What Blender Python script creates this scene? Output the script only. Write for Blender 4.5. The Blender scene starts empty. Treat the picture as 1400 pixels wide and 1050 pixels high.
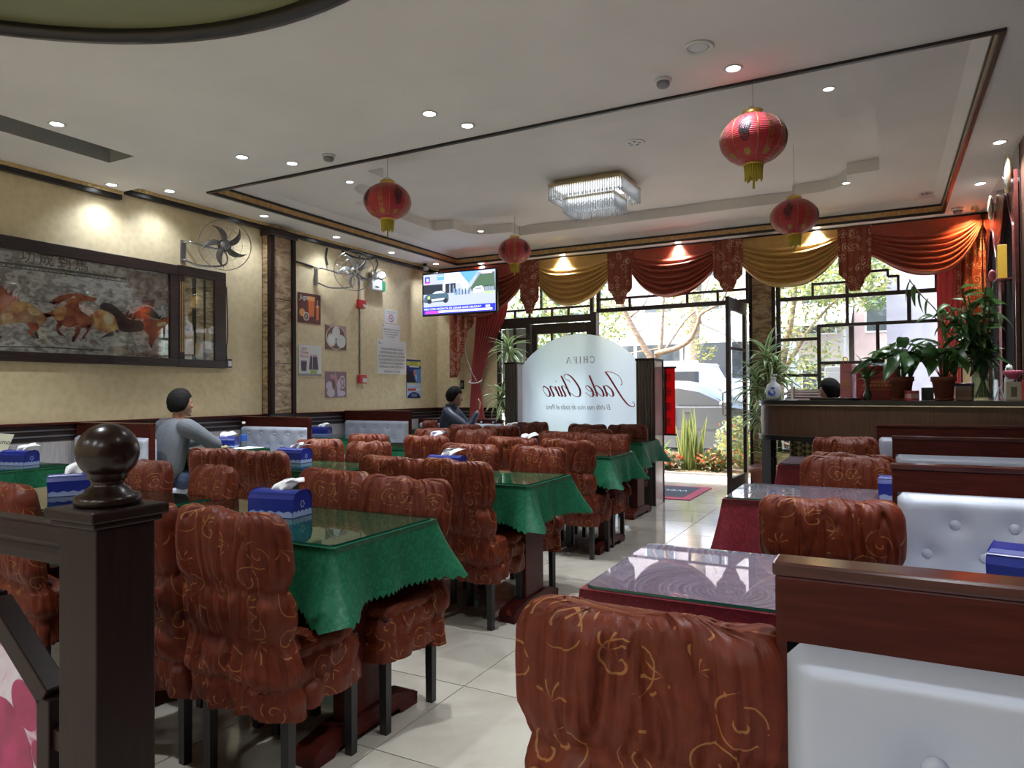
import bpy, bmesh, math, random
from math import pi, sin, cos, radians, hypot, exp, sqrt, atan2
from mathutils import Vector, Matrix, noise
from mathutils.geometry import tessellate_polygon
random.seed(7)
S = bpy.context.scene
COL = S.collection

# ---------------------------------------------------------------- camera
cd = bpy.data.cameras.new('camera')
cd.sensor_width = 36.0
cd.lens = 961.0 / 1400.0 * 36.0
cd.clip_start = 0.03
cd.clip_end = 400
cam = bpy.data.objects.new('camera', cd)
COL.objects.link(cam)
yaw, pit, rol = radians(27.9228), radians(0.67318), radians(-0.39543)
fw = Vector((-sin(yaw) * cos(pit), cos(yaw) * cos(pit), sin(pit)))
r0 = Vector((cos(yaw), sin(yaw), 0))
u0 = r0.cross(fw)
rv = r0 * cos(rol) + u0 * sin(rol)
uv_ = u0 * cos(rol) - r0 * sin(rol)
cam.matrix_world = Matrix(((rv.x, uv_.x, -fw.x, 0), (rv.y, uv_.y, -fw.y, 0), (rv.z, uv_.z, -fw.z, 1.26), (0, 0, 0, 1)))
S.camera = cam

# ---------------------------------------------------------------- world, sun, exposure
W = bpy.data.worlds.new('world')
S.world = W
W.use_nodes = True
wn = W.node_tree
sky = wn.nodes.new('ShaderNodeTexSky')
sky.sky_type = 'NISHITA'
sky.sun_disc = False
sky.sun_elevation = radians(52)
sky.sun_rotation = radians(250)
sky.air_density = 1.0
sky.dust_density = 4.0
sky.ozone_density = 1.0
wn.links.new(sky.outputs[0], wn.nodes['Background'].inputs[0])
wn.nodes['Background'].inputs[1].default_value = SKY_STRENGTH = 0.58
sd = bpy.data.lights.new('sun', 'SUN')
sd.energy = 2.3
sd.angle = radians(1.0)
sd.color = (1.0, 0.94, 0.84)
so = bpy.data.objects.new('sun', sd)
COL.objects.link(so)
so.rotation_euler = Vector((0.80, -0.06, -1.0)).to_track_quat('-Z', 'Y').to_euler()
LAMP_W = 18.0
S.view_settings.view_transform = 'Standard'
S.view_settings.look = 'None'
S.view_settings.gamma = 1.0
S.view_settings.use_curve_mapping = False
S.view_settings.exposure = 1.46

# ---------------------------------------------------------------- helpers
class MB:
    def __init__(s):
        s.v = []; s.f = []; s.m = []; s.s = []; s.uv = {}
    def add(s, vs, fs, mi=0, sm=False):
        b = len(s.v)
        s.v += [tuple(v) for v in vs]
        for f in fs:
            s.f.append([i + b for i in f]); s.m.append(mi); s.s.append(sm)
        return b
    def box(s, x0, x1, y0, y1, z0, z1, mi=0):
        s.add([(x0, y0, z0), (x1, y0, z0), (x1, y1, z0), (x0, y1, z0), (x0, y0, z1), (x1, y0, z1), (x1, y1, z1), (x0, y1, z1)],
              [(0, 3, 2, 1), (4, 5, 6, 7), (0, 1, 5, 4), (1, 2, 6, 5), (2, 3, 7, 6), (3, 0, 4, 7)], mi)
        return s
    def bar(s, a, b, w, h, mi=0, up=(0, 0, 1)):
        a = Vector(a); b = Vector(b); d = (b - a).normalized()
        x = d.cross(Vector(up))
        if x.length < 1e-4: x = d.cross(Vector((0, 1, 0)))
        x.normalize(); z = x.cross(d)
        vs = []
        for p in (a, b):
            for i, j in ((-1, -1), (1, -1), (1, 1), (-1, 1)):
                vs.append(p + x * (w / 2 * i) + z * (h / 2 * j))
        s.add(vs, [(0, 1, 2, 3), (7, 6, 5, 4), (0, 4, 5, 1), (1, 5, 6, 2), (2, 6, 7, 3), (3, 7, 4, 0)], mi)
        return s
    def tube(s, pts, r, n=8, mi=0, closed=False, sm=True):
        P = [Vector(p) for p in pts]; k = len(P)
        R = [r] * k if not isinstance(r, (list, tuple)) else r
        vs = []; nrm = None
        for i, p in enumerate(P):
            if closed: t = P[(i + 1) % k] - P[i - 1]
            else: t = P[min(i + 1, k - 1)] - P[max(i - 1, 0)]
            t.normalize()
            if nrm is None:
                nrm = t.cross(Vector((0, 0, 1)))
                if nrm.length < 1e-3: nrm = t.cross(Vector((1, 0, 0)))
            nrm = (nrm - t * nrm.dot(t)).normalized()
            b = t.cross(nrm)
            for j in range(n):
                a = 2 * pi * j / n
                vs.append(p + (nrm * cos(a) + b * sin(a)) * R[i])
        fs = []
        for i in range(k if closed else k - 1):
            for j in range(n):
                a, c = i * n, ((i + 1) % k) * n
                fs.append((a + j, a + (j + 1) % n, c + (j + 1) % n, c + j))
        if not closed:
            fs.append(tuple(range(n - 1, -1, -1))); fs.append(tuple(range((k - 1) * n, k * n)))
        s.add(vs, fs, mi, sm)
        return s
    def cyl(s, a, b, r0, r1=None, n=16, mi=0, sm=True):
        return s.tube([a, b], [r0, r0 if r1 is None else r1], n, mi, False, sm)
    def lathe(s, prof, c=(0, 0, 0), n=24, mi=0, sm=True, cap=True):
        vs = []; fs = []
        for r, z in prof:
            for j in range(n):
                a = 2 * pi * j / n
                vs.append((c[0] + r * cos(a), c[1] + r * sin(a), c[2] + z))
        for i in range(len(prof) - 1):
            for j in range(n):
                fs.append((i * n + j, i * n + (j + 1) % n, (i + 1) * n + (j + 1) % n, (i + 1) * n + j))
        if cap and prof[0][0] > 1e-5: fs.append(tuple(range(n - 1, -1, -1)))
        if cap and prof[-1][0] > 1e-5: fs.append(tuple(range((len(prof) - 1) * n, len(prof) * n)))
        s.add(vs, fs, mi, sm)
        return s
    def sph(s, c, r, n=16, m=10, mi=0):
        if not isinstance(r, (tuple, list)): r = (r, r, r)
        vs = []; fs = []
        for i in range(m + 1):
            t = pi * i / m
            for j in range(n):
                a = 2 * pi * j / n
                vs.append((c[0] + r[0] * sin(t) * cos(a), c[1] + r[1] * sin(t) * sin(a), c[2] - r[2] * cos(t)))
        for i in range(m):
            for j in range(n):
                fs.append((i * n + j, i * n + (j + 1) % n, (i + 1) * n + (j + 1) % n, (i + 1) * n + j))
        s.add(vs, fs, mi, True)
        return s
    def prism(s, poly, a0, a1, ax='z', mi=0, sm=False):
        f = {'z': lambda p, q: (p[0], p[1], q), 'y': lambda p, q: (p[0], q, p[1]), 'x': lambda p, q: (q, p[0], p[1])}[ax]
        n = len(poly)
        vs = [f(p, a0) for p in poly] + [f(p, a1) for p in poly]
        tri = tessellate_polygon([[Vector((p[0], p[1], 0)) for p in poly]])
        fs = [(t[0], t[1], t[2]) for t in tri] + [(t[2] + n, t[1] + n, t[0] + n) for t in tri]
        b = s.add(vs, fs, mi)
        s.add([], [], mi)
        for i in range(n):
            j = (i + 1) % n
            s.f.append([b + i, b + j, b + n + j, b + n + i]); s.m.append(mi); s.s.append(sm)
        return s
    def flat(s, polys, a, ax='x', mi=0):
        f = {'z': lambda p: (p[0], p[1], a), 'y': lambda p: (p[0], a, p[1]), 'x': lambda p: (a, p[0], p[1])}[ax]
        loops = polys if isinstance(polys[0][0], (tuple, list, Vector)) else [polys]
        vs = [f(p) for l in loops for p in l]
        tri = tessellate_polygon([[Vector((p[0], p[1], 0)) for p in l] for l in loops])
        s.add(vs, [tuple(t) for t in tri], mi)
        return s
    def grid(s, P, cu=False, cv=False, mi=0, sm=True, uv=None, flip=False):
        m = len(P); n = len(P[0]); fs = []
        for i in range(m if cv else m - 1):
            for j in range(n if cu else n - 1):
                i2 = (i + 1) % m; j2 = (j + 1) % n
                q = (i * n + j, i * n + j2, i2 * n + j2, i2 * n + j)
                fs.append(q[::-1] if flip else q)
        b = s.add([p for row in P for p in row], fs, mi, sm)
        if uv:
            k = b
            for row in uv:
                for w in row:
                    s.uv[k] = w; k += 1
        return s
    def mesh(s, name, mats):
        me = bpy.data.meshes.new(name)
        me.from_pydata(s.v, [], s.f)
        for m in (mats if isinstance(mats, (list, tuple)) else [mats]): me.materials.append(m)
        me.polygons.foreach_set('material_index', s.m)
        me.polygons.foreach_set('use_smooth', s.s)
        if s.uv:
            l = me.uv_layers.new(name='UVMap')
            li = [0] * len(me.loops); me.loops.foreach_get('vertex_index', li)
            fl = []
            for i in li: fl += s.uv.get(i, (0, 0))
            l.data.foreach_set('uv', fl)
        me.update()
        return me
    def obj(s, name, mats, parent=None, bevel=0, seg=2, loc=None, solid=0):
        o = bpy.data.objects.new(name, s.mesh(name, mats))
        COL.objects.link(o)
        if parent: o.parent = parent
        if loc: o.location = loc
        if solid:
            k = o.modifiers.new('s', 'SOLIDIFY'); k.thickness = solid; k.offset = 0
        if bevel:
            k = o.modifiers.new('b', 'BEVEL'); k.width = bevel; k.segments = seg; k.limit_method = 'ANGLE'; k.angle_limit = radians(40)
        return o

def tag(o, label, cat, group=None):
    o['label'] = label; o['category'] = cat
    if group: o['group'] = group
    return o
def thing(name, label, cat, loc=(0, 0, 0), rz=0, group=None):
    o = bpy.data.objects.new(name, None)
    o.empty_display_size = 0.1
    COL.objects.link(o)
    o.location = loc; o.rotation_euler = (0, 0, rz)
    return tag(o, label, cat, group)
def struct(o):
    o['kind'] = 'structure'
    return o
def stuff(o):
    o['kind'] = 'stuff'
    return o
def put(name, mesh, parent, loc=(0, 0, 0), rot=(0, 0, 0), sc=(1, 1, 1)):
    o = bpy.data.objects.new(name, mesh); COL.objects.link(o)
    o.parent = parent; o.location = loc; o.rotation_euler = rot; o.scale = sc
    return o
def dup(root, loc, rz, label, group=None):
    r = root.copy(); COL.objects.link(r); r.location = loc; r.rotation_euler = (0, 0, rz); r['label'] = label
    if group: r['group'] = group
    for ch in list(root.children):
        c = ch.copy(); COL.objects.link(c); c.parent = r
        for g in list(ch.children):
            d = g.copy(); COL.objects.link(d); d.parent = c
    return r
def smooth(pts, k=6, closed=False):
    P = [Vector(p) for p in pts]; n = len(P); out = []
    rng = n if closed else n - 1
    for i in range(rng):
        if closed: p0, p1, p2, p3 = P[i - 1], P[i], P[(i + 1) % n], P[(i + 2) % n]
        else: p0, p1, p2, p3 = P[max(i - 1, 0)], P[i], P[i + 1], P[min(i + 2, n - 1)]
        for j in range(k):
            t = j / k
            out.append(0.5 * ((2 * p1) + (p2 - p0) * t + (2 * p0 - 5 * p1 + 4 * p2 - p3) * t * t + (3 * p1 - p0 - 3 * p2 + p3) * t ** 3))
    if not closed: out.append(P[-1])
    return out
def lerp(a, b, t): return a + (b - a) * t
def tab(T, x):
    if x <= T[0][0]: return T[0][1:]
    for a, b in zip(T, T[1:]):
        if x <= b[0]:
            t = (x - a[0]) / (b[0] - a[0])
            return tuple(lerp(p, q, t) for p, q in zip(a[1:], b[1:]))
    return T[-1][1:]
def nz(x, y=0, z=0): return noise.noise(Vector((x, y, z)))

# ---------------------------------------------------------------- materials
class NT:
    def __init__(s, name):
        s.m = bpy.data.materials.new(name); s.m.use_nodes = True
        s.t = s.m.node_tree; s.b = s.t.nodes['Principled BSDF']; s.o = s.t.nodes['Material Output']
    def n(s, ty, ins=None, **kw):
        nd = s.t.nodes.new('ShaderNode' + ty)
        for k, v in kw.items(): setattr(nd, k, v)
        for k, v in (ins or {}).items():
            if isinstance(v, bpy.types.NodeSocket): s.t.links.new(v, nd.inputs[k])
            else: nd.inputs[k].default_value = v
        return nd
    def l(s, a, b): s.t.links.new(a, b)
    def set(s, **kw):
        for k, v in kw.items():
            i = s.b.inputs[k.replace('_', ' ')]
            if isinstance(v, bpy.types.NodeSocket): s.l(v, i)
            else: i.default_value = (*v, 1) if isinstance(v, tuple) and len(v) == 3 else v
        return s
    def math(s, op, a, b=0.0, c=None):
        nd = s.t.nodes.new('ShaderNodeMath'); nd.operation = op
        for i, v in enumerate((a, b) if c is None else (a, b, c)):
            if isinstance(v, bpy.types.NodeSocket): s.l(v, nd.inputs[i])
            else: nd.inputs[i].default_value = v
        return nd.outputs[0]
    def ramp(s, fac, stops, interp='LINEAR'):
        nd = s.t.nodes.new('ShaderNodeValToRGB'); nd.color_ramp.interpolation = interp
        e = nd.color_ramp.elements
        while len(e) < len(stops): e.new(0.5)
        for i, (p, c) in enumerate(stops):
            e[i].position = p; e[i].color = (*c, 1) if len(c) == 3 else c
        s.l(fac, nd.inputs[0])
        return nd.outputs[0]
    def mix(s, fac, a, b, bt='MIX'):
        nd = s.t.nodes.new('ShaderNodeMix'); nd.data_type = 'RGBA'; nd.blend_type = bt
        for i, v in ((0, fac), (6, a), (7, b)):
            if isinstance(v, bpy.types.NodeSocket): s.l(v, nd.inputs[i])
            else: nd.inputs[i].default_value = (*v, 1) if isinstance(v, tuple) and len(v) == 3 else v
        return nd.outputs[2]
    def co(s, which='Object', sc=None):
        tc = s.n('TexCoord')
        if sc is None: return tc.outputs[which]
        return s.n('Mapping', {'Vector': tc.outputs[which], 'Scale': sc}).outputs[0]
    def noise(s, vec, scale, detail=3, rough=0.5, dist=0):
        return s.n('TexNoise', {'Vector': vec, 'Scale': scale, 'Detail': detail, 'Roughness': rough, 'Distortion': dist}).outputs[0]
    def bump(s, h, st=0.3, d=0.01):
        s.l(s.n('Bump', {'Height': h, 'Strength': st, 'Distance': d}).outputs[0], s.b.inputs['Normal'])
        return s
def mat(name, col, rough=0.5, metal=0.0, **kw):
    return NT(name).set(Base_Color=tuple(col), Roughness=rough, Metallic=metal, **kw).m
def noisy(name, c1, c2, scale, rough=0.5, stretch=(1, 1, 1), bump=0, detail=4, metal=0, lo=0.35, hi=0.65, **kw):
    t = NT(name)
    f = t.noise(t.co('Object', stretch), scale, detail)
    t.set(Base_Color=t.ramp(f, [(lo, c1), (hi, c2)]), Roughness=rough, Metallic=metal, **kw)
    if bump: t.bump(f, bump)
    return t.m
def emit(name, col, st):
    return NT(name).set(Base_Color=(0, 0, 0), Emission_Color=tuple(col), Emission_Strength=st, Roughness=0.4).m
def thin_glass(name, tint=(0.93, 0.97, 0.95), ior=1.5, rough=0.0, extra=0.0):
    t = NT(name)
    bf = t.n('NewGeometry').outputs['Backfacing']
    fr = t.n('Fresnel', {'IOR': t.math('ADD', ior, t.math('MULTIPLY', bf, 1.0 / ior - ior))}).outputs[0]
    if extra: fr = t.math('ADD', fr, extra)
    tr = t.n('BsdfTransparent', {'Color': (*tint, 1)})
    gl = t.n('BsdfGlossy', {'Color': (1, 1, 1, 1), 'Roughness': rough})
    mx = t.n('MixShader', {0: fr, 1: tr.outputs[0], 2: gl.outputs[0]})
    t.l(mx.outputs[0], t.o.inputs[0])
    return t.m

M = {}
M['ceiling'] = noisy('ceiling_paint', (0.77, 0.735, 0.70), (0.82, 0.785, 0.75), 1.5, 0.75)
M['gold_rope'] = mat('bright_gold_rope', (0.68, 0.50, 0.24), 0.4, 0.2)
M['ceiling_gap'] = mat('slot_dark', (0.06, 0.06, 0.06), 0.8)
M['dome'] = mat('dome_green_paint', (0.24, 0.255, 0.15), 0.5)
M['dark_trim'] = noisy('dark_walnut_trim', (0.018, 0.011, 0.010), (0.035, 0.020, 0.016), 6, 0.32, (1, 1, 12))
M['black_trim'] = mat('black_brown_trim', (0.014, 0.011, 0.012), 0.3)
M['gold_trim'] = noisy('aged_gold_trim', (0.42, 0.25, 0.09), (0.60, 0.38, 0.16), 25, 0.4, metal=0.2)
M['wood_red'] = noisy('reddish_mahogany', (0.050, 0.0085, 0.0065), (0.076, 0.014, 0.010), 5, 0.36, (1.5, 1.5, 14), detail=6, Specular_IOR_Level=0.15)
M['wood_dark'] = noisy('dark_mahogany', (0.011, 0.0045, 0.0038), (0.019, 0.007, 0.0055), 5, 0.42, (14, 14, 1.2), detail=6, Specular_IOR_Level=0.28)
M['wood_panel'] = noisy('brown_veneer', (0.060, 0.028, 0.019), (0.095, 0.046, 0.030), 4, 0.35, (16, 16, 1), detail=6)
M['wood_top'] = noisy('glossy_mahogany', (0.050, 0.012, 0.009), (0.080, 0.020, 0.014), 5, 0.16, (1.2, 14, 14), detail=6)
M['black'] = mat('black_lacquer', (0.010, 0.010, 0.012), 0.3)
M['black_metal'] = mat('black_powder_coat', (0.012, 0.012, 0.014), 0.38)
M['chrome'] = mat('chrome', (0.62, 0.62, 0.63), 0.18, 1.0)
M['steel'] = mat('brushed_steel', (0.38, 0.38, 0.39), 0.35, 1.0)
M['white'] = mat('white_plastic', (0.72, 0.72, 0.72), 0.4)
M['white_paper'] = mat('white_paper', (0.80, 0.80, 0.80), 0.7)
M['grey'] = mat('grey_plastic', (0.25, 0.25, 0.26), 0.5)
M['glass'] = thin_glass('window_glass', (0.95, 0.98, 0.97))
M['gold'] = mat('gold_foil', (0.75, 0.50, 0.13), 0.3, 0.8)
M['red_print'] = mat('red_print', (0.55, 0.02, 0.02), 0.5)
M['black_print'] = mat('black_print', (0.012, 0.012, 0.012), 0.5)
M['rubber'] = mat('black_rubber', (0.015, 0.015, 0.016), 0.7)

def wallpaper():
    t = NT('yellow_damask_wallpaper')
    v = t.co('Object')
    f = t.noise(v, 9, 5, 0.65, 0.6)
    g = t.n('TexVoronoi', {'Vector': v, 'Scale': 16.0}).outputs[0]
    k = t.math('ADD', t.math('MULTIPLY', f, 0.7), t.math('MULTIPLY', g, 0.35))
    c = t.ramp(k, [(0.33, (0.62, 0.495, 0.27)), (0.64, (0.73, 0.605, 0.36))])
    d = t.noise(v, 1.1, 2)
    t.set(Base_Color=t.mix(t.math('MULTIPLY', d, 0.35), c, (0.74, 0.64, 0.43)), Roughness=0.6)
    return t.bump(k, 0.12, 0.004).m
M['wallpaper'] = wallpaper()
M['wainscot'] = noisy('grey_wainscot', (0.34, 0.32, 0.31), (0.44, 0.41, 0.40), 4, 0.45, (1, 20, 1))

def floor_mat():
    t = NT('polished_beige_tile')
    oi = t.n('ObjectInfo').outputs['Random']
    v = t.co('Object')
    f = t.noise(t.n('VectorMath', {0: v, 1: (3.1, 1.7, 0)}, operation='ADD').outputs[0], 2.2, 6, 0.6, 1.2)
    c = t.ramp(f, [(0.3, (0.36, 0.325, 0.27)), (0.7, (0.50, 0.465, 0.40))])
    c2 = t.mix(t.math('MULTIPLY', oi, 0.25), c, (0.40, 0.37, 0.32))
    t.set(Base_Color=c2, Roughness=t.math('ADD', t.math('MULTIPLY', f, 0.07), 0.055))
    return t.m
M['tile'] = floor_mat()
M['grout'] = mat('floor_grout', (0.20, 0.18, 0.15), 0.8)
# ---------------------------------------------------------------- room shell
XW, XR, YW, YB = -6.47, 1.00, 9.60, -3.8
ZL, ZC, ZT, ZR = 3.20, 3.27, 3.42, 3.54
def rect(x0, x1, y0, y1): return [(x0, y0), (x1, y0), (x1, y1), (x0, y1)]

# floor: grout bed, single tiles where they can be told apart, the rest joined
fl = struct(MB().box(XW, XR, YB, YW + 0.12, -0.12, -0.004).obj('floor', M['grout']))
TS = 0.60
tm = MB().box(0.0025, TS - 0.0025, 0.0025, TS - 0.0025, -0.004, 0.0)
tile_me = tm.mesh('floor_tile', M['tile'])
rest = MB()
nt = 0
for i in range(-2, 13):
    for j in range(-5, 17):
        x = XR - TS * (i + 0.35) - TS; y = 0.18 + TS * j
        x0, x1, y0, y1 = max(x, XW), min(x + TS, XR), max(y, YB), min(y + TS, YW + 0.12)
        if x1 - x0 < 0.01 or y1 - y0 < 0.01: continue
        whole = x1 - x0 > TS - 1e-4 and y1 - y0 > TS - 1e-4
        if whole and 0 <= j <= 15 and x > -5.3 and x + TS < 1.0 and (x < -0.2 or j < 4):
            put('floor_tile', tile_me, fl, (x, y, 0)); nt += 1
        else:
            rest.box(x0 + 0.0025, x1 - 0.0025, y0 + 0.0025, y1 - 0.0025, -0.004, 0.0)
stuff(rest.obj('outer_floor_tiles', M['tile'], fl))

# walls
struct(MB().box(XW - 0.15, XW, YB, YW + 0.15, 0, 3.75).obj('wall_left', M['wallpaper']))
struct(MB().box(XW - 0.15, XR + 0.15, YB - 0.15, YB, 0, 3.75).obj('wall_back', M['wallpaper']))
def mirror_mat():
    t = NT('dark_mirror')
    t.set(Base_Color=(0.42, 0.39, 0.38), Roughness=0.03, Metallic=1.0)
    return t.m
M['mirror'] = mirror_mat()
struct(MB().box(XR, XR + 0.15, YB, YW + 0.15, 0, 3.75).obj('wall_right', M['wood_panel']))
wf = MB()
wf.box(XW, -5.36, YW, YW + 0.15, 0, 3.75)
wf.box(-5.36, XR, YW, YW + 0.15, 3.22, 3.75)
wf.box(-1.53, -1.25, YW, YW + 0.15, 0, 3.22)
wf.box(0.80, XR, YW, YW + 0.15, 0, 3.22)
wf.box(-1.25, 0.80, YW, YW + 0.15, 0, 0.45)
struct(wf.obj('wall_front', M['wallpaper']))

# wainscot and dado on left + front corner
wl = struct(MB().box(XW, XW + 0.02, YB, YW, 0.06, 0.86).obj('trim_1', M['wainscot']))
for k in range(24):
    y = YB + 0.02 + k * 0.51
    if y > 1.5: MB().box(XW + 0.02, XW + 0.026, y, min(y + 0.49, YW), 0.10, 0.85).obj('wainscot_panel', M['wainscot'], wl, 0.003)
d = struct(MB().box(XW, XW + 0.025, YB, YW, 0.86, 1.00).obj('trim_2', M['dark_trim']))
MB().box(XW, XW + 0.045, YB, YW, 1.0, 1.022).obj('dado_cap', M['wood_red'], d, 0.004)
for z in (0.905, 0.955): MB().box(XW + 0.025, XW + 0.034, YB, YW, z - 0.006, z + 0.006).obj('dado_bead', M['steel'], d)
d = struct(MB().box(XW + 0.045, -5.36, YW - 0.025, YW, 0.86, 1.0).obj('trim_3', M['dark_trim']))
MB().box(XW + 0.045, -5.36, YW - 0.045, YW, 1.0, 1.022).obj('dado_cap', M['wood_red'], d, 0.004)
for z in (0.905, 0.955): MB().box(XW + 0.045, -5.36, YW - 0.034, YW - 0.025, z - 0.006, z + 0.006).obj('dado_bead', M['steel'], d)
struct(MB().box(XW + 0.02, -5.36, YW - 0.02, YW, 0.06, 0.86).obj('trim_4', M['wainscot']))
struct(MB().box(XW, XW + 0.03, YB, YW, 0, 0.09).obj('baseboard_left', M['dark_trim']))

# ceiling: lower slab with dome and air slot, main plate with tray, tray plate with ornament recess
cb = MB()
DC = (-2.60, 0.53); DR = 2.10
circ = [(DC[0] + DR * cos(2 * pi * i / 96), DC[1] + DR * sin(2 * pi * i / 96)) for i in range(96)]
slot = rect(-5.70, -5.37, 1.2, 3.60)
YS = 4.18
cb.flat([rect(XW, XR, YB, YS), circ, slot], ZL, 'z')
cb.add([(XW, YS, ZL), (XR, YS, ZL), (XR, YS, ZC), (XW, YS, ZC)], [(0, 1, 2, 3)])
tray = rect(-5.90, 0.60, 4.75, 9.30)
cb.flat([rect(XW, XR, YS, YW), tray], ZC, 'z')
# ornament outline (symmetric about cx, cy)
cx, cy = -2.65, 6.98
q = [(2.63, 0.80), (2.34, 0.82), (2.34, 1.02)]
for i in range(7):
    a = pi / 2 * i / 6
    q.append((2.34 - 0.36 * (1 - cos(a)) * 1.0, 1.02 + 0.33 * sin(a)))
q += [(1.77, 1.37), (1.77, 1.62)]
orn = [(cx + a, cy + b) for a, b in q] + [(cx - a, cy + b) for a, b in q[::-1]] + [(cx - a, cy - b) for a, b in q] + [(cx + a, cy - b) for a, b in q[::-1]]
tin = rect(-5.80, 0.50, 4.85, 9.20)
cb.flat([tin, orn], ZT, 'z')
cb.flat([orn], ZR, 'z')
n = len(orn)
cb.add([(p[0], p[1], ZT) for p in orn] + [(p[0], p[1], ZR) for p in orn], [(i, (i + 1) % n, n + (i + 1) % n, n + i) for i in range(n)])
# tray cove (sloping grey band between gold trim and tray plate)
t1 = rect(-5.90, 0.60, 4.75, 9.30)
cb.add([(p[0], p[1], ZC + 0.085) for p in t1] + [(p[0], p[1], ZT) for p in tin], [(i, (i + 1) % 4, 4 + (i + 1) % 4, 4 + i) for i in range(4)])
cb.box(XW - 0.15, XR + 0.15, YB - 0.15, YW + 0.15, 3.75, 3.95)  # unseen roof slab added above the ceiling to block light
struct(cb.obj('ceiling', M['ceiling']))
# dome
db = MB()
prof = [(DR, ZL), (DR + 0.01, ZL + 0.05), (DR - 0.06, ZL + 0.12), (DR - 0.3, ZL + 0.18), (1.0, ZL + 0.24), (0.3, ZL + 0.25), (0.0001, ZL + 0.25)]
db.lathe(prof, (DC[0], DC[1], 0), 64, cap=False)
dm = struct(db.obj('trim_5', M['dome']))
rb = MB(); rb.lathe([(DR + 0.05, ZL - 0.001), (DR + 0.045, ZL - 0.02), (DR + 0.0, ZL - 0.025), (DR - 0.03, ZL - 0.006), (DR - 0.03, ZL + 0.03), (DR + 0.01, ZL + 0.03)], (DC[0], DC[1], 0), 96, cap=False)
rb.obj('dome_ring', M['black_trim'], dm)
# air slot
sb = MB()
for a, b in zip(slot, slot[1:] + slot[:1]):
    sb.add([(a[0], a[1], ZL), (b[0], b[1], ZL), (b[0], b[1], ZL + 0.22), (a[0], a[1], ZL + 0.22)], [(0, 1, 2, 3)])
sb.box(-5.70, -5.37, 1.2, 3.6, ZL + 0.22, ZL + 0.24)
so_ = struct(sb.obj('trim_6', mat('slot_grey_paint', (0.36, 0.36, 0.34), 0.8)))
MB().box(-5.56, -5.37, 1.2, 3.46, ZL + 0.09, ZL + 0.2).obj('slot_louvre', M['ceiling_gap'], so_)
# tray trims: dark lip, gold band, dark line
tb = MB()
def ring(mb, r, z0, z1, w, mi):
    (x0, y0), (x1, y1) = r[0], r[2]
    mb.box(x0 - w, x1 + w, y0 - w, y0, z0, z1, mi); mb.box(x0 - w, x1 + w, y1, y1 + w, z0, z1, mi)
    mb.box(x0 - w, x0, y0, y1, z0, z1, mi); mb.box(x1, x1 + w, y0, y1, z0, z1, mi)
ring(tb, rect(-5.89, 0.59, 4.76, 9.29), ZC - 0.018, ZC + 0.012, 0.035, 0)
tt = struct(tb.obj('trim_7', M['black_trim'], None, 0.004))
tb = MB(); ring(tb, rect(-5.895, 0.595, 4.755, 9.295), ZC + 0.012, ZC + 0.066, 0.012, 0); tb.obj('gold_band', M['gold_trim'], tt)
tb = MB(); ring(tb, rect(-5.885, 0.585, 4.765, 9.285), ZC + 0.066, ZC + 0.088, 0.02, 0); tb.obj('dark_band', M['black_trim'], tt)
# cornice along left wall (two levels) and front wall
def cornice(name, y0, y1, z):
    o = struct(MB().box(XW, XW + 0.055, y0, y1, z - 0.075, z).obj(name, M['black_trim'], None, 0.004))
    rope = MB()
    k = int((y1 - y0) / 0.045)
    rope.box(XW + 0.055, XW + 0.075, y0, y1, z - 0.03, z)
    for i in range(k):
        y = y0 + (i + 0.5) * (y1 - y0) / k
        rope.sph((XW + 0.075, y, z - 0.016), (0.012, 0.02, 0.013), 6, 4)
    stuff(rope.obj('gold_rope_bead', M['gold_rope'], o))
cornice('trim_8', YB, YS, ZL)
cornice('trim_9', YS, YW, ZC)
struct(MB().box(XW + 0.055, XR, YW - 0.05, YW, ZC - 0.06, ZC).obj('trim_10', M['black_trim'], None, 0.004))

# pilaster on left wall with dark posts and landscape panels
def strata(name, c1, c2, c3, sc):
    t = NT(name)
    v = t.co('Object', (1, 1, 3.2))
    f = t.noise(v, sc, 8, 0.7, 1.6)
    g = t.noise(t.co('Object', (6, 6, 30)), 3, 4, 0.6)
    k = t.math('ADD', t.math('MULTIPLY', f, 0.8), t.math('MULTIPLY', g, 0.2))
    t.set(Base_Color=t.ramp(k, [(0.32, c1), (0.45, c2), (0.56, c3), (0.66, c2), (0.76, (0.62, 0.50, 0.30))]), Roughness=0.35)
    return t.m
M['landscape'] = strata('landscape_print', (0.035, 0.028, 0.02), (0.22, 0.13, 0.06), (0.50, 0.36, 0.21), 3.0)
M['landscape2'] = strata('landscape_print_pale', (0.05, 0.045, 0.04), (0.30, 0.19, 0.10), (0.58, 0.46, 0.30), 3.0)
pil = struct(MB().box(XW, XW + 0.13, 5.93, 6.30, 0.0, ZC - 0.075).obj('trim_11', M['dark_trim']))
for y in (5.915, 6.255): MB().box(XW + 0.10, XW + 0.165, y, y + 0.06, 1.02, ZC - 0.08).obj('pilaster_post', M['wood_dark'], pil, 0.006)
for a, b in ((1.03, 1.62), (1.63, 2.38), (2.39, 3.17)): MB().box(XW + 0.13, XW + 0.137, 5.975, 6.255, a, b).obj('landscape_panel', M['landscape2'], pil)
MB().box(XW + 0.02, XW + 0.10, 5.92, 5.93, 1.03, 3.17).obj('landscape_side_panel', M['landscape'], pil)
MB().box(XW, XW + 0.18, 5.90, 6.33, 3.12, ZC - 0.072).obj('pilaster_capital', M['dark_trim'], pil, 0.008)
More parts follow.
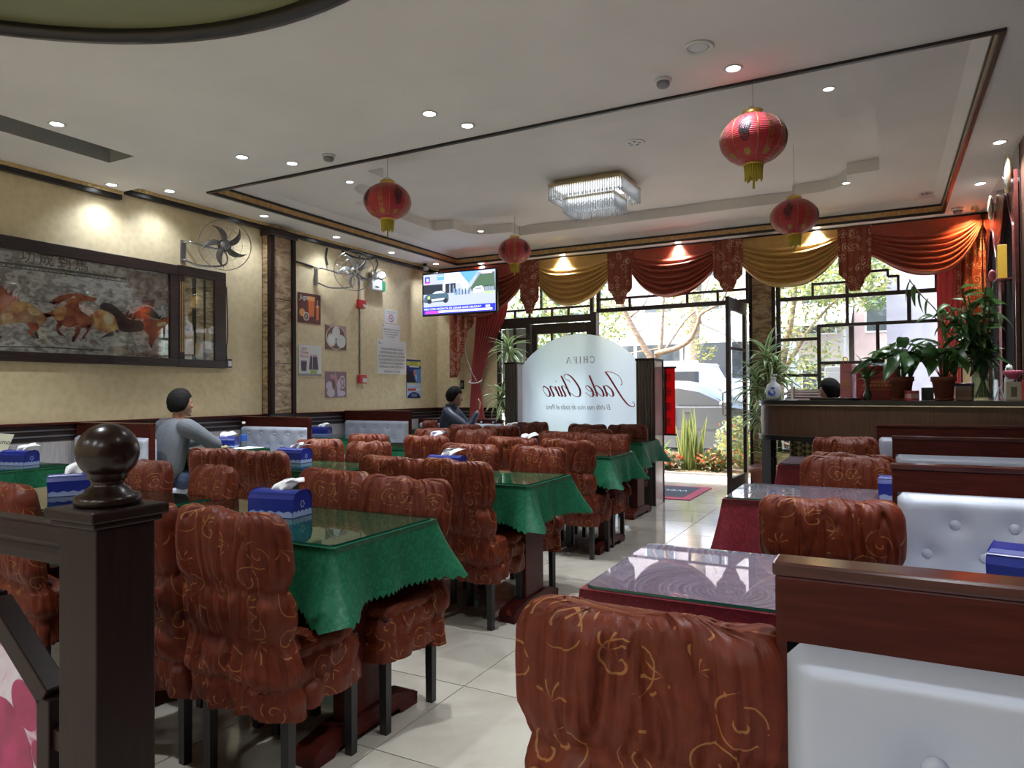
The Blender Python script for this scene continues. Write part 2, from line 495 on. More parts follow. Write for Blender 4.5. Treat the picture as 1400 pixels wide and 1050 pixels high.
# pilaster between door and right window
pil = struct(MB().box(-1.55, -1.23, YW - 0.06, YW, 0, 3.22).obj('trim_12', M['dark_trim']))
for a, b in ((0.1, 1.0), (1.01, 1.85), (1.86, 2.62), (2.63, 3.2)): MB().box(-1.51, -1.27, YW - 0.066, YW - 0.06, a, b).obj('landscape_panel', M['landscape'], pil)
for x in (-1.55, -1.27): MB().box(x, x + 0.04, YW - 0.09, YW - 0.06, 0, 3.2).obj('pilaster_post', M['wood_dark'], pil, 0.005)

# ---------------------------------------------------------------- glazing on the front wall
def window(name, x0, x1, z0, z1, hs, vs, panes=True, y=YW + 0.05, fr=0.055, solid=()):
    """hs: (x0,x1,z,thick) bars, vs: (x,z0,z1,thick) bars"""
    f = MB()
    f.box(x0, x0 + fr, y - 0.03, y + 0.03, z0, z1); f.box(x1 - fr, x1, y - 0.03, y + 0.03, z0, z1)
    f.box(x0 + fr, x1 - fr, y - 0.03, y + 0.03, z0, z0 + fr); f.box(x0 + fr, x1 - fr, y - 0.03, y + 0.03, z1 - fr, z1)
    w = struct(f.obj(name, M['dark_trim'], None, 0.004))
    for a, b, z, t in hs: MB().box(max(a, x0 + fr), min(b, x1 - fr), y - 0.02, y + 0.02, z - t / 2, z + t / 2).obj('glazing_bar', M['dark_trim'], w, 0.003)
    for x, a, b, t in vs: MB().box(x - t / 2, x + t / 2, y - 0.018, y + 0.018, max(a, z0 + fr), min(b, z1 - fr)).obj('glazing_bar', M['dark_trim'], w, 0.003)
    MB().box(x0 + fr, x1 - fr, y + 0.021, y + 0.025, z0 + fr, z1 - fr).obj('pane', M['glass'], w)
    return w
w1 = window('window_1', -1.23, 0.82, 0.45, 3.22,
       [(-1.3, 0.9, 2.43, 0.05), (-0.79, -0.40, 2.60, 0.03), (-0.14, 0.05, 2.71, 0.03), (0.05, 0.16, 2.63, 0.03), (-0.74, 0.9, 2.07, 0.04),
        (-1.3, -0.72, 1.91, 0.04), (-1.3, -0.72, 1.45, 0.04), (-0.72, 0.05, 1.60, 0.04), (-1.3, 0.9, 1.0, 0.05)],
       [(-0.79, 2.43, 2.62, 0.03), (-0.397, 2.07, 3.0, 0.04), (0.05, 2.63, 2.72, 0.03), (0.16, 2.43, 2.64, 0.03), (0.27, 2.07, 2.43, 0.045),
        (-0.725, 1.0, 2.09, 0.045), (-0.066, 1.60, 2.07, 0.04), (0.55, 2.43, 3.1, 0.03)])
w2 = window('window_2', -3.70, -1.55, 2.41, 3.22,
       [(-3.7, -1.5, 2.44, 0.06), (-3.7, -1.5, 2.60, 0.032), (-3.7, -1.5, 2.95, 0.032)],
       [(-3.2, 2.44, 2.60, 0.032), (-2.38, 2.44, 2.60, 0.032), (-1.97, 2.44, 2.6, 0.032), (-2.8, 2.6, 3.2, 0.03)])
w3 = window('window_3', -5.36, -3.75, 2.30, 3.22,
       [(-5.4, -3.7, 2.52, 0.032), (-5.4, -3.7, 2.88, 0.032), (-5.4, -3.7, 2.38, 0.05)],
       [(-5.05, 2.38, 2.52, 0.032), (-4.80, 2.38, 2.52, 0.032), (-4.42, 2.38, 2.52, 0.032), (-4.15, 2.38, 2.52, 0.03), (-4.6, 2.52, 3.2, 0.03)])
w4 = window('window_4', -5.36, -4.80, 0.05, 2.30,
       [(-5.4, -4.8, 2.08, 0.035), (-5.4, -4.8, 1.30, 0.035), (-5.4, -4.8, 0.62, 0.035)], [(-5.06, 0.6, 2.3, 0.035)])
M['frost'] = mat('frosted_grey_film', (0.62, 0.59, 0.64), 0.5, Transmission_Weight=0.0)
MB().box(-5.30, -4.86, YW + 0.078, YW + 0.083, 1.32, 2.24).obj('frosted_film', M['frost'], w4)
struct(MB().box(-3.78, -3.69, YW - 0.02, YW + 0.12, 0, 2.42).obj('trim_13', M['dark_trim'], None, 0.005))
struct(MB().box(-4.82, -4.77, YW - 0.02, YW + 0.12, 0, 2.32).obj('trim_14', M['dark_trim'], None, 0.005))

def leaf(name, width, hgt, vx, hz=(0.75, 1.75)):
    e = bpy.data.objects.new(name, None); COL.objects.link(e); struct(e)
    st = 0.085
    f = MB()
    f.box(0, st, -0.022, 0.022, 0.01, hgt); f.box(width - st, width, -0.022, 0.022, 0.01, hgt)
    f.box(st, width - st, -0.022, 0.022, hgt - 0.15, hgt); f.box(st, width - st, -0.022, 0.022, 0.01, 0.20)
    f.obj('door_frame', M['dark_trim'], e, 0.004)
    for x in vx: MB().box(x - 0.018, x + 0.018, -0.016, 0.016, 0.2, hgt - 0.15).obj('muntin', M['dark_trim'], e)
    for z in hz: MB().box(st, width - st, -0.016, 0.016, z - 0.018, z + 0.018).obj('muntin', M['dark_trim'], e)
    MB().box(st, width - st, -0.003, 0.003, 0.2, hgt - 0.15).obj('pane', M['glass'], e)
    h = MB(); h.tube([(width - 0.045, -0.03, 0.95), (width - 0.045, -0.075, 0.97), (width - 0.045, -0.075, 1.23), (width - 0.045, -0.03, 1.25)], 0.009, 8)
    h.obj('door_handle', M['chrome'], e)
    return e
d1 = leaf('door_1', 0.98, 2.29, (0.33, 0.66)); d1.location = (-4.76, YW + 0.06, 0)
d2 = leaf('door_2', 0.86, 2.40, (), (1.78,)); d2.location = (-1.60, YW - 0.05, 0); d2.rotation_euler = (0, 0, radians(-94.5))
# ---------------------------------------------------------------- fabrics
def brocade(name, c1, c2, gold, sc=8.0, rough=0.5, amount=0.9, thr=0.935, thr2=0.86):
    t = NT(name)
    v = t.n('TexCoord').outputs['UV']
    d = t.n('TexNoise', {'Vector': v, 'Scale': 5.0, 'Detail': 1.0})
    vw = t.n('VectorMath', {0: v, 1: t.n('VectorMath', {0: d.outputs[1], 'Scale': 0.05}, operation='SCALE').outputs[0]}, operation='ADD').outputs[0]
    vo = t.n('TexVoronoi', {'Vector': vw, 'Scale': sc, 'Randomness': 0.85}, voronoi_dimensions='2D')
    loc = t.n('VectorMath', {0: vw, 1: vo.outputs['Position']}, operation='SUBTRACT').outputs[0]
    xy = t.n('SeparateXYZ', {0: loc})
    cl = t.n('SeparateColor', {0: vo.outputs['Color']})
    ang = t.math('ARCTAN2', xy.outputs[1], xy.outputs[0])
    r = t.n('VectorMath', {0: loc}, operation='LENGTH').outputs['Value']
    k = t.math('ADD', t.math('MULTIPLY', r, sc * 34.0), t.math('ADD', ang, t.math('MULTIPLY', cl.outputs[0], 6.28)))
    line = t.math('GREATER_THAN', t.math('SINE', k), thr)
    win = t.math('MULTIPLY', t.math('LESS_THAN', r, 0.44 / sc), t.math('GREATER_THAN', cl.outputs[1], 0.22))
    # leaf sprays between the scrolls
    v2 = t.n('TexVoronoi', {'Vector': vw, 'Scale': sc * 1.15, 'Randomness': 1.0}, voronoi_dimensions='2D')
    l2 = t.n('VectorMath', {0: vw, 1: v2.outputs['Position']}, operation='SUBTRACT').outputs[0]
    x2 = t.n('SeparateXYZ', {0: l2}); c2_ = t.n('SeparateColor', {0: v2.outputs['Color']})
    a2 = t.math('ARCTAN2', x2.outputs[1], x2.outputs[0]); r2 = t.n('VectorMath', {0: l2}, operation='LENGTH').outputs['Value']
    fan = t.math('SINE', t.math('ADD', t.math('MULTIPLY', a2, 8.0), t.math('MULTIPLY', r2, sc * 14.0)))
    half = t.math('GREATER_THAN', t.math('SINE', t.math('ADD', a2, t.math('MULTIPLY', c2_.outputs[0], 6.28))), 0.25)
    m2 = t.math('MULTIPLY', t.math('MULTIPLY', t.math('GREATER_THAN', fan, thr2), half), t.math('MULTIPLY', t.math('LESS_THAN', r2, 0.38 / sc), t.math('GREATER_THAN', c2_.outputs[1], 0.42)))
    brk = t.math('GREATER_THAN', t.noise(vw, sc * 4.0, 2), 0.42)
    msk = t.math('MULTIPLY', t.math('MULTIPLY', t.math('MAXIMUM', t.math('MULTIPLY', line, win), m2), brk), amount)
    f = t.noise(v, 30, 3)
    base = t.ramp(f, [(0.3, c1), (0.7, c2)])
    t.set(Base_Color=t.mix(msk, base, gold), Roughness=rough, Sheen_Weight=0.03, Sheen_Roughness=0.4, Specular_IOR_Level=0.3)
    t.b.inputs['Sheen Tint'].default_value = (0.7, 0.3, 0.15, 1)
    pl = t.noise(t.n('Mapping', {'Vector': v, 'Scale': (42, 7, 1)}).outputs[0], 1.0, 3, 0.55, 0.6)
    return t.bump(pl, 0.22, 0.012).m
M['cover'] = brocade('rust_brocade', (0.100, 0.0145, 0.0045), (0.140, 0.022, 0.007), (0.36, 0.16, 0.05), 8.0, 0.50, 0.75)
M['jabot'] = brocade('russet_jacquard', (0.24, 0.05, 0.03), (0.30, 0.07, 0.04), (0.62, 0.40, 0.26), 6.0, 0.5, 0.85, 0.35, 0.3)

# ---------------------------------------------------------------- covered dining chair
BACK = [(0.245, .226, .042), (0.30, .222, .046), (0.365, .218, .040), (0.378, .236, .064), (0.40, .234, .066), (0.45, .222, .052), (0.485, .210, .040), (0.50, .205, .035),
        (0.515, .211, .042), (0.56, .216, .050), (0.62, .215, .049), (0.645, .208, .041), (0.66, .203, .035), (0.675, .210, .043), (0.72, .216, .050),
        (0.79, .216, .050), (0.84, .213, .046), (0.872, .208, .040), (0.890, .198, .033), (0.900, .176, .022), (0.904, .140, .008)]
def ring_pts(a, b, n, e=0.36, e2=0.7):
    """n points evenly spaced along a rounded cross-section, with outward normals and arc length"""
    K = 720; P = []
    for k in range(K + 1):
        th = 2 * pi * k / K - pi / 2; c, s_ = cos(th), sin(th)
        P.append((a * abs(c) ** e * (1 if c >= 0 else -1), b * abs(s_) ** e2 * (1 if s_ >= 0 else -1)))
    L = [0.0]
    for p, q in zip(P, P[1:]): L.append(L[-1] + hypot(q[0] - p[0], q[1] - p[1]))
    out = []; k = 0
    for j in range(n):
        t = L[-1] * j / n
        while L[k + 1] < t: k += 1
        f = (t - L[k]) / max(L[k + 1] - L[k], 1e-9)
        x, y = lerp(P[k][0], P[k + 1][0], f), lerp(P[k][1], P[k + 1][1], f)
        nx_, ny_ = x / a ** 2 * 0.02 * abs(x / a) ** 2, y / b ** 2 * 0.02
        l = hypot(nx_, ny_) or 1
        out.append((x, y, nx_ / l, ny_ / l, t))
    return out
def crease(n, w): return exp(-abs(n) / w)
def back_mesh(seed):
    rows = []; uvs = []; NU = 168
    zs = []
    z = 0.245
    while z < 0.86: zs.append(z); z += 0.0115
    zs += [0.866, 0.873, 0.880, 0.886, 0.891, 0.895, 0.898, 0.901, 0.903, 0.904]
    CIN = (0.50, 0.66, 0.905, 0.37)
    for z in zs:
        a, b = tab(BACK, z)
        row = []; ur = []
        cf = max(exp(-((z - c) / 0.026) ** 2) for c in CIN)
        puff = 1 - max(exp(-((z - c) / 0.040) ** 2) for c in CIN)
        mid = min(1, puff * 1.2)
        yc = -0.20 - 0.055 * (z - 0.45) / 0.45
        tier = 0 if z < 0.37 else 1 if z < 0.5 else 2 if z < 0.66 else 3
        for x, y, nx_, ny_, p in ring_pts(a, b, NU):
            ps = p * 0.95 / (4 * (a + b) * 0.86)
            q = ps + 0.10 * (z - 0.75) * nz(ps * 3.5, seed * 3.1, tier * 5.0) + 0.012 * nz(ps * 6, z * 9, seed)
            n1 = nz(q * 14, z * 1.5 + tier * 7, seed); n2 = nz(q * 28, z * 2.4 + tier * 3, seed + 9)
            d = mid * (0.021 * n1 + 0.006 * abs(n2) - 0.017 * crease(n1, 0.045) - 0.010 * crease(n2, 0.05) + 0.008)
            fine = nz(q * 62, z * 4 + tier * 11, seed)
            near = max(exp(-(abs(z - c) / 0.055) ** 1.3) for c in CIN)
            d += near * (0.007 * fine - 0.009 * crease(fine, 0.10) + 0.004)
            if z < 0.32: d += 0.012 * sin(ps * 42 + 4 * nz(ps * 3, seed)) * (0.32 - z) / 0.07
            x += d * nx_; y += d * ny_
            zz = z + 0.008 * nz(ps * 6, seed, z * 5)
            if z > 0.84:
                t = (z - 0.84) / 0.064
                zz += t * (0.014 * (x / 0.2) ** 2 - 0.010 + 0.016 * nz(x * 11, seed * 7, 2) + 0.006 * nz(ps * 60, seed))
            if z < 0.31: zz += (0.31 - z) / 0.065 * 0.024 * nz(ps * 6, seed, 5)
            if 0.34 < z < 0.46: zz += 0.02 * nz(ps * 5, seed * 2, 8)
            row.append((x, y + yc, zz)); ur.append((ps, z + 0.02 * nz(ps * 5, z * 5, seed)))
        rows.append(row); uvs.append(ur)
    mb = MB(); mb.grid(rows, cu=True, uv=uvs)
    mb.f.append(list(range((len(rows) - 1) * NU, len(rows) * NU))); mb.m.append(0); mb.s.append(True)
    return mb.mesh('backrest', M['cover'])
SEAT = [(0.0, .485), (0.5, .483), (0.80, .478), (0.94, .466), (1.0, .445), (0.985, .430), (0.975, .424), (1.04, .412), (1.055, .395), (1.04, .36), (1.035, .345), (1.075, .337), (1.085, .31), (1.08, .265)]
def seat_mesh(seed):
    rows = []; uvs = []; NU = 150
    base = ring_pts(0.205, 0.178, NU, 0.3, 0.3)
    for i, (s, z) in enumerate(SEAT):
        row = []; ur = []
        for x, y, nx_, ny_, p in base:
            k = max(s, 0.001); l = hypot(x, y); d = 0
            n1 = nz(p * 16, i * 0.35, seed); n2 = nz(p * 55, i * 0.3, seed)
            if i >= 4: d = 0.010 * n1 + 0.005 * n2 - 0.008 * crease(n1, 0.09) - 0.004 * crease(n2, 0.1)
            if i >= 11: d += 0.008 * sin(p * 46 + 5 * nz(p * 4, seed))
            zz = z + (0.008 * nz(x * 9 * k, y * 9 * k, seed) if i < 4 else 0) + (0.014 * nz(p * 8, i * .5, seed) if i >= 8 else 0)
            row.append((x * k + d * x / l, y * k + d * y / l - 0.022, zz)); ur.append((p, z) if i >= 4 else (x * k, y * k))
        rows.append(row); uvs.append(ur)
    mb = MB(); mb.grid(rows, cu=True, uv=uvs)
    return mb.mesh('seat', M['cover'])
leg_me = MB().tube([(0, 0, 0), (0, 0, 0.42)], [0.021, 0.025], 4, 0, False, False).mesh('leg', M['black_metal'])
bvar = [back_mesh(s) for s in (1.3, 4.7, 8.1, 12.6)]
svar = [seat_mesh(s) for s in (2.2, 6.4)]
CH = []
def make_chair(i, x, y, rz, label, group):
    t = thing('dining_chair', label, 'chair', (x, y, 0), rz, group)
    put('backrest', bvar[i % 4], t); put('seat', svar[i % 2], t)
    for sx in (-1, 1):
        for sy in (-0.175, 0.128): put('leg', leg_me, t, (sx * 0.17, sy, 0), (0, 0, pi / 4))
    return t
G1 = 'rust covered chairs at the green tables'; G2 = 'rust covered chairs at the red tables'
NM = {'A': 'nearest aisle-side green table', 'B': 'second aisle-side green table', 'C': 'third aisle-side green table', 'D': 'last aisle-side green table',
      'E': 'nearest inner green table', 'F': 'second inner green table', 'G': 'third inner green table', 'H': 'farthest inner green table'}
CHAIRS = [('A', 'right', 1, -1.83, 1.55, 2), ('A', 'left', 1, -2.29, 1.56, -3), ('A', 'right', -1, -1.82, 2.45, 1), ('A', 'left', -1, -2.31, 2.53, -3),
          ('B', 'right', 1, -2.02, 3.20, -3), ('B', 'left', 1, -2.46, 3.20, 2), ('B', 'right', -1, -2.11, 4.23, -14), ('B', 'left', -1, -2.56, 4.2, 4),
          ('C', 'right', 1, -2.12, 4.90, -2), ('C', 'left', 1, -2.65, 4.98, 3), ('C', 'right', -1, -2.14, 5.77, 3), ('C', 'left', -1, -2.60, 5.84, 0),
          ('D', 'right', 1, -2.57, 6.5, 2), ('D', 'right', -1, -2.48, 7.32, -2), ('D', 'left', -1, -2.93, 7.34, 3),
          ('E', 'right', 1, -3.18, 1.61, -8), ('E', 'right', -1, -3.07, 2.43, -20), ('E', 'left', -1, -3.58, 2.44, -5),
          ('F', 'right', 1, -3.52, 3.24, -2), ('F', 'left', 1, -3.97, 3.23, 2), ('F', 'right', -1, -3.42, 4.11, -8), ('F', 'left', -1, -3.92, 4.17, 3),
          ('G', 'right', 1, -3.46, 4.97, 0), ('G', 'left', 1, -4.05, 4.94, -2), ('G', 'right', -1, -3.53, 5.92, 2), ('G', 'left', -1, -4.04, 5.88, -3),
          ('H', 'right', 1, -3.72, 6.75, 2), ('H', 'left', 1, -4.17, 6.78, -3), ('H', 'right', -1, -3.72, 7.52, 3)]
for i, (tn, side, f, x, y, a) in enumerate(CHAIRS):
    lab = 'rust brocade chair, %s one, %s side of the %s' % (side, 'camera' if f > 0 else 'window', NM[tn])
    make_chair(i, x - (0.235 * f) * sin(radians(-a)) * 0, y + 0.235 * f, radians(a) + (0 if f > 0 else pi), lab, G1)
RC = [(-0.37, 1.14, 4, 1, 'rust brocade covered chair in the foreground beside the nearest booth bench back'),
      (-0.165, 2.60, -2, 1, 'rust brocade covered chair between the two nearest red tables'),
      (-0.175, 4.17, 3, -1, 'rust brocade covered chair at the window side of the second red table'),
      (-0.17, 4.42, 0, 1, 'rust brocade covered chair back to back behind another, at the third red table'),
      (-0.27, 5.9, 0, -1, 'rust brocade covered chair farthest on the right, in front of the reception counter')]
for i, (x, y, a, f, lab) in enumerate(RC): make_chair(i + 1, x, y + 0.235 * f, radians(a) + (0 if f > 0 else pi), lab, G2)

# ---------------------------------------------------------------- tables with cloth and glass
def satin(name, c1, c2, sc, rough=0.45):
    t = NT(name)
    v = t.co('Object')
    n1 = t.noise(v, sc, 3, 0.6, 2.5)
    n2 = t.noise(v, sc * 0.35, 2)
    k = t.math('ADD', t.math('MULTIPLY', t.math('GREATER_THAN', n1, 0.53), 0.5), t.math('MULTIPLY', n2, 0.5))
    t.set(Base_Color=t.ramp(k, [(0.2, c1), (0.8, c2)]), Roughness=t.math('SUBTRACT', rough + 0.1, t.math('MULTIPLY', k, 0.2)), Sheen_Weight=0.0, Specular_IOR_Level=0.22)
    return t.m
M['green'] = satin('green_damask', (0.008, 0.088, 0.040), (0.014, 0.125, 0.060), 28)
M['red'] = satin('crimson_damask', (0.115, 0.010, 0.018), (0.165, 0.016, 0.027), 26)
def table_glass(name, scr=0.0):
    t = NT(name)
    fr = t.n('Fresnel', {'IOR': 2.3}).outputs[0]
    tr = t.n('BsdfTransparent', {'Color': (0.86, 0.95, 0.90, 1)})
    gl = t.n('BsdfGlossy', {'Color': (1, 1, 1, 1), 'Roughness': 0.02})
    if scr:
        v = t.co('Object')
        vo = t.n('TexVoronoi', {'Vector': v, 'Scale': 1.9}, voronoi_dimensions='2D')
        loc = t.n('VectorMath', {0: v, 1: vo.outputs['Position']}, operation='SUBTRACT').outputs[0]
        r = t.n('VectorMath', {0: loc}, operation='LENGTH').outputs['Value']
        rg = t.noise(t.n('CombineXYZ', {0: t.math('MULTIPLY', r, 60), 1: t.math('MULTIPLY', vo.outputs['Distance'], 3)}).outputs[0], 2.2, 2)
        t.l(t.math('MULTIPLY', t.math('MULTIPLY', rg, rg), scr), gl.inputs['Roughness'])
        df = t.n('BsdfDiffuse', {'Color': (0.56, 0.52, 0.66, 1)})  # lavender reflection painted in as diffuse colour, stronger along the scuff rings
        m0 = t.n('MixShader', {0: t.math('ADD', t.math('MULTIPLY', t.math('GREATER_THAN', rg, 0.53), 0.13), 0.22), 1: tr.outputs[0], 2: df.outputs[0]})
        base = m0.outputs[0]
    else: base = tr.outputs[0]
    mx = t.n('MixShader', {0: fr, 1: base, 2: gl.outputs[0]})
    t.l(mx.outputs[0], t.o.inputs[0])
    return t.m
M['tglass'] = table_glass('table_glass')
M['sglass'] = table_glass('scuffed_glass_painted_reflection', 0.07)
M['gedge'] = mat('green_glass_edge', (0.010, 0.09, 0.06), 0.12)
def cloth_mesh(lx, ly, z, drop, flare, seed, cm, zig=0.010, fold=0.010):
    hx, hy = lx / 2, ly / 2
    per = 2 * (lx + ly); N = int(per / 0.0125); N -= N % 4
    rows = []; NR = 11
    cdrop = drop * 1.14
    pts = []
    for j in range(N):
        p = per * j / N
        if p < lx: x, y, nx, ny, e = -hx + p, -hy, 0, -1, min(p, lx - p)
        elif p < lx + ly: q = p - lx; x, y, nx, ny, e = hx, -hy + q, 1, 0, min(q, ly - q)
        elif p < 2 * lx + ly: q = p - lx - ly; x, y, nx, ny, e = hx - q, hy, 0, 1, min(q, lx - q)
        else: q = p - 2 * lx - ly; x, y, nx, ny, e = -hx, hy - q, -1, 0, min(q, ly - q)
        c = exp(-(e / 0.075) ** 2)
        # blend the normals towards the corner diagonal
        dx, dy = (1 if x > 0 else -1), (1 if y > 0 else -1)
        k = 0.5 * c
        nx2, ny2 = nx * (1 - k) + dx * k, ny * (1 - k) + dy * k
        l = hypot(nx2, ny2); pts.append((p, x, y, nx2 / l, ny2 / l, c, e))
    for i in range(NR):
        t = i / (NR - 1); row = []
        for j, (p, x, y, nx, ny, c, e) in enumerate(pts):
            dr = drop + (cdrop - drop) * c
            out = 0.006 + flare * (0.20 + 0.80 * c) * t ** 1.3 * (1 if c < 0.5 else 1.15) + fold * t * (sin(p * 27 + seed + 2.5 * nz(p * 2, seed)) * (1 - c))
            zz = z - 0.004 - dr * t + (0.10 * flare * t * c)
            if i == 0: out = 0.002; zz = z
            if i == NR - 1:
                zz += zig * (1 if j % 2 else -1) + 0.006 * nz(p * 4, seed)
            row.append((x + nx * out, y + ny * out, zz))
        rows.append(row)
    mb = MB(); mb.grid(rows, cu=True)
    mb.f.append(list(range(N))[::-1]); mb.m.append(0); mb.s.append(False)
    mb.f[-1] = list(range(N))
    return mb.mesh('tablecloth', cm)
def rounded(hx, hy, r, k=5):
    o = []
    for cx_, cy_, a0 in ((hx - r, hy - r, 0), (-hx + r, hy - r, 90), (-hx + r, -hy + r, 180), (hx - r, -hy + r, 270)):
        for i in range(k + 1):
            a = radians(a0 + 90 * i / k); o.append((cx_ + r * cos(a), cy_ + r * sin(a)))
    return o
def make_table(x0, x1, y0, y1, kind, where, drop, flare, seed, rz=0):
    lx, ly = x1 - x0, y1 - y0
    ctr = ((x0 + x1) / 2, (y0 + y1) / 2, 0)
    col = 'green' if kind == 'g' else 'red'
    t = thing('dining_table', 'mahogany trestle table, %s' % where, 'table', ctr, rz, 'trestle dining tables')
    MB().box(-lx / 2 + 0.01, lx / 2 - 0.01, -ly / 2 + 0.01, ly / 2 - 0.01, 0.712, 0.746).obj('tabletop', M['wood_red'], t, 0.004)
    for s in (-1, 1):
        xx = s * (lx / 2 - 0.14)
        MB().box(xx - 0.032, xx + 0.032, -0.115, 0.115, 0.075, 0.712).obj('column', M['wood_red'], t, 0.004)
        pr = [(-0.29, 0), (-0.20, 0), (-0.17, 0.028), (0.17, 0.028), (0.20, 0), (0.29, 0), (0.29, 0.045), (0.27, 0.062), (0.14, 0.088), (-0.14, 0.088), (-0.27, 0.062), (-0.29, 0.045)]
        f = MB(); f.prism(pr, xx - 0.045, xx + 0.045, 'x'); f.obj('foot', M['wood_red'], t, 0.005)
    MB().box(-lx / 2 + 0.16, lx / 2 - 0.16, -0.02, 0.02, 0.62, 0.712).obj('rail', M['wood_red'], t)
    c = bpy.data.objects.new('tablecloth', cloth_mesh(lx, ly, 0.752, drop, flare, seed, M['green' if kind == 'g' else 'red'], 0.0075 if kind == 'g' else 0.0))
    COL.objects.link(c); c.location = ctr; c.rotation_euler = (0, 0, rz)
    tag(c, '%s cloth, %s hem, on the table %s' % (col, 'zigzag' if kind == 'g' else 'straight', where), 'tablecloth', '%s tablecloths' % col)
    g = MB(); rr = rounded(lx / 2 - 0.008, ly / 2 - 0.008, 0.03)
    n = len(rr)
    g.add([(p[0], p[1], 0.0005) for p in rr] + [(p[0], p[1], 0.008) for p in rr], [list(range(n, 2 * n))])
    for i in range(n): g.f.append([i, (i + 1) % n, n + (i + 1) % n, n + i]); g.m.append(1); g.s.append(False)
    o = g.obj('glass_sheet', [M['sglass' if kind == 'r' else 'tglass'], M['gedge']], None, 0, 2, (ctr[0], ctr[1], 0.7525))
    o.rotation_euler = (0, 0, rz)
    tag(o, 'glass sheet on the %s cloth, %s' % (col, where), 'glass', 'glass sheets on the tables')
TG = [('A', -2.80, -1.60, 1.76, 2.36), ('B', -2.92, -1.70, 3.39, 3.97), ('C', -3.07, -1.86, 5.11, 5.69), ('D', -3.28, -2.09, 6.64, 7.22),
      ('E', -4.07, -2.86, 1.76, 2.36), ('F', -4.32, -3.12, 3.42, 4.0), ('G', -4.40, -3.20, 5.12, 5.72), ('H', -4.55, -3.38, 6.92, 7.46)]
WH = {'A': 'nearest on the aisle', 'B': 'second along the aisle', 'C': 'third along the aisle', 'D': 'last on the aisle, by the glass sign',
      'E': 'nearest of the inner row, behind the ball finial', 'F': 'second of the inner row', 'G': 'third of the inner row', 'H': 'farthest of the inner row'}
for i, (k, a, b, c, d) in enumerate(TG): make_table(a, b, c, d, 'g', WH[k], 0.205, 0.115, i * 1.7)
for i, (a, b, c, d, w) in enumerate([(-6.40, -5.19, 2.36, 3.02, 'at the left wall, nearest booth'), (-6.40, -5.10, 4.15, 4.76, 'at the left wall, with the man in grey'),
                                     (-6.40, -5.15, 6.02, 6.62, 'at the left wall, before the middle booth bench'), (-6.40, -5.25, 7.85, 8.4, 'at the left wall, beside the man in navy')]):
    make_table(a, b, c, d, 'g', w, 0.16, 0.07, i + 20)
for i, (a, b, c, d, w) in enumerate([(-0.70, 0.55, 1.69, 2.27, 'nearest on the right'), (-0.68, 0.55, 3.39, 3.97, 'second on the right'), (-0.65, 0.55, 5.12, 5.7, 'farthest right, by the counter')]):
    make_table(a, b, c, d, 'r', w, 0.36, 0.10, i + 40)

# ---------------------------------------------------------------- booth benches
def leather():
    t = NT('white_vinyl')
    f = t.noise(t.co('Object'), 90, 2)
    t.set(Base_Color=(0.46, 0.50, 0.60), Roughness=0.36)
    return t.bump(f, 0.05, 0.002).m
M['vinyl'] = leather()
btn_me = MB().lathe([(0.0001, 0.010), (0.010, 0.0085), (0.016, 0.004), (0.0175, 0.0)], (0, 0, 0), 14).mesh('button', M['vinyl'])
def cushion(mb, x0, x1, z0, z1, th, dx, dz, nx_, nz_, btns):
    P = []
    for i in range(nz_ + 1):
        row = []
        for j in range(nx_ + 1):
            x = lerp(x0, x1, j / nx_); z = lerp(z0, z1, i / nz_)
            ex, ez = min(x - x0, x1 - x), min(z - z0, z1 - z)
            e = 1 - (1 - min(ex / 0.035, 1)) ** 2.5 * 1
            e2 = 1 - (1 - min(ez / 0.035, 1)) ** 2.5 * 1
            d = th * min(e, 1) * min(e2, 1)
            for bx, bz in btns:
                r2 = ((x - bx) ** 2 + (z - bz) ** 2)
                if r2 < 0.02: d -= 0.022 * exp(-r2 / 0.0012) + 0.006 * exp(-r2 / 0.006)
            row.append((x, -d, z))
        P.append(row)
    mb.grid(P)
def make_bench(x0, x1, y, label, htop, dx=0.27, zr=(0.74, 0.60), first=0.135, end='R', zc=0.865, front=True, rear=True, wood='wood_red', ph=0):
    w = x1 - x0
    t = thing('booth_bench', label, 'bench', (x0, y, 0), 0, 'booth benches')
    MB().box(0, w, -0.026, 0.026, 0.0, htop - 0.02).obj('back_panel', M[wood], t, 0.004)
    MB().box(-0.003, w + 0.003, -0.031, 0.031, htop - 0.02, htop).obj('top_rail', M['wood_top'], t, 0.004)
    for f, on in ((1, front), (-1, rear)):
        if not on: continue
        btns = []
        for k, z in enumerate(zr):
            xx = first + (dx / 2 if (k + ph) % 2 == 0 else 0)
            while xx < w - 0.05:
                if xx > 0.05: btns.append((xx, z))
                xx += dx
        mb = MB(); cushion(mb, 0.016, w - 0.016, 0.44, zc, 0.045, dx, 0.14, max(12, int(w / 0.018)), 24, btns)
        c = mb.obj('back_cushion', M['vinyl'], t)
        if f > 0: c.location = (0, -0.026, 0)
        else: c.location = (w, 0.026, 0); c.rotation_euler = (0, 0, pi)
        for bx, bz in btns: put('button', btn_me, c, (bx, -0.0215, bz), (pi / 2, 0, 0))
        ya, yb = (-0.48, -0.075) if f > 0 else (0.075, 0.42)
        MB().box(0.02, w - 0.01, ya, yb, 0.33, 0.455).obj('seat_cushion', M['vinyl'], t, 0.025, 3)
        MB().box(0.0, w, ya + 0.02 if f > 0 else 0.026, -0.026 if f > 0 else yb - 0.02, 0.0, 0.33).obj('seat_base', M[wood], t, 0.004)
    return t
XB = XR - 0.005
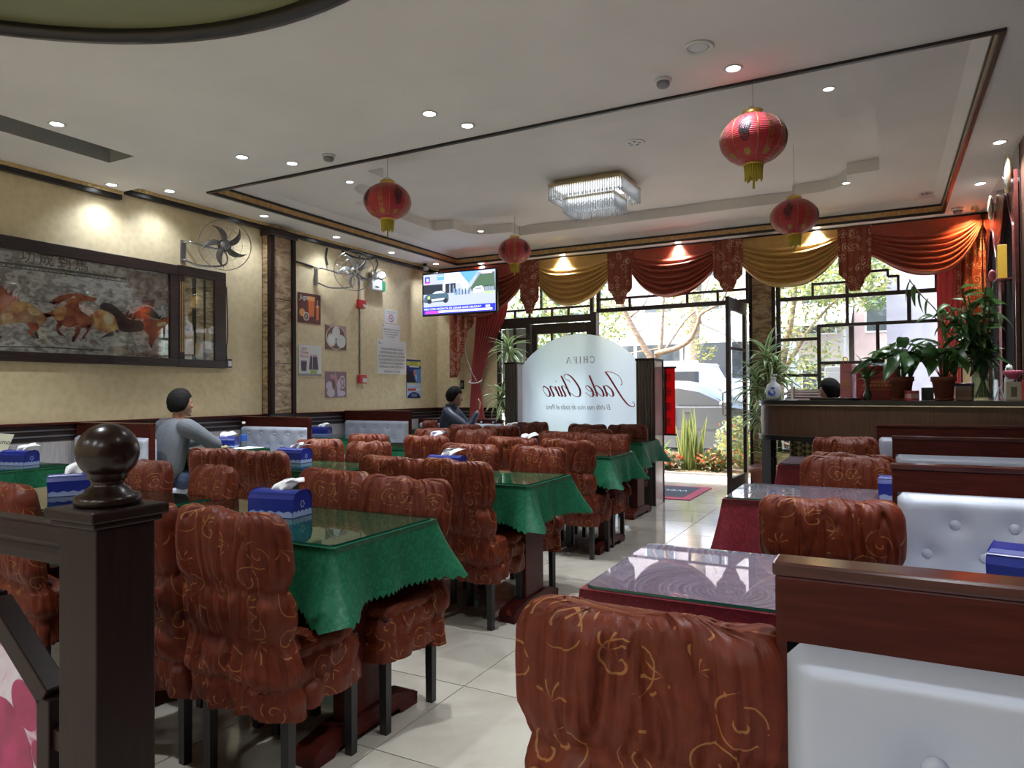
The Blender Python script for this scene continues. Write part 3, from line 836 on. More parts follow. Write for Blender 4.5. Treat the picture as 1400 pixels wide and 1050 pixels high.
for (x, y, h, lab) in ((-0.147, 1.13, 1.007, 'booth bench nearest on the right, mahogany back with white tufted vinyl, in the foreground'),
                       (0.02, 2.92, 0.992, 'second booth bench on the right, white tufted back behind the nearest tissue box'),
                       (0.035, 4.60, 0.995, 'third booth bench on the right with thin white strip showing above the second'),
                       (-0.06, 6.20, 0.992, 'farthest booth bench on the right, in front of the counter')):
    if y < 2: zr, fs, ph = (0.76, 0.65, 0.54), 0.20, 1
    else: zr, fs, ph = (0.79, 0.683, 0.57), 0.105, 0
    make_bench(x, XB, y, lab, h, 0.17, zr, fs, zc=0.892, ph=ph, front=True, rear=(y < 6), wood='wood_red')
XL = XW + 0.04
for (x1, y, h, lab) in ((-5.40, 3.78, 1.02, 'booth bench on the left behind the ball finial, with the man in grey beyond'),
                        (-5.42, 5.62, 1.01, 'middle booth bench on the left, grey-white tufted back near the pilaster'),
                        (-5.36, 7.34, 1.03, 'booth bench on the left farther back, beside the man in navy'),
                        (-4.95, 9.05, 0.86, 'low brown booth bench back in the far left corner by the curtain')):
    make_bench(XL, x1, y, lab, h, 0.20, (0.82, 0.69, 0.56), 0.14, zc=0.90 if h > 0.9 else 0.8, ph=1)

# ---------------------------------------------------------------- tissue boxes
M['blue'] = mat('blue_box_plastic', (0.007, 0.018, 0.19), 0.3)
M['bluetrim'] = mat('pale_scalloped_trim', (0.20, 0.25, 0.42), 0.4)
M['tissue'] = mat('white_tissue', (0.85, 0.86, 0.88), 0.8)
def make_tissue(x, y, rz, label, z=0.7605, tilt=0, big=1.0):
    t = thing('tissue_box', label, 'tissue box', (x, y, z), rz, 'blue tissue boxes on the tables')
    L, Wd, H = 0.215 * big, 0.125 * big, 0.105 * big
    prof = [(-Wd / 2, 0.0), (Wd / 2, 0.0), (Wd / 2, H - 0.03), (Wd / 2 - 0.012, H - 0.008), (Wd / 2 - 0.035, H), (-Wd / 2 + 0.035, H), (-Wd / 2 + 0.012, H - 0.008), (-Wd / 2, H - 0.03)]
    MB().prism(prof, -L / 2, L / 2, 'x').obj('box', M['blue'], t, 0.004)
    for s in (-1, 1):
        for ax in (0, 1):
            sc = []
            n = 10; l = L if ax == 0 else Wd
            for i in range(n + 1):
                u = -l / 2 + l * i / n
                sc.append((u, 0.022 + (0.006 if i % 2 else -0.002)))
            poly = [(-l / 2, 0.002), (l / 2, 0.002)] + sc[::-1]
            f = MB(); a = s * (Wd / 2 if ax == 0 else L / 2)
            f.prism(poly, a - 0.0008, a + 0.0012, 'y' if ax == 0 else 'x'); f.obj('scalloped_trim', M['bluetrim'], t)
    d = MB()
    for k in range(6): d.sph((L / 2 + 0.001, 0.012 * cos(k * pi / 3), 0.05 + 0.012 * sin(k * pi / 3)), (0.001, 0.005, 0.005), 6, 4)
    d.obj('flower_emblem', M['bluetrim'], t)
    P = []; sd_ = random.random() * 50
    for i in range(9):
        u = i / 8; row = []
        for j in range(11):
            v = j / 10 - 0.5
            row.append((v * 0.13 * (0.6 + 0.5 * u) + 0.04 * u * (1 + tilt), 0.014 * sin(v * 9 + sd_) * (1 - u) + 0.05 * u * u * nz(v * 3, u * 2, sd_) * 2 + 0.05 * u * u, H - 0.006 + 0.085 * u * (1 - 0.42 * u) * (1 + 0.5 * nz(v * 2.5, sd_)) - 0.04 * v * v * u))
        P.append(row)
    f = MB(); f.grid(P); f.obj('tissue_sheet', M['tissue'], t, solid=0.0008)
    return t
for a in ((-2.21, 2.12, 8, 'blue tissue box on the nearest aisle-side green table'), (-3.62, 2.10, 60, 'blue tissue box half hidden behind the ball finial'),
          (-3.80, 3.78, 5, 'blue tissue box on the second inner green table'), (-3.64, 5.35, 15, 'blue tissue box on the third inner green table, in front of the man in navy'),
          (-2.44, 3.72, 10, 'blue tissue box mostly hidden behind a chair at the second aisle-side table'), (-2.72, 5.35, 5, 'tissue box hidden behind a chair with a white tissue tip showing, third aisle-side table'),
          (-3.85, 7.18, 0, 'tissue box on the farthest inner table, only its white tissue showing'),
          (-5.52, 2.82, 15, 'blue tissue box on the left wall table nearest the camera'), (-5.93, 6.33, 12, 'blue tissue box between two left booth benches, below the pilaster'),
          (-5.42, 4.52, 30, 'blue tissue box behind the arm of the man in grey'), (0.355, 1.94, -12, 'large blue tissue box on the nearest red table at the right edge'),
          (0.08, 3.66, 0, 'blue tissue box on the second red table, half hidden by a bench back')):
    make_tissue(a[0], a[1], radians(a[2]), a[3], big=1.32 if 'large' in a[3] else 1.0)
# ---------------------------------------------------------------- ceiling fittings
M['lamp_on'] = emit('downlight_led', (0.86, 0.93, 1.0), 9.0)
M['lamp_off'] = mat('downlight_off', (0.62, 0.62, 0.62), 0.4)
M['ring'] = mat('downlight_ring', (0.70, 0.70, 0.68), 0.35)
ringm = MB().lathe([(0.040, 0.0), (0.056, 0.0), (0.058, -0.004), (0.052, -0.008), (0.043, -0.006), (0.040, 0.0)], (0, 0, 0), 24).mesh('trim_ring', M['ring'])
lensm = MB().lathe([(0.0001, -0.0035), (0.03, -0.0035), (0.041, -0.002)], (0, 0, 0), 20).mesh('lens', M['lamp_on'])
lensoff = MB().lathe([(0.0001, -0.0035), (0.03, -0.0035), (0.041, -0.002)], (0, 0, 0), 20).mesh('lens', M['lamp_off'])
ld = bpy.data.lights.new('downlight_beam', 'SPOT')
ld.energy = LAMP_W * 4; ld.spot_size = radians(96); ld.spot_blend = 1.0; ld.shadow_soft_size = 0.04; ld.color = (0.90, 0.95, 1.0)
ld2 = ld.copy(); ld2.energy = ld.energy * 0.8; ld2.spot_size = radians(150)
def downlight(x, y, z, label, on=True, sc=1.0, beam=None):
    t = thing('downlight', label, 'ceiling light', (x, y, z - 0.0005), 0, 'round recessed ceiling lights')
    put('trim_ring', ringm, t, (0, 0, 0), (0, 0, 0), (sc, sc, sc)); put('lens', lensm if on else lensoff, t, (0, 0, 0), (0, 0, 0), (sc, sc, sc))
    if on:
        l = bpy.data.objects.new('downlight_beam', beam or ld); COL.objects.link(l); l.parent = t; l.location = (0, 0, -0.03)
DL = [(-6.27, 3.98, ZL, 'lit downlight by the left wall, just before the ceiling step'), (-6.21, 4.53, ZC, 'lit downlight by the left wall, just past the ceiling step'),
      (-6.16, 5.68, ZC, 'lit downlight by the left wall above the pilaster'), (-6.20, 6.91, ZC, 'lit downlight by the left wall above the farther wall fan'),
      (-6.20, 8.05, ZC, 'lit downlight by the left wall above the notices'), (-6.15, 9.1, ZC, 'lit downlight in the far left ceiling corner beside the camera bracket'),
      (-4.62, 4.03, ZL, 'lit downlight on the lower ceiling, left of centre'), (-4.54, 4.5, ZC, 'lit downlight at the left front corner of the ceiling tray'),
      (-2.77, 4.03, ZL, 'lit downlight on the lower ceiling, near the centre'), (-2.75, 4.5, ZC, 'lit downlight midway along the front of the ceiling tray'),
      (-0.81, 4.5, ZC, 'bright lit downlight in front of the tray near the right red lantern'), (-5.52, 9.42, ZC, 'lit downlight above the television'),
      (-4.14, 9.42, ZC, 'lit downlight above the left gold swag'), (-2.44, 9.42, ZC, 'lit downlight above the middle red swag'), (-0.72, 9.42, ZC, 'lit downlight above the right gold swag, behind a lantern'),
      (-0.33, 5.5, ZT, 'lit downlight inside the tray at its front right'), (-0.33, 8.1, ZT, 'lit downlight inside the tray at its back right'),
      (-4.75, 8.1, ZT, 'small downlight inside the tray at its back left'), (-4.8, 5.55, ZT, 'small downlight inside the tray at its front left'),
      (0.85, 8.2, ZC, 'lit downlight near the right wall mirror, toward the curtain'), (0.85, 6.9, ZC, 'lit downlight near the right wall mirror, nearer the camera')]
ld3 = ld.copy(); ld3.energy = ld.energy * 0.17; ld3.spot_size = radians(128); ld3.color = (0.78, 0.86, 1.0)
for x, y, z, lab in DL: downlight(x, y, z, lab, True, 0.8 if z == ZT else 1.0, ld3 if x < -6 or x == -0.81 else None)
downlight(-0.905, 3.98, ZL, 'unlit downlight with wide white rim near the top edge', False, 1.5)
# lamps added in the near and rear ceiling to brighten the room
for x in (-5.2, -3.4, -1.4, 0.3):
    for y in (-3.0, -1.9, 1.6, 2.9):
        if y == 1.6 and -4.75 < x < -0.45: continue
        if x == -5.2 and y == 1.6: x_ = -4.95
        else: x_ = x
        if y == 2.9 and x in (-3.4,): continue
        downlight(x_, y, ZL, 'added recessed downlight of the near ceiling outside the view, %s, %s' % ({(-5.2): 'far left', (-3.4): 'left', (-1.4): 'middle', 0.3: 'right'}[x], {-3.0: 'rearmost row', -1.9: 'rear row', 1.6: 'row over the camera', 2.9: 'front row'}[y]), beam=ld2 if y < 0 else None)
downlight(-2.6, 0.9, ZL + 0.25, 'downlight glowing inside the green ceiling dome', True, 1.2)

def tm_curve(body, size, font_shear=0.0, ext=0.0, align='CENTER', sp=1.0, lsp=1.0):
    c = bpy.data.curves.new('t', 'FONT'); c.body = body; c.size = size; c.shear = font_shear; c.extrude = ext
    c.align_x = align; c.align_y = 'CENTER'; c.space_character = sp; c.space_line = lsp
    c.resolution_u = 4
    o = bpy.data.objects.new('t', c); COL.objects.link(o)
    dg = bpy.context.evaluated_depsgraph_get(); dg.update()
    me = bpy.data.meshes.new_from_object(o.evaluated_get(dg))
    vs = [tuple(v.co) for v in me.vertices]; fs = [tuple(p.vertices) for p in me.polygons]
    bpy.data.objects.remove(o); bpy.data.curves.remove(c); bpy.data.meshes.remove(me)
    return vs, fs
TX = {}
def text(mb, body, size, f, mi=0, **k):
    key = (body, size, str(k))
    if key not in TX: TX[key] = tm_curve(body, size, **k)
    vs, fs = TX[key]
    mb.add([f(v[0], v[1]) for v in vs], fs, mi)

# smoke detectors, speakers, sprinkler
def detector(x, y, z, lab):
    t = thing('smoke_detector', lab, 'smoke detector', (x, y, z), 0, 'ceiling smoke detectors')
    MB().lathe([(0.055, 0), (0.055, -0.014), (0.048, -0.018), (0.0001, -0.018)], (0, 0, 0), 20).obj('base', M['white'], t)
    MB().lathe([(0.042, -0.018), (0.042, -0.038), (0.034, -0.048), (0.0001, -0.05)], (0, 0, 0), 20).obj('sensor_head', M['grey'], t)
detector(-1.24, 4.45, ZC, 'round smoke detector on the ceiling in front of the tray, right of centre')
detector(-4.12, 4.5, ZC, 'round smoke detector on the ceiling in front of the tray, left')
def speaker(x, y, z, lab, r=0.085):
    t = thing('ceiling_speaker', lab, 'speaker', (x, y, z), 0)
    MB().lathe([(r, 0), (r * 1.15, -0.001), (r * 1.15, -0.006), (r, -0.008)], (0, 0, 0), 24).obj('rim', M['ring'], t)
    g = MB(); g.lathe([(r, -0.004), (0.0001, -0.004)], (0, 0, 0), 20)
    for k in range(5):
        a = 2 * pi * k / 5; g.sph((r * .55 * cos(a), r * .55 * sin(a), -0.006), (0.02, 0.02, 0.006), 8, 5)
    g.obj('grille', M['grey'], t)
speaker(-2.0, 6.2, ZR, 'small floral grille on the white recess ceiling')
speaker(0.42, 8.95, ZT, 'dark round fitting inside the tray at its back right corner', 0.06)

# ---------------------------------------------------------------- chandelier
M['crystal'] = NT('crystal').set(Base_Color=(0.82, 0.86, 0.90), Roughness=0.05, Metallic=0.0, Specular_IOR_Level=1.0, Transmission_Weight=0.55, IOR=1.5).m
M['led'] = emit('led_panel', (0.95, 0.97, 1.0), 0.9)
M['brass'] = mat('brushed_brass', (0.55, 0.44, 0.27), 0.3, 0.9)
ch = thing('chandelier', 'rectangular two tier crystal rod chandelier with a brass frame on the ceiling', 'chandelier', (-2.76, 7.16, ZR))
MB().box(-0.36, 0.36, -0.25, 0.25, -0.045, -0.001).obj('ceiling_plate', M['brass'], ch, 0.004)
MB().box(-0.42, 0.42, -0.31, 0.31, -0.075, -0.045).obj('upper_frame', M['brass'], ch, 0.004)
MB().box(-0.30, 0.30, -0.20, 0.20, -0.20, -0.175).obj('lower_frame', M['brass'], ch, 0.004)
MB().box(-0.36, 0.36, -0.26, 0.26, -0.092, -0.0755).obj('led_panel', M['led'], ch)
MB().box(-0.26, 0.26, -0.16, 0.16, -0.215, -0.2005).obj('led_panel', M['led'], ch)
rod = MB().tube([(0, 0, 0), (0, 0, -0.135), (0, 0, -0.15)], [0.0085, 0.0085, 0.002], 6, 0, False, False).mesh('crystal_rod', M['crystal'])
def rods(hx, hy, z, step):
    out = []
    for s in (-1, 1):
        k = int(2 * hx / step)
        out += [(-hx + 2 * hx * i / k, s * hy, z) for i in range(k + 1)]
        k = int(2 * hy / step)
        out += [(s * hx, -hy + 2 * hy * i / k, z) for i in range(1, k)]
    return out
for p in rods(0.41, 0.30, -0.076, 0.026) + rods(0.29, 0.19, -0.2005, 0.026): put('crystal_rod', rod, ch, p)
b = MB()
for i in range(17):
    for j in range(12):
        b.sph((-0.25 + 0.5 * i / 16, -0.155 + 0.31 * j / 11, -0.245 - 0.03 * ((i + j) % 2)), 0.013, 6, 4)
for p in rods(0.36, 0.25, -0.17, 0.045): b.sph(p, 0.016, 6, 4)
stuff(b.obj('crystal_beads', M['crystal'], ch))

# ---------------------------------------------------------------- red lanterns
def lantern_mat():
    t = NT('red_lantern_silk')
    v = t.co('Object')
    z = t.n('SeparateXYZ', {0: v}).outputs[2]
    w = t.math('SINE', t.math('MULTIPLY', z, 520))
    t.set(Base_Color=(0.42, 0.012, 0.022), Roughness=0.42, Sheen_Weight=0.3, Subsurface_Weight=0.0)
    t.bump(w, 0.35, 0.003)
    return t.m
M['lantern'] = lantern_mat()
M['fringe'] = mat('yellow_fringe', (0.46, 0.38, 0.035), 0.6)
M['goldprint'] = mat('dull_gold_print', (0.36, 0.23, 0.05), 0.4, 0.4)
def make_lantern(x, y, z, rz, ztop, label):
    t = thing('red_lantern', label, 'lantern', (x, y, z), rz, 'red paper lanterns')
    RX, RZ = 0.212, 0.165
    pr = [(0.062, RZ * sqrt(1 - (0.062 / RX) ** 2) * -1)]
    for i in range(1, 24):
        a = -1.27 + 2.54 * i / 24
        pr.append((RX * cos(a), RZ * sin(a)))
    pr.append((0.062, -pr[0][1])); zz = pr[-1][1]
    MB().lathe(pr, (0, 0, 0), 48).obj('lantern_body', M['lantern'], t)
    for k in range(8):
        a = 2 * pi * k / 8
        s = MB(); s.tube([(cos(a) * (r + 0.001), sin(a) * (r + 0.001), h) for r, h in pr], 0.0022, 5); s.obj('seam', M['goldprint'], t)
    MB().lathe([(0.064, zz - 0.004), (0.068, zz + 0.004), (0.066, zz + 0.028), (0.058, zz + 0.03), (0.056, zz)], (0, 0, 0), 24).obj('top_cap', M['gold'], t)
    MB().lathe([(0.056, -zz), (0.058, -zz - 0.016), (0.064, -zz - 0.014), (0.064, -zz + 0.004)], (0, 0, 0), 24).obj('bottom_cap', M['gold'], t)
    f = MB()
    for k in range(22):
        a = 2 * pi * k / 22
        f.tube([(0.055 * cos(a), 0.055 * sin(a), -zz - 0.012), (0.050 * cos(a), 0.050 * sin(a), -zz - 0.06), (0.052 * cos(a), 0.052 * sin(a), -zz - 0.095 - 0.01 * (k % 3))], [0.008, 0.0085, 0.006], 5)
    stuff(f.obj('fringe', M['fringe'], t))
    MB().tube([(0, 0, -zz - 0.01), (0, 0, -zz - 0.165)], [0.004, 0.009], 6).obj('tassel', M['fringe'], t)
    MB().tube([(0, 0, zz + 0.06), (0, 0, ztop - z)], 0.002, 4).obj('cord', M['goldprint'], t)
    h = MB(); h.tube([(-0.06, 0, zz + 0.02), (-0.03, 0, zz + 0.05), (0, 0, zz + 0.062), (0.03, 0, zz + 0.05), (0.06, 0, zz + 0.02)], 0.003, 5); h.obj('hanger', M['gold'], t)
    def wrap(lon):
        def f(px, pz):
            r = RX * sqrt(max(0.05, 1 - (pz / RZ) ** 2)) + 0.0016
            a = lon + px / RX
            return (r * cos(a), r * sin(a), pz * 1.004)
        return f
    for k in range(8):
        lon = -pi / 2 + 2 * pi * (k + 0.5) / 8
        m = MB(); fn = wrap(lon)
        if k % 2 == 0:
            # dark standing figure motif, kept generic
            for (ex, ez, ax_, az) in ((0, 0.085, 0.020, 0.024), (0, 0.03, 0.034, 0.045), (0, -0.025, 0.030, 0.04), (0.030, 0.045, 0.012, 0.03), (-0.03, 0.02, 0.012, 0.03)):
                for ring in range(3):
                    n = 18; r0_, r1_ = (1.0, 0.80) if ring == 0 else (0.62, 0.45) if ring == 1 else (0.28, 0.0)
                    vs = [fn(ex + ax_ * r * cos(2 * pi * i / n), ez + az * r * sin(2 * pi * i / n)) for r in (r0_, r1_) for i in range(n)]
                    m.add(vs, [(i, (i + 1) % n, n + (i + 1) % n, n + i) for i in range(n)])
            m.obj('dark_figure_motif', M['black_print'], t)
        else:
            for i, chs in enumerate('恭喜發財'): text(m, chs, 0.052, lambda a, b_, i=i: fn(a, b_ + 0.085 - 0.056 * i))
            m.obj('gold_characters', M['goldprint'], t)
        m = MB()
        for (dx, a, b_) in ((0, 0.035, 0.006), (0, 0.022, 0.018), (-0.02, 0.006, 0.016), (0.02, 0.006, 0.016)):
            vs = [fn(dx + a * cos(2 * pi * i / 12), -0.118 + b_ * sin(2 * pi * i / 12)) for i in range(12)]
            m.add(vs, [tuple(range(12))])
        m.obj('gold_cloud', M['goldprint'], t)
for a in ((-0.742, 4.80, 2.905, 1.085, ZT, 'red lantern at the upper right with dark figure print, nearest on the right'),
          (-3.97, 5.10, 3.00, 0.75, ZT, 'red lantern nearest on the left, above the chair rows'),
          (-0.722, 6.98, 2.868, 1.035, ZR, 'red lantern farther right, hanging in front of the gold swag'),
          (-4.20, 8.02, 3.082, 0.9, ZR, 'red lantern farther left, hanging beside the television')):
    make_lantern(*a)
# ---------------------------------------------------------------- curtains and valance
def satin_gold(name, c1, c2, sc=7, rough=0.38):
    t = NT(name)
    f = t.noise(t.co('Object'), 22, 4, 0.6, 1.0)
    t.set(Base_Color=t.ramp(f, [(0.3, c1), (0.7, c2)]), Roughness=rough, Sheen_Weight=0.3, Sheen_Roughness=0.35)
    tr = t.n('BsdfTranslucent', {'Color': (*c2, 1)}); mx = t.n('MixShader', {0: 0.14, 1: t.b.outputs[0], 2: tr.outputs[0]}); t.l(mx.outputs[0], t.o.inputs[0])
    return t.m
M['goldcloth'] = satin_gold('gold_satin', (0.60, 0.36, 0.10), (0.74, 0.48, 0.16))
M['redcloth'] = satin_gold('russet_satin', (0.38, 0.075, 0.04), (0.48, 0.10, 0.055))
def sheer():
    t = NT('red_sheer')
    t.set(Base_Color=(0.55, 0.13, 0.13), Roughness=0.6)
    tr = t.n('BsdfTranslucent', {'Color': (0.80, 0.24, 0.22, 1)})
    mx = t.n('MixShader', {0: 0.45, 1: t.b.outputs[0], 2: tr.outputs[0]})
    t.l(mx.outputs[0], t.o.inputs[0])
    return t.m
M['sheer'] = sheer()
YV = 9.45
def swag(x0, x1, ztop, dip, hl, hr, m, label, seed, asym=0.0, y=YV):
    NU, NV = 56, 84
    rows = []
    K = 7
    for i in range(NV + 1):
        v = i / NV; row = []
        for j in range(NU + 1):
            u = j / NU
            s_ = 1 - abs(2 * (u ** (1 + asym)) - 1) ** 2.3
            side = lerp(hl, hr, u)
            flatz = 0.22
            drop = side * v + (dip - side) * s_ * v
            if v < flatz: f = 0
            else: f = (v - flatz) / (1 - flatz)
            ph = f * K + 0.16 * sin(u * 5 + seed) * f + 0.25 * nz(u * 2.2, f * 3, seed)
            r = 1 - abs(cos(pi * ph)) ** 1.6
            env = 0.35 + 0.65 * s_
            d = (0.090 * r * env + 0.03 * f * s_) * (0 if v < flatz else min(1, f * 6)) + 0.05 * s_ * v
            # side: the cloth is gathered close to the corners
            x = lerp(x0, x1, u)
            row.append((x, y - 0.01 - d, ztop - drop + 0.008 * nz(u * 5, v * 3, seed) * v))
        rows.append(row)
    mb = MB(); mb.grid(rows)
    o = mb.obj('curtain_swag', m, None, solid=0.004)
    return tag(o, label, 'curtain', 'valance swags')
ZTOP = 3.225
swag(-6.30, -4.78, ZTOP, 0.80, 0.42, 0.30, M['redcloth'], 'dark red swag on the far left, behind the television', 1.0)
swag(-4.56, -3.42, ZTOP, 0.72, 0.32, 0.36, M['goldcloth'], 'gold satin swag on the left, between two russet tails', 2.0)
swag(-3.09, -1.95, ZTOP, 0.70, 0.34, 0.34, M['redcloth'], 'russet satin swag in the middle above the open doorway', 3.3)
swag(-1.62, -0.46, ZTOP, 0.68, 0.34, 0.30, M['goldcloth'], 'gold satin swag on the right, behind a red lantern', 4.1)
swag(-0.14, 0.985, ZTOP, 0.66, 0.36, 0.12, M['redcloth'], 'large russet swag on the right reaching the mirror corner', 5.7, 0.15)
def tail(xc, hw, ztop, zlow, label, seed, y=YV - 0.045):
    NU = 60; rows = []
    for i in range(31):
        v = i / 30; row = []
        for j in range(NU + 1):
            u = -1 + 2 * j / NU
            au = abs(u)
            # stepped outline: wide upper part, then steps in to the short central tongue
            zb = zlow if au < 0.36 else lerp(zlow + 0.03, zlow + 0.10, (au - 0.36) / 0.22) if au < 0.58 else lerp(zlow + 0.13, zlow + 0.21, (au - 0.58) / 0.42)
            z = lerp(ztop, zb, v)
            d = 0.020 * abs(sin(u * pi * 2.5)) ** 0.6 + 0.018 * (1 - au) + 0.008 * nz(u * 4, v * 2, seed)
            row.append((xc + hw * u * (1.06 - 0.06 * v), y - d, z))
        rows.append(row)
    uvs = [[((c[0] - xc) * 1.3 + seed, c[2] * 1.3) for c in r] for r in rows]
    mb = MB(); mb.grid(rows, uv=uvs)
    t = thing('curtain_tail', label, 'curtain', (0, 0, 0), 0, 'valance tails')
    t.location = (xc, y, ztop)
    mb.v = [(a - xc, b - y, c - ztop) for a, b, c in mb.v]
    mb.obj('pleated_cloth', M['jabot'], t, solid=0.004)
    e = MB()
    for k in range(4): e.sph((hw * 0.9 * (-0.30 + 0.2 * k), -0.035, zlow - ztop), 0.009, 8, 6)
    e.obj('gold_edge_bead', M['gold'], t)
tail(-4.67, 0.155, ZTOP, 2.43, 'russet jacquard tail hanging right of the television', 1.0)
tail(-3.255, 0.175, ZTOP, 2.48, 'russet jacquard tail between the left gold swag and the middle red swag', 2.4)
tail(-1.785, 0.185, ZTOP, 2.55, 'russet jacquard tail above the open door leaf', 3.9)
tail(-0.30, 0.175, ZTOP, 2.45, 'russet jacquard tail between the right gold swag and the right red swag', 5.2)
def drape(name, label, prof, nf, amp, m, y, seed, uvs=False):
    """prof: (z, xl, xr) from the top down"""
    rows = []; NU = nf * 8
    z0, z1 = prof[0][0], prof[-1][0]; n = 60
    P = sorted(prof)
    for i in range(n + 1):
        z = lerp(z0, z1, i / n); xl, xr = tab(P, z); row = []
        for j in range(NU + 1):
            u = j / NU
            row.append((lerp(xl, xr, u), y - amp * (0.5 + 0.5 * cos(2 * pi * nf * u + 0.8 * nz(u * 3, z * 0.8, seed))) * min(1, (xr - xl) / 0.3 + 0.3) - 0.01 * nz(u * 4, z * 2, seed), z))
        rows.append(row)
    mb = MB(); mb.grid(rows, uv=[[(c[0] * 1.5, c[2] * 1.5) for c in r] for r in rows] if uvs else None)
    o = mb.obj(name, m, None, solid=0.003)
    return tag(o, label, 'curtain')
drape('sheer_curtain', 'red sheer curtain gathered by a white tieback, left of the windows', [(3.18, -5.75, -4.95), (2.45, -5.62, -5.08), (2.0, -5.66, -5.32), (1.6, -5.71, -5.50), (1.41, -5.715, -5.575), (1.2, -5.73, -5.54), (0.7, -5.76, -5.46), (0.06, -5.80, -5.36)], 9, 0.05, M['sheer'], YV + 0.02, 1)
tb_ = MB(); tb_.tube(smooth([(-5.735, YV - 0.06, 1.42), (-5.645, YV - 0.085, 1.405), (-5.56, YV - 0.06, 1.42), (-5.56, YV + 0.03, 1.46), (-5.645, YV + 0.06, 1.50), (-5.735, YV + 0.03, 1.46)], 4, True), 0.011, 6, closed=True)
tag(tb_.obj('curtain_tieback', M['white'], None), 'white cord tieback around the left red sheer curtain', 'tieback')
cc = MB(); cc.tube(smooth([(-5.80, YV - 0.06, 2.35), (-5.77, YV - 0.10, 1.9), (-5.66, YV - 0.115, 1.6), (-5.57, YV - 0.105, 1.44)], 6), 0.004, 5)
tag(cc.obj('pull_cord', M['white'], None), 'thin pale cord hanging beside the left red curtain', 'cord')
drape('sheer_curtain', 'red sheer curtain on the right of the right window, behind the plants', [(3.0, 0.56, 0.80), (2.4, 0.545, 0.78), (1.6, 0.55, 0.77), (1.0, 0.58, 0.77), (0.5, 0.58, 0.78)], 4, 0.05, M['sheer'], YV + 0.06, 2)
def cascade(label, steps, y, seed, m):
    """steps: (x0, x1, zb0, zb1) pleats from the outside in"""
    mb = MB(); rows = []
    xs = []
    NU = 64; x0, x1 = steps[0][0], steps[-1][1]
    for i in range(25):
        v = i / 24; row = []
        for j in range(NU + 1):
            x = lerp(x0, x1, j / NU)
            st = [s for s in steps if s[0] - 1e-6 <= x <= s[1] + 1e-6][0]
            k = (x - st[0]) / (st[1] - st[0])
            zb = lerp(st[2], st[3], k)
            row.append((x, y - 0.05 * abs(sin(pi * 3.5 * j / NU)) - 0.012 * nz(x * 6, v, seed), lerp(3.15, zb, v)))
        rows.append(row)
    mb.grid(rows, uv=[[(c[0] * 1.4, c[2] * 1.4) for c in r] for r in rows])
    return tag(mb.obj('curtain_cascade', m, None, solid=0.004), label, 'curtain')
cascade('russet stepped cascade hanging in the far left corner below the television', [(-6.09, -5.96, 1.49, 1.50), (-5.96, -5.87, 1.50, 1.62), (-5.87, -5.82, 1.78, 1.88), (-5.82, -5.74, 2.0, 2.12), (-5.74, -5.61, 2.22, 2.34)], YV - 0.06, 3, M['jabot'])
cascade('russet stepped cascade in the right corner against the mirror wall', [(0.72, 0.80, 2.30, 2.20), (0.80, 0.88, 2.0, 1.86), (0.88, 0.985, 1.62, 1.45)], YV + 0.075, 4, M['jabot'])

# ---------------------------------------------------------------- television
tvx, tvy, tvz = -5.66, 8.98, 2.772
tv = thing('television', 'flat television on a wall arm showing a street news scene', 'television', (tvx, tvy, tvz), radians(2.5))
TVW, TVH = 1.27, 0.635
MB().box(-TVW / 2 - 0.012, TVW / 2 + 0.012, 0, 0.05, -TVH / 2 - 0.016, TVH / 2 + 0.012).obj('bezel', M['black'], tv, 0.006)
E_ = {}
def em(name, c, st=0.9):
    if name not in E_: E_[name] = emit('screen_' + name, c, st)
    return E_[name]
mats = [em('road', (0.32, 0.36, 0.52)), em('blue', (0.02, 0.03, 0.42)), em('pink', (0.75, 0.05, 0.45)), em('white', (0.78, 0.80, 0.92)), em('dark', (0.02, 0.025, 0.035)),
        em('building', (0.33, 0.36, 0.52)), em('pale', (0.55, 0.62, 0.85)), em('sky', (0.10, 0.28, 0.72)), em('green', (0.06, 0.11, 0.07)), em('car', (0.05, 0.09, 0.13)), em('grey', (0.22, 0.25, 0.33)), em('lime', (0.35, 0.50, 0.15)), em('lilac', (0.50, 0.38, 0.70))]
sc = MB()
def sr(l, layer, mi):
    w, h = TVW / 2 - 0.012, TVH / 2 - 0.012
    P = [(-w + 2 * w * x, h - 2 * h * y) for x, y in l]
    sc.flat([P], -0.001 - layer * 0.0006, 'y', mi)
def srr(x0, y0, x1, y1, layer, mi): sr([(x0, y0), (x1, y0), (x1, y1), (x0, y1)], layer, mi)
srr(0, 0, 1, 1, 0, 0); srr(0, 0, 1, .47, 1, 5); srr(.30, 0, .62, .27, 2, 6); sr([(.48, 0), (.78, 0), (.66, .45), (.56, .45)], 3, 6); sr([(.52, 0), (.78, 0), (.64, .30)], 4, 7)
srr(.64, .04, .80, .50, 3, 10); sr([(.80, .08), (.99, .06), (1, .50), (.70, .50), (.66, .42)], 4, 8)
srr(0, .26, .46, .50, 4, 4); srr(.28, .25, .315, .50, 5, 3); srr(.37, .28, .39, .5, 5, 10); srr(.42, .3, .435, .5, 5, 10); srr(.20, .02, .30, .16, 5, 7); srr(.21, .05, .29, .07, 6, 3)
for k in range(14): srr(.33 + .018 * k, .05 + .05 * (k % 4), .338 + .018 * k, .075 + .05 * (k % 4), 5, 4)
for k in range(10): srr(.44 + .022 * k, .40 + .012 * (k % 3), .452 + .022 * k, .56, 6, 4 if k % 2 else 7)
sr([(.02, .56), (.06, .50), (.14, .49), (.17, .43), (.28, .42), (.33, .49), (.36, .53), (.365, .66), (.34, .70), (.03, .71), (0, .68)], 7, 9)
sr([(.13, .49), (.18, .44), (.27, .435), (.31, .49)], 8, 6); sr([(.07, .64), (.30, .61), (.31, .65), (.08, .69)], 8, 3)
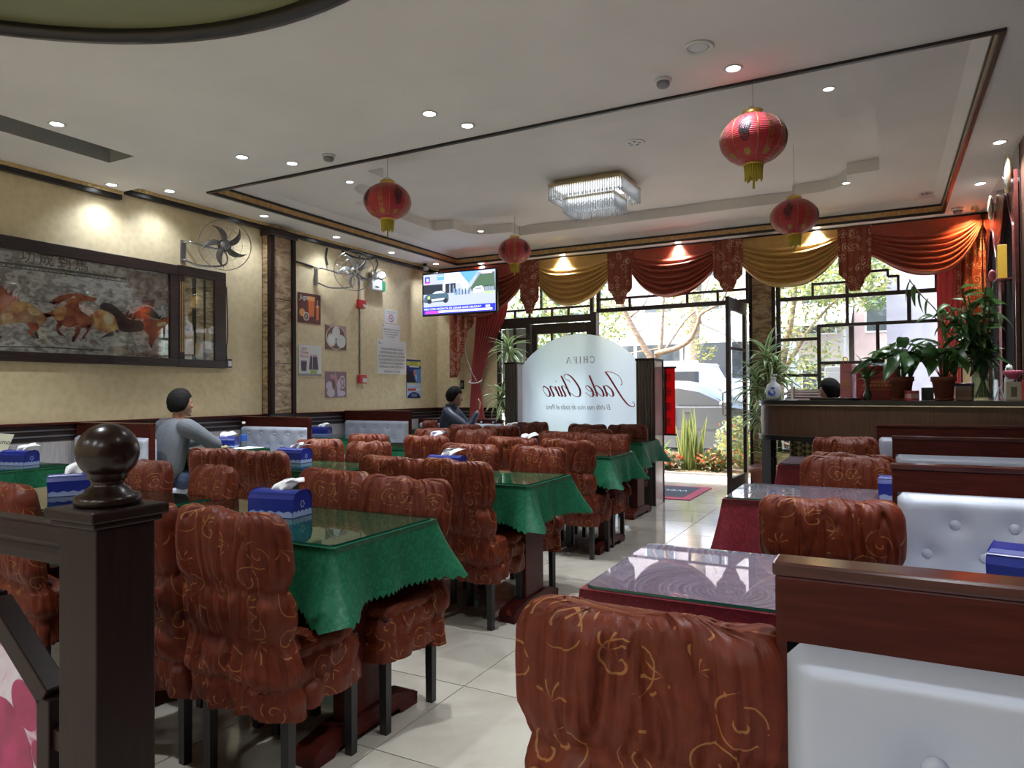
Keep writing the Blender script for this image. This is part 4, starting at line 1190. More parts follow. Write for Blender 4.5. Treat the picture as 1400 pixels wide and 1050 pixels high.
for cx_ in (.09, .32): sr([(cx_ + .035 * cos(a * pi / 5), .68 + .06 * sin(a * pi / 5)) for a in range(10)], 9, 4)
sr([(.08 + .02 * cos(a * pi / 4), .585 + .045 * sin(a * pi / 4)) for a in range(8)], 9, 11)
sr([(.70, .45), (.74, .39), (.82, .38), (.85, .44), (.85, .52), (.71, .54)], 6, 3); srr(.73, .42, .82, .46, 7, 10)
for k in range(5): srr(.86 + .025 * k, .40, .88 + .025 * k, .56, 7, 10); srr(.86 + .025 * k, .52, .88 + .025 * k, .58, 8, 11); srr(.863 + .025 * k, .375, .875 + .025 * k, .41, 8, 4)
srr(0, .82, 1, 1, 10, 1); srr(.03, .925, .22, .985, 11, 2); srr(.22, .925, .96, .975, 11, 3); srr(.025, .06, .095, .20, 10, 1); sr([(.05, .09), (.075, .10), (.08, .14), (.075, .18), (.05, .18), (.045, .13)], 11, 3); srr(.02, .20, .10, .225, 10, 2)
srr(.82, .03, .96, .09, 10, 12); srr(.83, .04, .95, .055, 11, 3); srr(.87, .855, .90, .905, 12, 3); srr(.905, .855, .93, .905, 12, 3); srr(.875, .87, .895, .89, 13, 1)
text(sc, 'PERÚ CON URGENCIA DE GANAR ANTE URUGUAY', 0.043, lambda a, b: (a - 0.11, -0.0095, b - TVH / 2 + 0.012 + 0.122 * (TVH - 0.024)), 3)
sc.obj('screen', mats, tv)
b = MB(); b.box(-0.12, 0.12, 0.05, 0.09, -0.1, 0.1); b.bar((0, 0.08, 0), (-0.10, 0.50, 0.02), 0.04, 0.05); b.box(-0.20, 0.0, 0.50, 0.52, -0.1, 0.12)
b.obj('wall_arm', M['black_metal'], tv)

# ---------------------------------------------------------------- left wall: horse mural
def relief():
    t = NT('carved_grey_relief')
    v = t.co('Object', (1, 1, 1.6))
    f = t.noise(v, 7, 8, 0.7, 1.4)
    w = t.n('TexWave', {'Vector': v, 'Scale': 7.0, 'Distortion': 12.0, 'Detail': 4.0}).outputs[0]
    k = t.math('ADD', t.math('MULTIPLY', f, .7), t.math('MULTIPLY', w, .3))
    t.set(Base_Color=t.ramp(k, [(0.3, (0.20, 0.165, 0.155)), (0.5, (0.40, 0.355, 0.34)), (0.7, (0.60, 0.55, 0.535))]), Roughness=0.3)
    return t.m
M['relief'] = relief()
HM = {'cream': noisy('mural_cream', (0.30, 0.10, 0.05), (0.62, 0.42, 0.24), 9, 0.35), 'red': noisy('mural_chestnut', (0.20, 0.025, 0.02), (0.46, 0.14, 0.06), 11, 0.35),
      'gold': noisy('mural_palomino', (0.40, 0.13, 0.045), (0.74, 0.48, 0.20), 13, 0.35), 'dark': noisy('mural_black', (0.015, 0.012, 0.014), (0.07, 0.05, 0.05), 9, 0.35),
      'pale': noisy('mural_pale', (0.55, 0.34, 0.16), (0.72, 0.60, 0.42), 14, 0.35), 'rock': noisy('mural_rock', (0.12, 0.06, 0.05), (0.42, 0.32, 0.28), 16, 0.35, (1, 1, 1), 0, 8), 'line': mat('mural_line', (0.07, 0.06, 0.055), 0.4)}
HORSES = {
'cream': [[(3.126, 2.056), (3.198, 2.078), (3.26, 2.055), (3.349, 2.054), (3.426, 2.014), (3.486, 1.971), (3.506, 1.923), (3.459, 1.87), (3.4, 1.863), (3.311, 1.879), (3.211, 1.857), (3.15, 1.845), (3.126, 1.816)]],
'red': [[(3.126, 2.149), (3.15, 2.169), (3.18, 2.136), (3.211, 2.093), (3.26, 2.058), (3.199, 2.011), (3.162, 1.967), (3.126, 1.923)], [(3.349, 1.882), (3.426, 1.882), (3.44, 1.834), (3.394, 1.803), (3.407, 1.762), (3.381, 1.77), (3.349, 1.806), (3.375, 1.822)], [(3.479, 1.977), (3.522, 1.96), (3.51, 1.948), (3.486, 1.957)], [(3.741, 2.17), (3.784, 2.183), (3.85, 2.169), (3.932, 2.16), (3.941, 2.142), (3.902, 2.123), (3.828, 2.119), (3.777, 2.104)], [(3.546, 2.09), (3.614, 2.141), (3.698, 2.168), (3.755, 2.169), (3.698, 2.129), (3.642, 2.094), (3.573, 2.039), (3.594, 2.074)], [(3.698, 2.129), (3.777, 2.131), (3.784, 2.058), (3.828, 2.004), (3.895, 1.973), (3.905, 1.907), (3.843, 1.872), (3.799, 1.88), (3.77, 1.893), (3.699, 1.865), (3.642, 1.882), (3.601, 1.896), (3.573, 1.937), (3.533, 1.989), (3.615, 2.033), (3.67, 2.075)], [(3.594, 1.896), (3.635, 1.885), (3.604, 1.839), (3.645, 1.799), (3.622, 1.786), (3.584, 1.831)], [(3.756, 1.873), (3.799, 1.883), (3.784, 1.824), (3.748, 1.745), (3.72, 1.754), (3.748, 1.821)], [(3.85, 1.887), (3.895, 1.906), (3.872, 1.845), (3.821, 1.779), (3.811, 1.796), (3.85, 1.843)], [(4.272, 2.023), (4.33, 2.068), (4.381, 2.092), (4.484, 2.115), (4.519, 2.054), (4.424, 2.01), (4.347, 2.006), (4.297, 1.983)], [(4.415, 2.012), (4.555, 2.008), (4.685, 2.045), (4.684, 1.888), (4.59, 1.865), (4.537, 1.813), (4.501, 1.73), (4.467, 1.76), (4.467, 1.84), (4.415, 1.901)]],
'gold': [[(3.553, 2.003), (3.642, 2.049), (3.673, 2.018), (3.649, 1.936), (3.59, 1.921), (3.567, 1.964)], [(3.91, 2.012), (3.993, 2.057), (4.086, 2.044), (4.15, 1.988), (4.158, 1.897), (4.071, 1.844), (3.993, 1.854), (3.917, 1.893)], [(3.223, 2.033), (3.31, 2.057), (3.387, 2.031), (3.311, 1.975), (3.236, 1.974)]],
'dark': [[(3.993, 2.118), (4.086, 2.12), (4.182, 2.053), (4.247, 1.997), (4.313, 1.987), (4.398, 1.979), (4.41, 1.9), (4.297, 1.867), (4.182, 1.868), (4.142, 1.926), (4.118, 2.001), (4.055, 2.041), (3.975, 2.063)], [(4.071, 1.852), (4.153, 1.881), (4.118, 1.829), (3.993, 1.793), (3.929, 1.756), (4.024, 1.823)], [(4.364, 2.099), (4.467, 2.132), (4.555, 2.073), (4.59, 2.02), (4.484, 2.038)], [(3.126, 1.757), (3.153, 1.752), (3.144, 1.731), (3.126, 1.737)]],
'pale': [[(4.555, 1.976), (4.644, 2.0), (4.648, 1.964), (4.563, 1.944)], [(4.009, 2.006), (4.086, 2.028), (4.11, 1.969), (4.071, 1.92), (4.016, 1.946)], [(3.15, 1.925), (3.211, 1.951), (3.236, 1.906), (3.174, 1.867)], [(3.349, 2.006), (3.426, 2.0), (3.446, 1.953), (3.374, 1.953)]],
'rock': [[(4.247, 2.462), (4.502, 2.478), (4.681, 2.416), (4.681, 2.185), (4.519, 2.135), (4.415, 2.156), (4.33, 2.225), (4.297, 2.3), (4.231, 2.37)], [(4.039, 1.652), (4.118, 1.722), (4.247, 1.732), (4.33, 1.666), (4.519, 1.695), (4.626, 1.635), (4.415, 1.636)]],
'line': [[(3.125, 2.369), (3.642, 2.381), (4.247, 2.384), (4.247, 2.366), (3.642, 2.363), (3.126, 2.352)], [(3.126, 2.336), (3.642, 2.345), (4.247, 2.35), (4.247, 2.341), (3.642, 2.335), (3.126, 2.327)], [(3.127, 1.67), (3.506, 1.684), (4.009, 1.681), (4.009, 1.671), (3.506, 1.674), (3.127, 1.661)]],
}
mu = thing('framed_mural', 'long dark framed mural of running horses with a narrow side panel on the left wall', 'picture', (XW + 0.002, 4.0, 2.07))
X0, OY, OZ = XW + 0.002, 4.0, 2.07
def loc(y0, y1, z0, z1, x0, x1): return (x0, x1, y0 - OY, y1 - OY, z0 - OZ, z1 - OZ)
YA = 1.75
MB().box(*loc(YA + .02, 5.35, 1.58, 2.56, 0, 0.02)).obj('backing_board', M['black'], mu)
for a in ((YA, 4.775, 2.485, 2.59), (YA, 4.775, 1.548, 1.632), (YA, YA + 0.1, 1.632, 2.485), (4.685, 4.775, 1.632, 2.485)): MB().box(*loc(*a, 0, 0.065)).obj('main_frame', M['dark_trim'], mu, 0.006)
for a in ((4.782, 5.375, 2.495, 2.60), (4.782, 5.375, 1.545, 1.628), (4.782, 4.855, 1.628, 2.495), (5.225, 5.375, 1.628, 2.495)): MB().box(*loc(*a, 0, 0.055)).obj('side_frame', M['dark_trim'], mu, 0.006)
for y in (4.800, 4.822, 4.84): MB().box(*loc(y, y + 0.006, 1.70, 2.43, 0.055, 0.059)).obj('gold_inlay', M['gold_trim'], mu)
MB().box(*loc(YA + .1, 4.685, 1.632, 2.485, 0.02, 0.03)).obj('picture', M['relief'], mu)
MB().box(*loc(4.855, 5.225, 1.628, 2.495, 0.02, 0.03)).obj('side_picture', M['landscape2'], mu)
b = MB()
for (y, w, z0, z1) in ((4.96, .05, 1.63, 2.49), (5.10, .03, 1.63, 2.49), (4.88, .05, 1.75, 1.95)): b.box(*loc(y, y + w, z0, z1, 0.03, 0.0305))
b.obj('side_picture_bars', M['black_print'], mu)
b = MB()
for (y, z, w, h) in ((4.88, 1.68, .1, .25), (5.0, 1.66, .09, .14), (5.12, 1.75, .08, .22)): b.box(*loc(y, y + w, z, z + h, 0.03, 0.031))
b.obj('side_picture_blocks', HM['pale'], mu)
for li, (k, ls) in enumerate(HORSES.items()):
    b = MB()
    for l in ls:
        if k in ('red', 'cream', 'gold', 'dark', 'pale') : l = [tuple(p)[:2] for p in smooth([(a, c, 0) for a, c in l], 3, True)]
        P = [(a - OY, c - OZ) for a, c in l]
        try: b.flat([P], 0.0305 + 0.0004 * (('line', 'rock', 'cream', 'red', 'gold', 'dark', 'pale').index(k) + 1), 'x')
        except Exception: pass
    b.obj('mural_' + {'cream': 'cream_horse', 'red': 'chestnut_horse', 'gold': 'golden_horse', 'dark': 'black_horse', 'pale': 'pale_patch', 'rock': 'rock', 'line': 'frieze'}[k], HM[k], mu)
# wind-blown manes and tails as short tapering locks
rm = random.Random(3)
def locks(name, m, a, c, d, ln, n, lay):
    b = MB()
    for i in range(n):
        t = (i + rm.uniform(-.3, .3)) / max(1, n - 1); y, z = lerp(a[0], c[0], t), lerp(a[1], c[1], t); k = ln * rm.uniform(.6, 1.3)
        dy, dz = d[0] * k + rm.uniform(-.3, .3) * k, d[1] * k + rm.uniform(-.3, .3) * k; px, pz = -dz * .16, dy * .16
        b.flat([[(y - px - OY, z - pz - OZ), (y + px - OY, z + pz - OZ), (y + dy * .6 + px * .5 - OY, z + dz * .6 + .006 - OZ), (y + dy - OY, z + dz - OZ)]], lay, 'x')
    stuff(b.obj(name, m, mu))
locks('mural_chestnut_mane', HM['red'], (3.13, 2.12), (3.27, 2.05), (.35, .9), .055, 14, .0338)
locks('mural_chestnut_mane', HM['red'], (3.57, 2.06), (3.72, 2.15), (-.95, .15), .06, 14, .0338)
locks('mural_black_mane', HM['dark'], (3.99, 2.09), (4.30, 1.99), (.35, .85), .05, 24, .0338)
locks('mural_black_mane', HM['dark'], (4.37, 2.09), (4.60, 2.02), (.7, .6), .05, 16, .0338)
locks('mural_chestnut_tail', HM['red'], (3.48, 1.96), (3.50, 1.95), (1.0, .3), .07, 5, .0338)
locks('mural_cream_tail', HM['cream'], (3.91, 1.98), (3.92, 1.93), (-.9, .4), .05, 5, .0338)
# darker lower legs
for yy, zz, dy, dz in ((3.41, 1.80, .02, -.05), (3.385, 1.765, .03, -.01), (3.60, 1.83, .02, -.04), (3.635, 1.795, .02, -.01), (3.735, 1.79, -.01, -.05), (3.83, 1.79, -.02, -.02), (4.475, 1.78, .02, -.06)):
    b = MB(); b.flat([[(yy - .010 - OY, zz - OZ), (yy + .012 - OY, zz - OZ), (yy + dy + .012 - OY, zz + dz - OZ), (yy + dy - .006 - OY, zz + dz - OZ)]], .0342, 'x'); b.obj('mural_leg_shade', HM['dark'], mu)
# a further horse and frieze towards the left, outside the view
b = MB()
for i, chs in enumerate('功成到馬'): text(b, chs, 0.13, lambda a, c, i=i: (0.0312, a + 3.35 + 0.152 * i - OY, c + 2.437 - OZ))
b.obj('mural_characters', M['line'] if 'line' in M else HM['line'], mu)
b = MB()
for k in range(60):
    y = 3.13 + 0.0185 * k
    b.sph((0.031, y - OY, 2.358 + 0.012 * ((y - 3.13) / 1.1) - 0.012 * (k % 2) - OZ), (0.001, 0.007, 0.006), 6, 4)
stuff(b.obj('mural_frieze_dots', HM['line'], mu))
MB().box(*loc(YA + .1, 4.685, 1.632, 2.485, 0.040, 0.042)).obj('glazing', M['glass'], mu)
MB().box(*loc(4.855, 5.225, 1.628, 2.495, 0.040, 0.042)).obj('glazing', M['glass'], mu)
pl = thing('power_adapter', 'small black box with white label at the lower right corner of the mural', 'adapter', (XW, 5.42, 1.60))
MB().box(0, 0.045, -0.04, 0.045, -0.045, 0.05).obj('housing', M['black'], pl, 0.006); MB().box(0.045, 0.047, -0.01, 0.035, -0.03, 0.03).obj('label_sticker', M['white'], pl)
b = MB(); b.tube(smooth([(0.02, -0.01, 0.05), (0.02, -0.015, 0.16), (0.025, 0.0, 0.35), (0.03, -0.02, 0.85)], 5), 0.006, 6); b.obj('cable', M['rubber'], pl)

# ---------------------------------------------------------------- wall fans
def make_fan(y, z, yaw, label, blade_m, ring_m, ym, zm, motor_m):
    t = thing('wall_fan', label, 'fan', (XW, y, z), 0, 'oscillating wall fans')
    R_ = 0.262; cx_ = 0.33
    B = Matrix.Translation((cx_, 0, 0)) @ Matrix.Rotation(yaw, 4, 'Z') @ Matrix.Rotation(radians(8), 4, 'Y')   # local +x is the fan axis
    def X(p): return B @ Vector(p)
    c = MB()
    for r, dx, w in ((R_, 0.0, 0.0042), (R_ - 0.002, -0.03, 0.003), (0.17, 0.045, 0.0018), (0.085, 0.06, 0.0018)):
        c.tube([X((dx, r * cos(2 * pi * i / 40), r * sin(2 * pi * i / 40))) for i in range(40)], w, 5, 0, True)
    for k in range(44):
        a = 2 * pi * k / 44
        c.tube([X((q_, r * cos(a + tw), r * sin(a + tw))) for q_, r, tw in ((0.063, 0.05, 0), (0.060, 0.085, .05), (0.045, 0.17, .16), (0.022, 0.235, .22), (0.0, R_, .24))], 0.0009, 3)
    for k in range(22):
        a = 2 * pi * k / 22
        c.tube([X((q_, r * cos(a), r * sin(a))) for q_, r in ((-0.09, 0.06), (-0.075, 0.16), (-0.03, R_))], 0.0011, 3)
    c.obj('wire_guard', ring_m, t)
    for k in range(5):
        a = 2 * pi * k / 5 + 0.45
        P = []
        for i in range(11):
            s = i / 10; r = 0.035 + 0.195 * s; w = 0.036 + 0.030 * sin(pi * min(1, s * 1.05)) - 0.030 * s ** 3; bend = 0.55 * s * s - 0.1
            row = []
            for j in (-1, -0.3, 0.4, 1):
                aa = a + bend + j * w / r * 0.5
                row.append(X((0.012 * j * (1 - 0.4 * s) - 0.0 + 0.008 * (1 - j * j), r * cos(aa), r * sin(aa))))
            P.append(row)
        b = MB(); b.grid(P); b.obj('blade', blade_m, t, solid=0.003)
    b = MB(); b.tube([X((-0.02, 0, 0)), X((0.02, 0, 0)), X((0.042, 0, 0)), X((0.05, 0, 0))], [0.05, 0.05, 0.04, 0.012], 18); b.obj('hub', ring_m, t)
    b = MB(); b.tube([X((-0.20, 0, 0)), X((-0.19, 0, 0)), X((-0.10, 0, 0)), X((-0.06, 0, 0))], [0.03, 0.062, 0.07, 0.045], 18); b.obj('motor', motor_m, t)
    e = X((-0.14, 0, -0.06))
    ay, az = ym - y, zm - z
    b = MB(); b.tube(smooth([(0.0, ay, az), (0.10, ay + 0.01, az + 0.01), (0.16, ay * 0.5, az * 0.7 - 0.02), tuple(e), (e.x - 0.02, e.y + 0.02, e.z - 0.14), (0.10, ay * 0.5, az - 0.22), (0.05, ay, az - 0.18), (0.0, ay, az - 0.17)], 5), 0.011, 7)
    b.obj('bracket_arm', M['chrome'], t)
    b = MB(); b.box(0, 0.012, ay - 0.03, ay + 0.03, az - 0.2, az + 0.035); b.obj('wall_plate', M['steel'], t, 0.003)
    return t
make_fan(5.13, 2.835, radians(-38), 'dark bladed wall fan above the mural side panel', noisy('grey_brown_blade', (0.10, 0.095, 0.09), (0.16, 0.15, 0.145), 5, 0.4), M['steel'], 4.87, 2.84, M['black_metal'])
make_fan(7.18, 2.87, radians(-40), 'silver bladed wall fan above the food posters', mat('silver_blade', (0.50, 0.50, 0.51), 0.25, 0.8), M['chrome'], 6.82, 2.86, M['steel'])
b = MB(); b.tube(smooth([(XW + 0.012, 6.46, 2.905), (XW + 0.014, 6.60, 2.90), (XW + 0.014, 6.76, 2.885)], 6), 0.012, 6)
tag(b.obj('power_cable', M['rubber'], None), 'black cable running along the wall from the pilaster to the silver fan', 'cable')
b = MB(); b.tube(smooth([(XW + 0.012, 7.02, 3.17), (XW + 0.02, 6.99, 3.05), (XW + 0.02, 7.02, 2.95)], 5), 0.013, 6); 
b.tube(smooth([(XW + 0.06, 7.25, 3.17), (XW + 0.09, 7.45, 3.12), (XW + 0.09, 7.75, 3.14), (XW + 0.06, 7.92, 3.19)], 6), 0.012, 6)
tag(b.obj('ceiling_cable', M['rubber'], None), 'looping black cable below the cornice above the silver fan', 'cable')

# ---------------------------------------------------------------- posters and notices
def board(name, label, cat, y0, y1, z0, z1, m, group=None, th=0.006):
    t = thing(name, label, cat, (XW + 0.0005, (y0 + y1) / 2, (z0 + z1) / 2), 0, group)
    w, h = (y1 - y0) / 2, (z1 - z0) / 2
    MB().box(0, th, -w, w, -h, h).obj('panel', m, t)
    return t, w, h
def ell(cy_, cz_, ry, rz_, n=24, a0=0): return [(cy_ + ry * cos(2 * pi * i / n + a0), cz_ + rz_ * sin(2 * pi * i / n)) for i in range(n)]
def art(t, name, shapes, mats, x0=0.0066):
    b = MB()
    for i, (poly, mi) in enumerate(shapes): b.flat([poly], x0 + 0.0002 * i, 'x', mi)
    return b.obj(name, mats, t)
pm = {k: mat('print_' + k, c, 0.45) for k, c in dict(maroon=(0.11, 0.025, 0.02), orange=(0.62, 0.14, 0.025), lorange=(0.70, 0.30, 0.08), white=(0.74, 0.73, 0.70), cream=(0.62, 0.58, 0.50), brown=(0.20, 0.10, 0.06), violet=(0.10, 0.06, 0.10), grey=(0.32, 0.33, 0.34),
        lime=(0.36, 0.50, 0.16), pink=(0.50, 0.28, 0.30), red=(0.55, 0.05, 0.05), mauve=(0.28, 0.16, 0.20), lilac=(0.58, 0.52, 0.62), navy=(0.012, 0.03, 0.16), blue=(0.10, 0.25, 0.60), sky=(0.42, 0.55, 0.72), yellow=(0.72, 0.66, 0.12), black=(0.012, 0.012, 0.014)).items()}
PMK = list(pm); PML = [pm[k] for k in PMK]
def c_(k): return PMK.index(k)
t, w, h = board('food_poster', 'maroon poster of orange juice glasses and cut fruit, upper left of four', 'poster', 6.50, 6.90, 2.155, 2.535, pm['maroon'], 'square food posters')
art(t, 'juice_picture', [([(-.03, .13), (.09, .13), (.075, -.10), (-.015, -.10)], c_('orange')), ([(-.035, .155), (.095, .155), (.09, .10), (-.03, .10)], c_('lorange')), ([(.115, .02), (.165, .02), (.16, -.14), (.12, -.14)], c_('orange')), ([(.115, .05), (.165, .05), (.165, .02), (.115, .02)], c_('lorange')), ([(.138, .12), (.146, .12), (.142, .03), (.136, .03)], c_('white')),
     (ell(-.13, -.06, .05, .05), c_('lorange')), (ell(-.06, -.105, .052, .055), c_('cream')), (ell(-.06, -.105, .038, .042), c_('brown')), (ell(-.06, -.105, .018, .02), c_('grey'))], PML)
b = MB(); text(b, 'Jugo', 0.085, lambda a, c: (0.0085, a - 0.10, c + 0.135), font_shear=0.2); b.obj('lettering', pm['white'], t)
t, w, h = board('food_poster', 'poster of three white dumplings in a brown tray, upper right of four', 'poster', 6.98, 7.39, 1.842, 2.168, pm['brown'], 'square food posters')
art(t, 'bun_picture', [([(-w, h), (w, h), (w, .02), (.06, .08)], c_('pink')), (ell(0, 0, .19, .16), c_('cream')), (ell(0, 0, .18, .15), c_('brown')), (ell(-.085, -.035, .085, .088), c_('cream')), (ell(.10, -.045, .09, .088), c_('white')), (ell(.005, .07, .075, .082), c_('white')), (ell(.005, -.02, .012, .012), c_('black')), (ell(-.085, -.035, .06, .062), c_('white'))], PML)
t, w, h = board('food_poster', 'pale poster of dark purple drinks with limes, lower left of four', 'poster', 6.51, 6.91, 1.486, 1.877, pm['grey'], 'square food posters')
art(t, 'drink_picture', [([(-w, h), (w, h), (w, -h + .03), (-w, -h + .03)], c_('white')), ([(-.005, .055), (.125, .055), (.15, -.12), (-.03, -.12)], c_('grey')), ([(0, .05), (.12, .05), (.14, -.11), (-.02, -.11)], c_('violet')), ([(0, .075), (.12, .075), (.12, .05), (0, .05)], c_('pink')), ([(-.17, 0), (-.06, 0), (-.07, -.14), (-.16, -.14)], c_('grey')), ([(-.165, -.015), (-.065, -.015), (-.075, -.13), (-.155, -.13)], c_('violet')), (ell(.03, -.14, .035, .03), c_('lime')), (ell(.09, -.145, .03, .028), c_('lime')), ([(.035, .08), (.045, .08), (.04, -.10), (.034, -.10)], c_('white'))], PML)
b = MB()
for i, s in enumerate(('Jarra', 'Chicha', 'Morada')): text(b, s, 0.05, lambda a, c, i=i: (0.0088, a - 0.105, c + 0.15 - 0.05 * i))
b.obj('lettering', pm['red'], t)
t, w, h = board('food_poster', 'mauve poster of assorted pastries, lower right of four', 'poster', 6.98, 7.39, 1.211, 1.552, pm['mauve'], 'square food posters')
art(t, 'pastry_picture', [(ell(-.13, -.02, .06, .06), c_('lilac')), (ell(-.10, -.11, .075, .06), c_('lilac')), (ell(-.10, -.11, .05, .04), c_('cream')), (ell(.0, .06, .025, .10, 24, .5), c_('pink')), (ell(.05, -.05, .03, .12), c_('lilac')), (ell(.12, .03, .055, .09), c_('cream')), (ell(.12, .03, .04, .07), c_('mauve')), (ell(.12, .03, .02, .045), c_('lilac')), (ell(.10, -.12, .08, .04), c_('lilac')), (ell(-.06, .10, .06, .03, 24, .2), c_('pink')), (ell(-.05, .0, .03, .05), c_('brown'))], PML)
t, w, h = board('wall_notice', 'small white no smoking notice, topmost of the white notices', 'sign', 8.22, 8.53, 2.296, 2.492, pm['white'], 'white wall notices')
b = MB(); 
n = 28
b.add([(0.0068, r * cos(2 * pi * i / n), -.025 + r * sin(2 * pi * i / n)) for r in (.055, .043) for i in range(n)], [(i, (i + 1) % n, n + (i + 1) % n, n + i) for i in range(n)])
b.bar((0.0068, -.035, .01), (0.0068, .035, -.06), 0.0004, 0.01, 0, (1, 0, 0)); b.obj('prohibition_ring', pm['red'], t)
b = MB(); b.box(0.006, 0.0066, -.030, .025, -.03, -.022); b.box(0.006, 0.0066, .027, .031, -.028, -.005); text(b, 'PROHIBIDO FUMAR', 0.026, lambda a, c: (0.007, a, c + 0.07)); text(b, 'EN ESTE LOCAL', 0.022, lambda a, c: (0.007, a, c + 0.045)); b.obj('lettering', pm['grey'], t)
t, w, h = board('wall_notice', 'white notice with four lines of black text, between no smoking sign and large notice', 'sign', 8.18, 8.585, 2.042, 2.284, pm['white'], 'white wall notices')
b = MB()
for i, (s, z_) in enumerate((('ORDENANZA N° 334 - MSS', .034), ('EN ESTE LOCAL ESTA PROHIBIDA LA', .023), ('DISCRIMINACION DE PERSONAS', .023), ('EN SU INGRESO', .023))): text(b, s, z_, lambda a, c, i=i: (0.0068, a, c + .035 - .036 * i), sp=0.95)
b.obj('lettering', pm['black'], t)
b = MB(); b.box(0.006, 0.0066, -.19, -.175, .08, .105); b.obj('emblem', pm['grey'], t)
t, w, h = board('wall_notice', 'large white notice with six lines of bold black text, lowest of the white notices', 'sign', 8.045, 8.745, 1.542, 2.042, pm['white'], 'white wall notices')
b = MB()
for i, s in enumerate(('“SE ENCUENTRA PROHIBIDO REALIZAR', 'COMPORTAMIENTOS FISICOS O VERBALES', 'DE CONNOTACION SEXUAL QUE VULNEREN', 'A CUALQUIER PERSONA QUE SE ENCUENTRE', 'Y/O TRANSITE POR LOS ESTABLECIMIENTOS', 'COMERCIALES Y/U OBRAS EN EDIFICACION”')): text(b, s, 0.0355, lambda a, c, i=i: (0.0068, a * 0.86, c * 1.25 + .115 - .052 * i))
text(b, 'ORDENANZA N° 334 - MSS', 0.036, lambda a, c: (0.0068, a * .9, c * 1.1 - .215)); b.obj('lettering', pm['black'], t)
b = MB(); b.box(0.006, 0.0066, -.31, -.285, .185, .225); b.box(0.006, 0.0066, -.275, -.22, .192, .2); b.obj('emblem', pm['grey'], t)
t, w, h = board('promo_poster', 'tall navy poster with yellow and green heading, right of the large white notice', 'poster', 8.75, 9.125, 1.18, 1.778, pm['navy'])
art(t, 'poster_art', [([(-w + .01, h - .03), (w - .01, h - .03), (w - .01, h - .095), (-w + .01, h - .095)], c_('yellow')), ([(-.12, h - .10), (w - .05, h - .10), (w - .05, h - .12), (-.12, h - .12)], c_('white')), ([(-w, .14), (-.05, .10), (.02, -.06), (-w, -.06)], c_('black')), ([(-.02, .14), (w, .16), (w, -.05), (.06, -.05)], c_('blue')), (ell(.03, .09, .035, .05), c_('pink')), (ell(.03, .09, .018, .028), c_('orange')), (ell(.06, .02, .02, .05), c_('sky')), ([(-w, -.06), (w, -.06), (w, -h), (-w, -h)], c_('sky')), ([(-.10, -.065), (.08, -.065), (.08, -.08), (-.10, -.08)], c_('yellow')), ([(-.15, -.09), (.15, -.09), (.15, -.105), (-.15, -.105)], c_('white')), ([(-.16, -.15), (.05, -.15), (.05, -.185), (-.16, -.185)], c_('red')), ([(.05, -.15), (.16, -.15), (.16, -.185), (.05, -.185)], c_('white')),
     ([(.17 * cos(a), -h + .095 * sin(a)) for a in [pi * i / 14 for i in range(15)]], c_('navy'))], PML)
b = MB(); text(b, 'SUPER', 0.075, lambda a, c: (0.0105, a - .01, c + h - .063)); b.obj('lettering', mat('print_green', (0.10, 0.30, 0.05), .45), t)
b = MB(); text(b, 'PLUS', 0.06, lambda a, c: (0.0105, a, c - h + .04), font_shear=.2); b.obj('lettering', pm['white'], t)

# ---------------------------------------------------------------- alarm parts, conduit, emergency light, camera
cdt = MB(); cdt.tube([(XW + 0.012, 7.668, 3.19), (XW + 0.012, 7.662, 1.52)], 0.009, 8)
cdt.bar((XW + 0.03, 7.60, 3.17), (XW + 0.03, 7.74, 3.26), 0.008, 0.02)
tag(cdt.obj('conduit', M['steel'], None), 'thin grey metal conduit dropping down the yellow wall past the red alarm boxes', 'conduit')
al = thing('alarm_sounder', 'red square alarm sounder with white strobe, upper of the two red boxes', 'alarm', (XW, 7.66, 2.50))
MB().box(0.018, 0.065, -0.075, 0.075, -0.06, 0.06).obj('housing', M['red_print'], al, 0.006)
b = MB(); b.lathe([(0.0001, 0.03), (0.025, 0.022), (0.03, 0.0)], (0, 0, 0), 14); b.v = [(0.065 + p[2], p[0] + 0.02, p[1] - 0.03) for p in b.v]; b.obj('strobe_lens', M['white'], al)
al = thing('alarm_call_point', 'small red manual call point on a white plate, lower of the two red boxes', 'alarm', (XW, 7.69, 1.456))
MB().box(0.018, 0.05, -0.085, 0.075, -0.058, 0.058).obj('housing', M['red_print'], al, 0.005); b = MB(); b.box(0.05, 0.058, -0.02, 0.06, -0.045, 0.012); b.box(0.05, 0.055, -0.04, 0.06, 0.028, 0.034); b.obj('pull_handle', M['white'], al)
eg = thing('emergency_light', 'white emergency lamp box with two round lamp heads and green sticker', 'emergency light', (XW, 8.0, 2.82))
MB().box(0.005, 0.085, -0.15, 0.15, -0.09, 0.07).obj('housing', M['white'], eg, 0.012)
MB().box(0.086, 0.088, 0.07, 0.14, -0.08, 0.045).obj('green_sticker', mat('exit_green', (0.02, 0.30, 0.12), 0.5), eg)
b = MB(); b.box(0.086, 0.0875, -.08, .0, -.05, -.035); b.obj('print', M['black_print'], eg)
for s in (-1, 1):
    b = MB(); b.lathe([(0.02, -0.05), (0.06, -0.02), (0.07, 0.02), (0.072, 0.03), (0.06, 0.032)], (0, 0, 0), 20)
    R_ = Matrix.Rotation(radians(65), 4, 'Y') @ Matrix.Identity(4)
    b.v = [tuple(Matrix.Translation((0.05, s * 0.085, 0.135)) @ Matrix.Rotation(radians(-25 * s - 15), 4, 'Z') @ R_ @ Vector(p)) for p in b.v]
    b.obj('lamp_head', M['chrome'], eg)
b = MB(); b.tube(smooth([(0.03, -0.02, 0.07), (0.03, -0.01, 0.2), (0.035, 0.03, 0.3), (0.03, 0.0, 0.36)], 5), 0.010, 6); b.obj('cable', M['rubber'], eg)
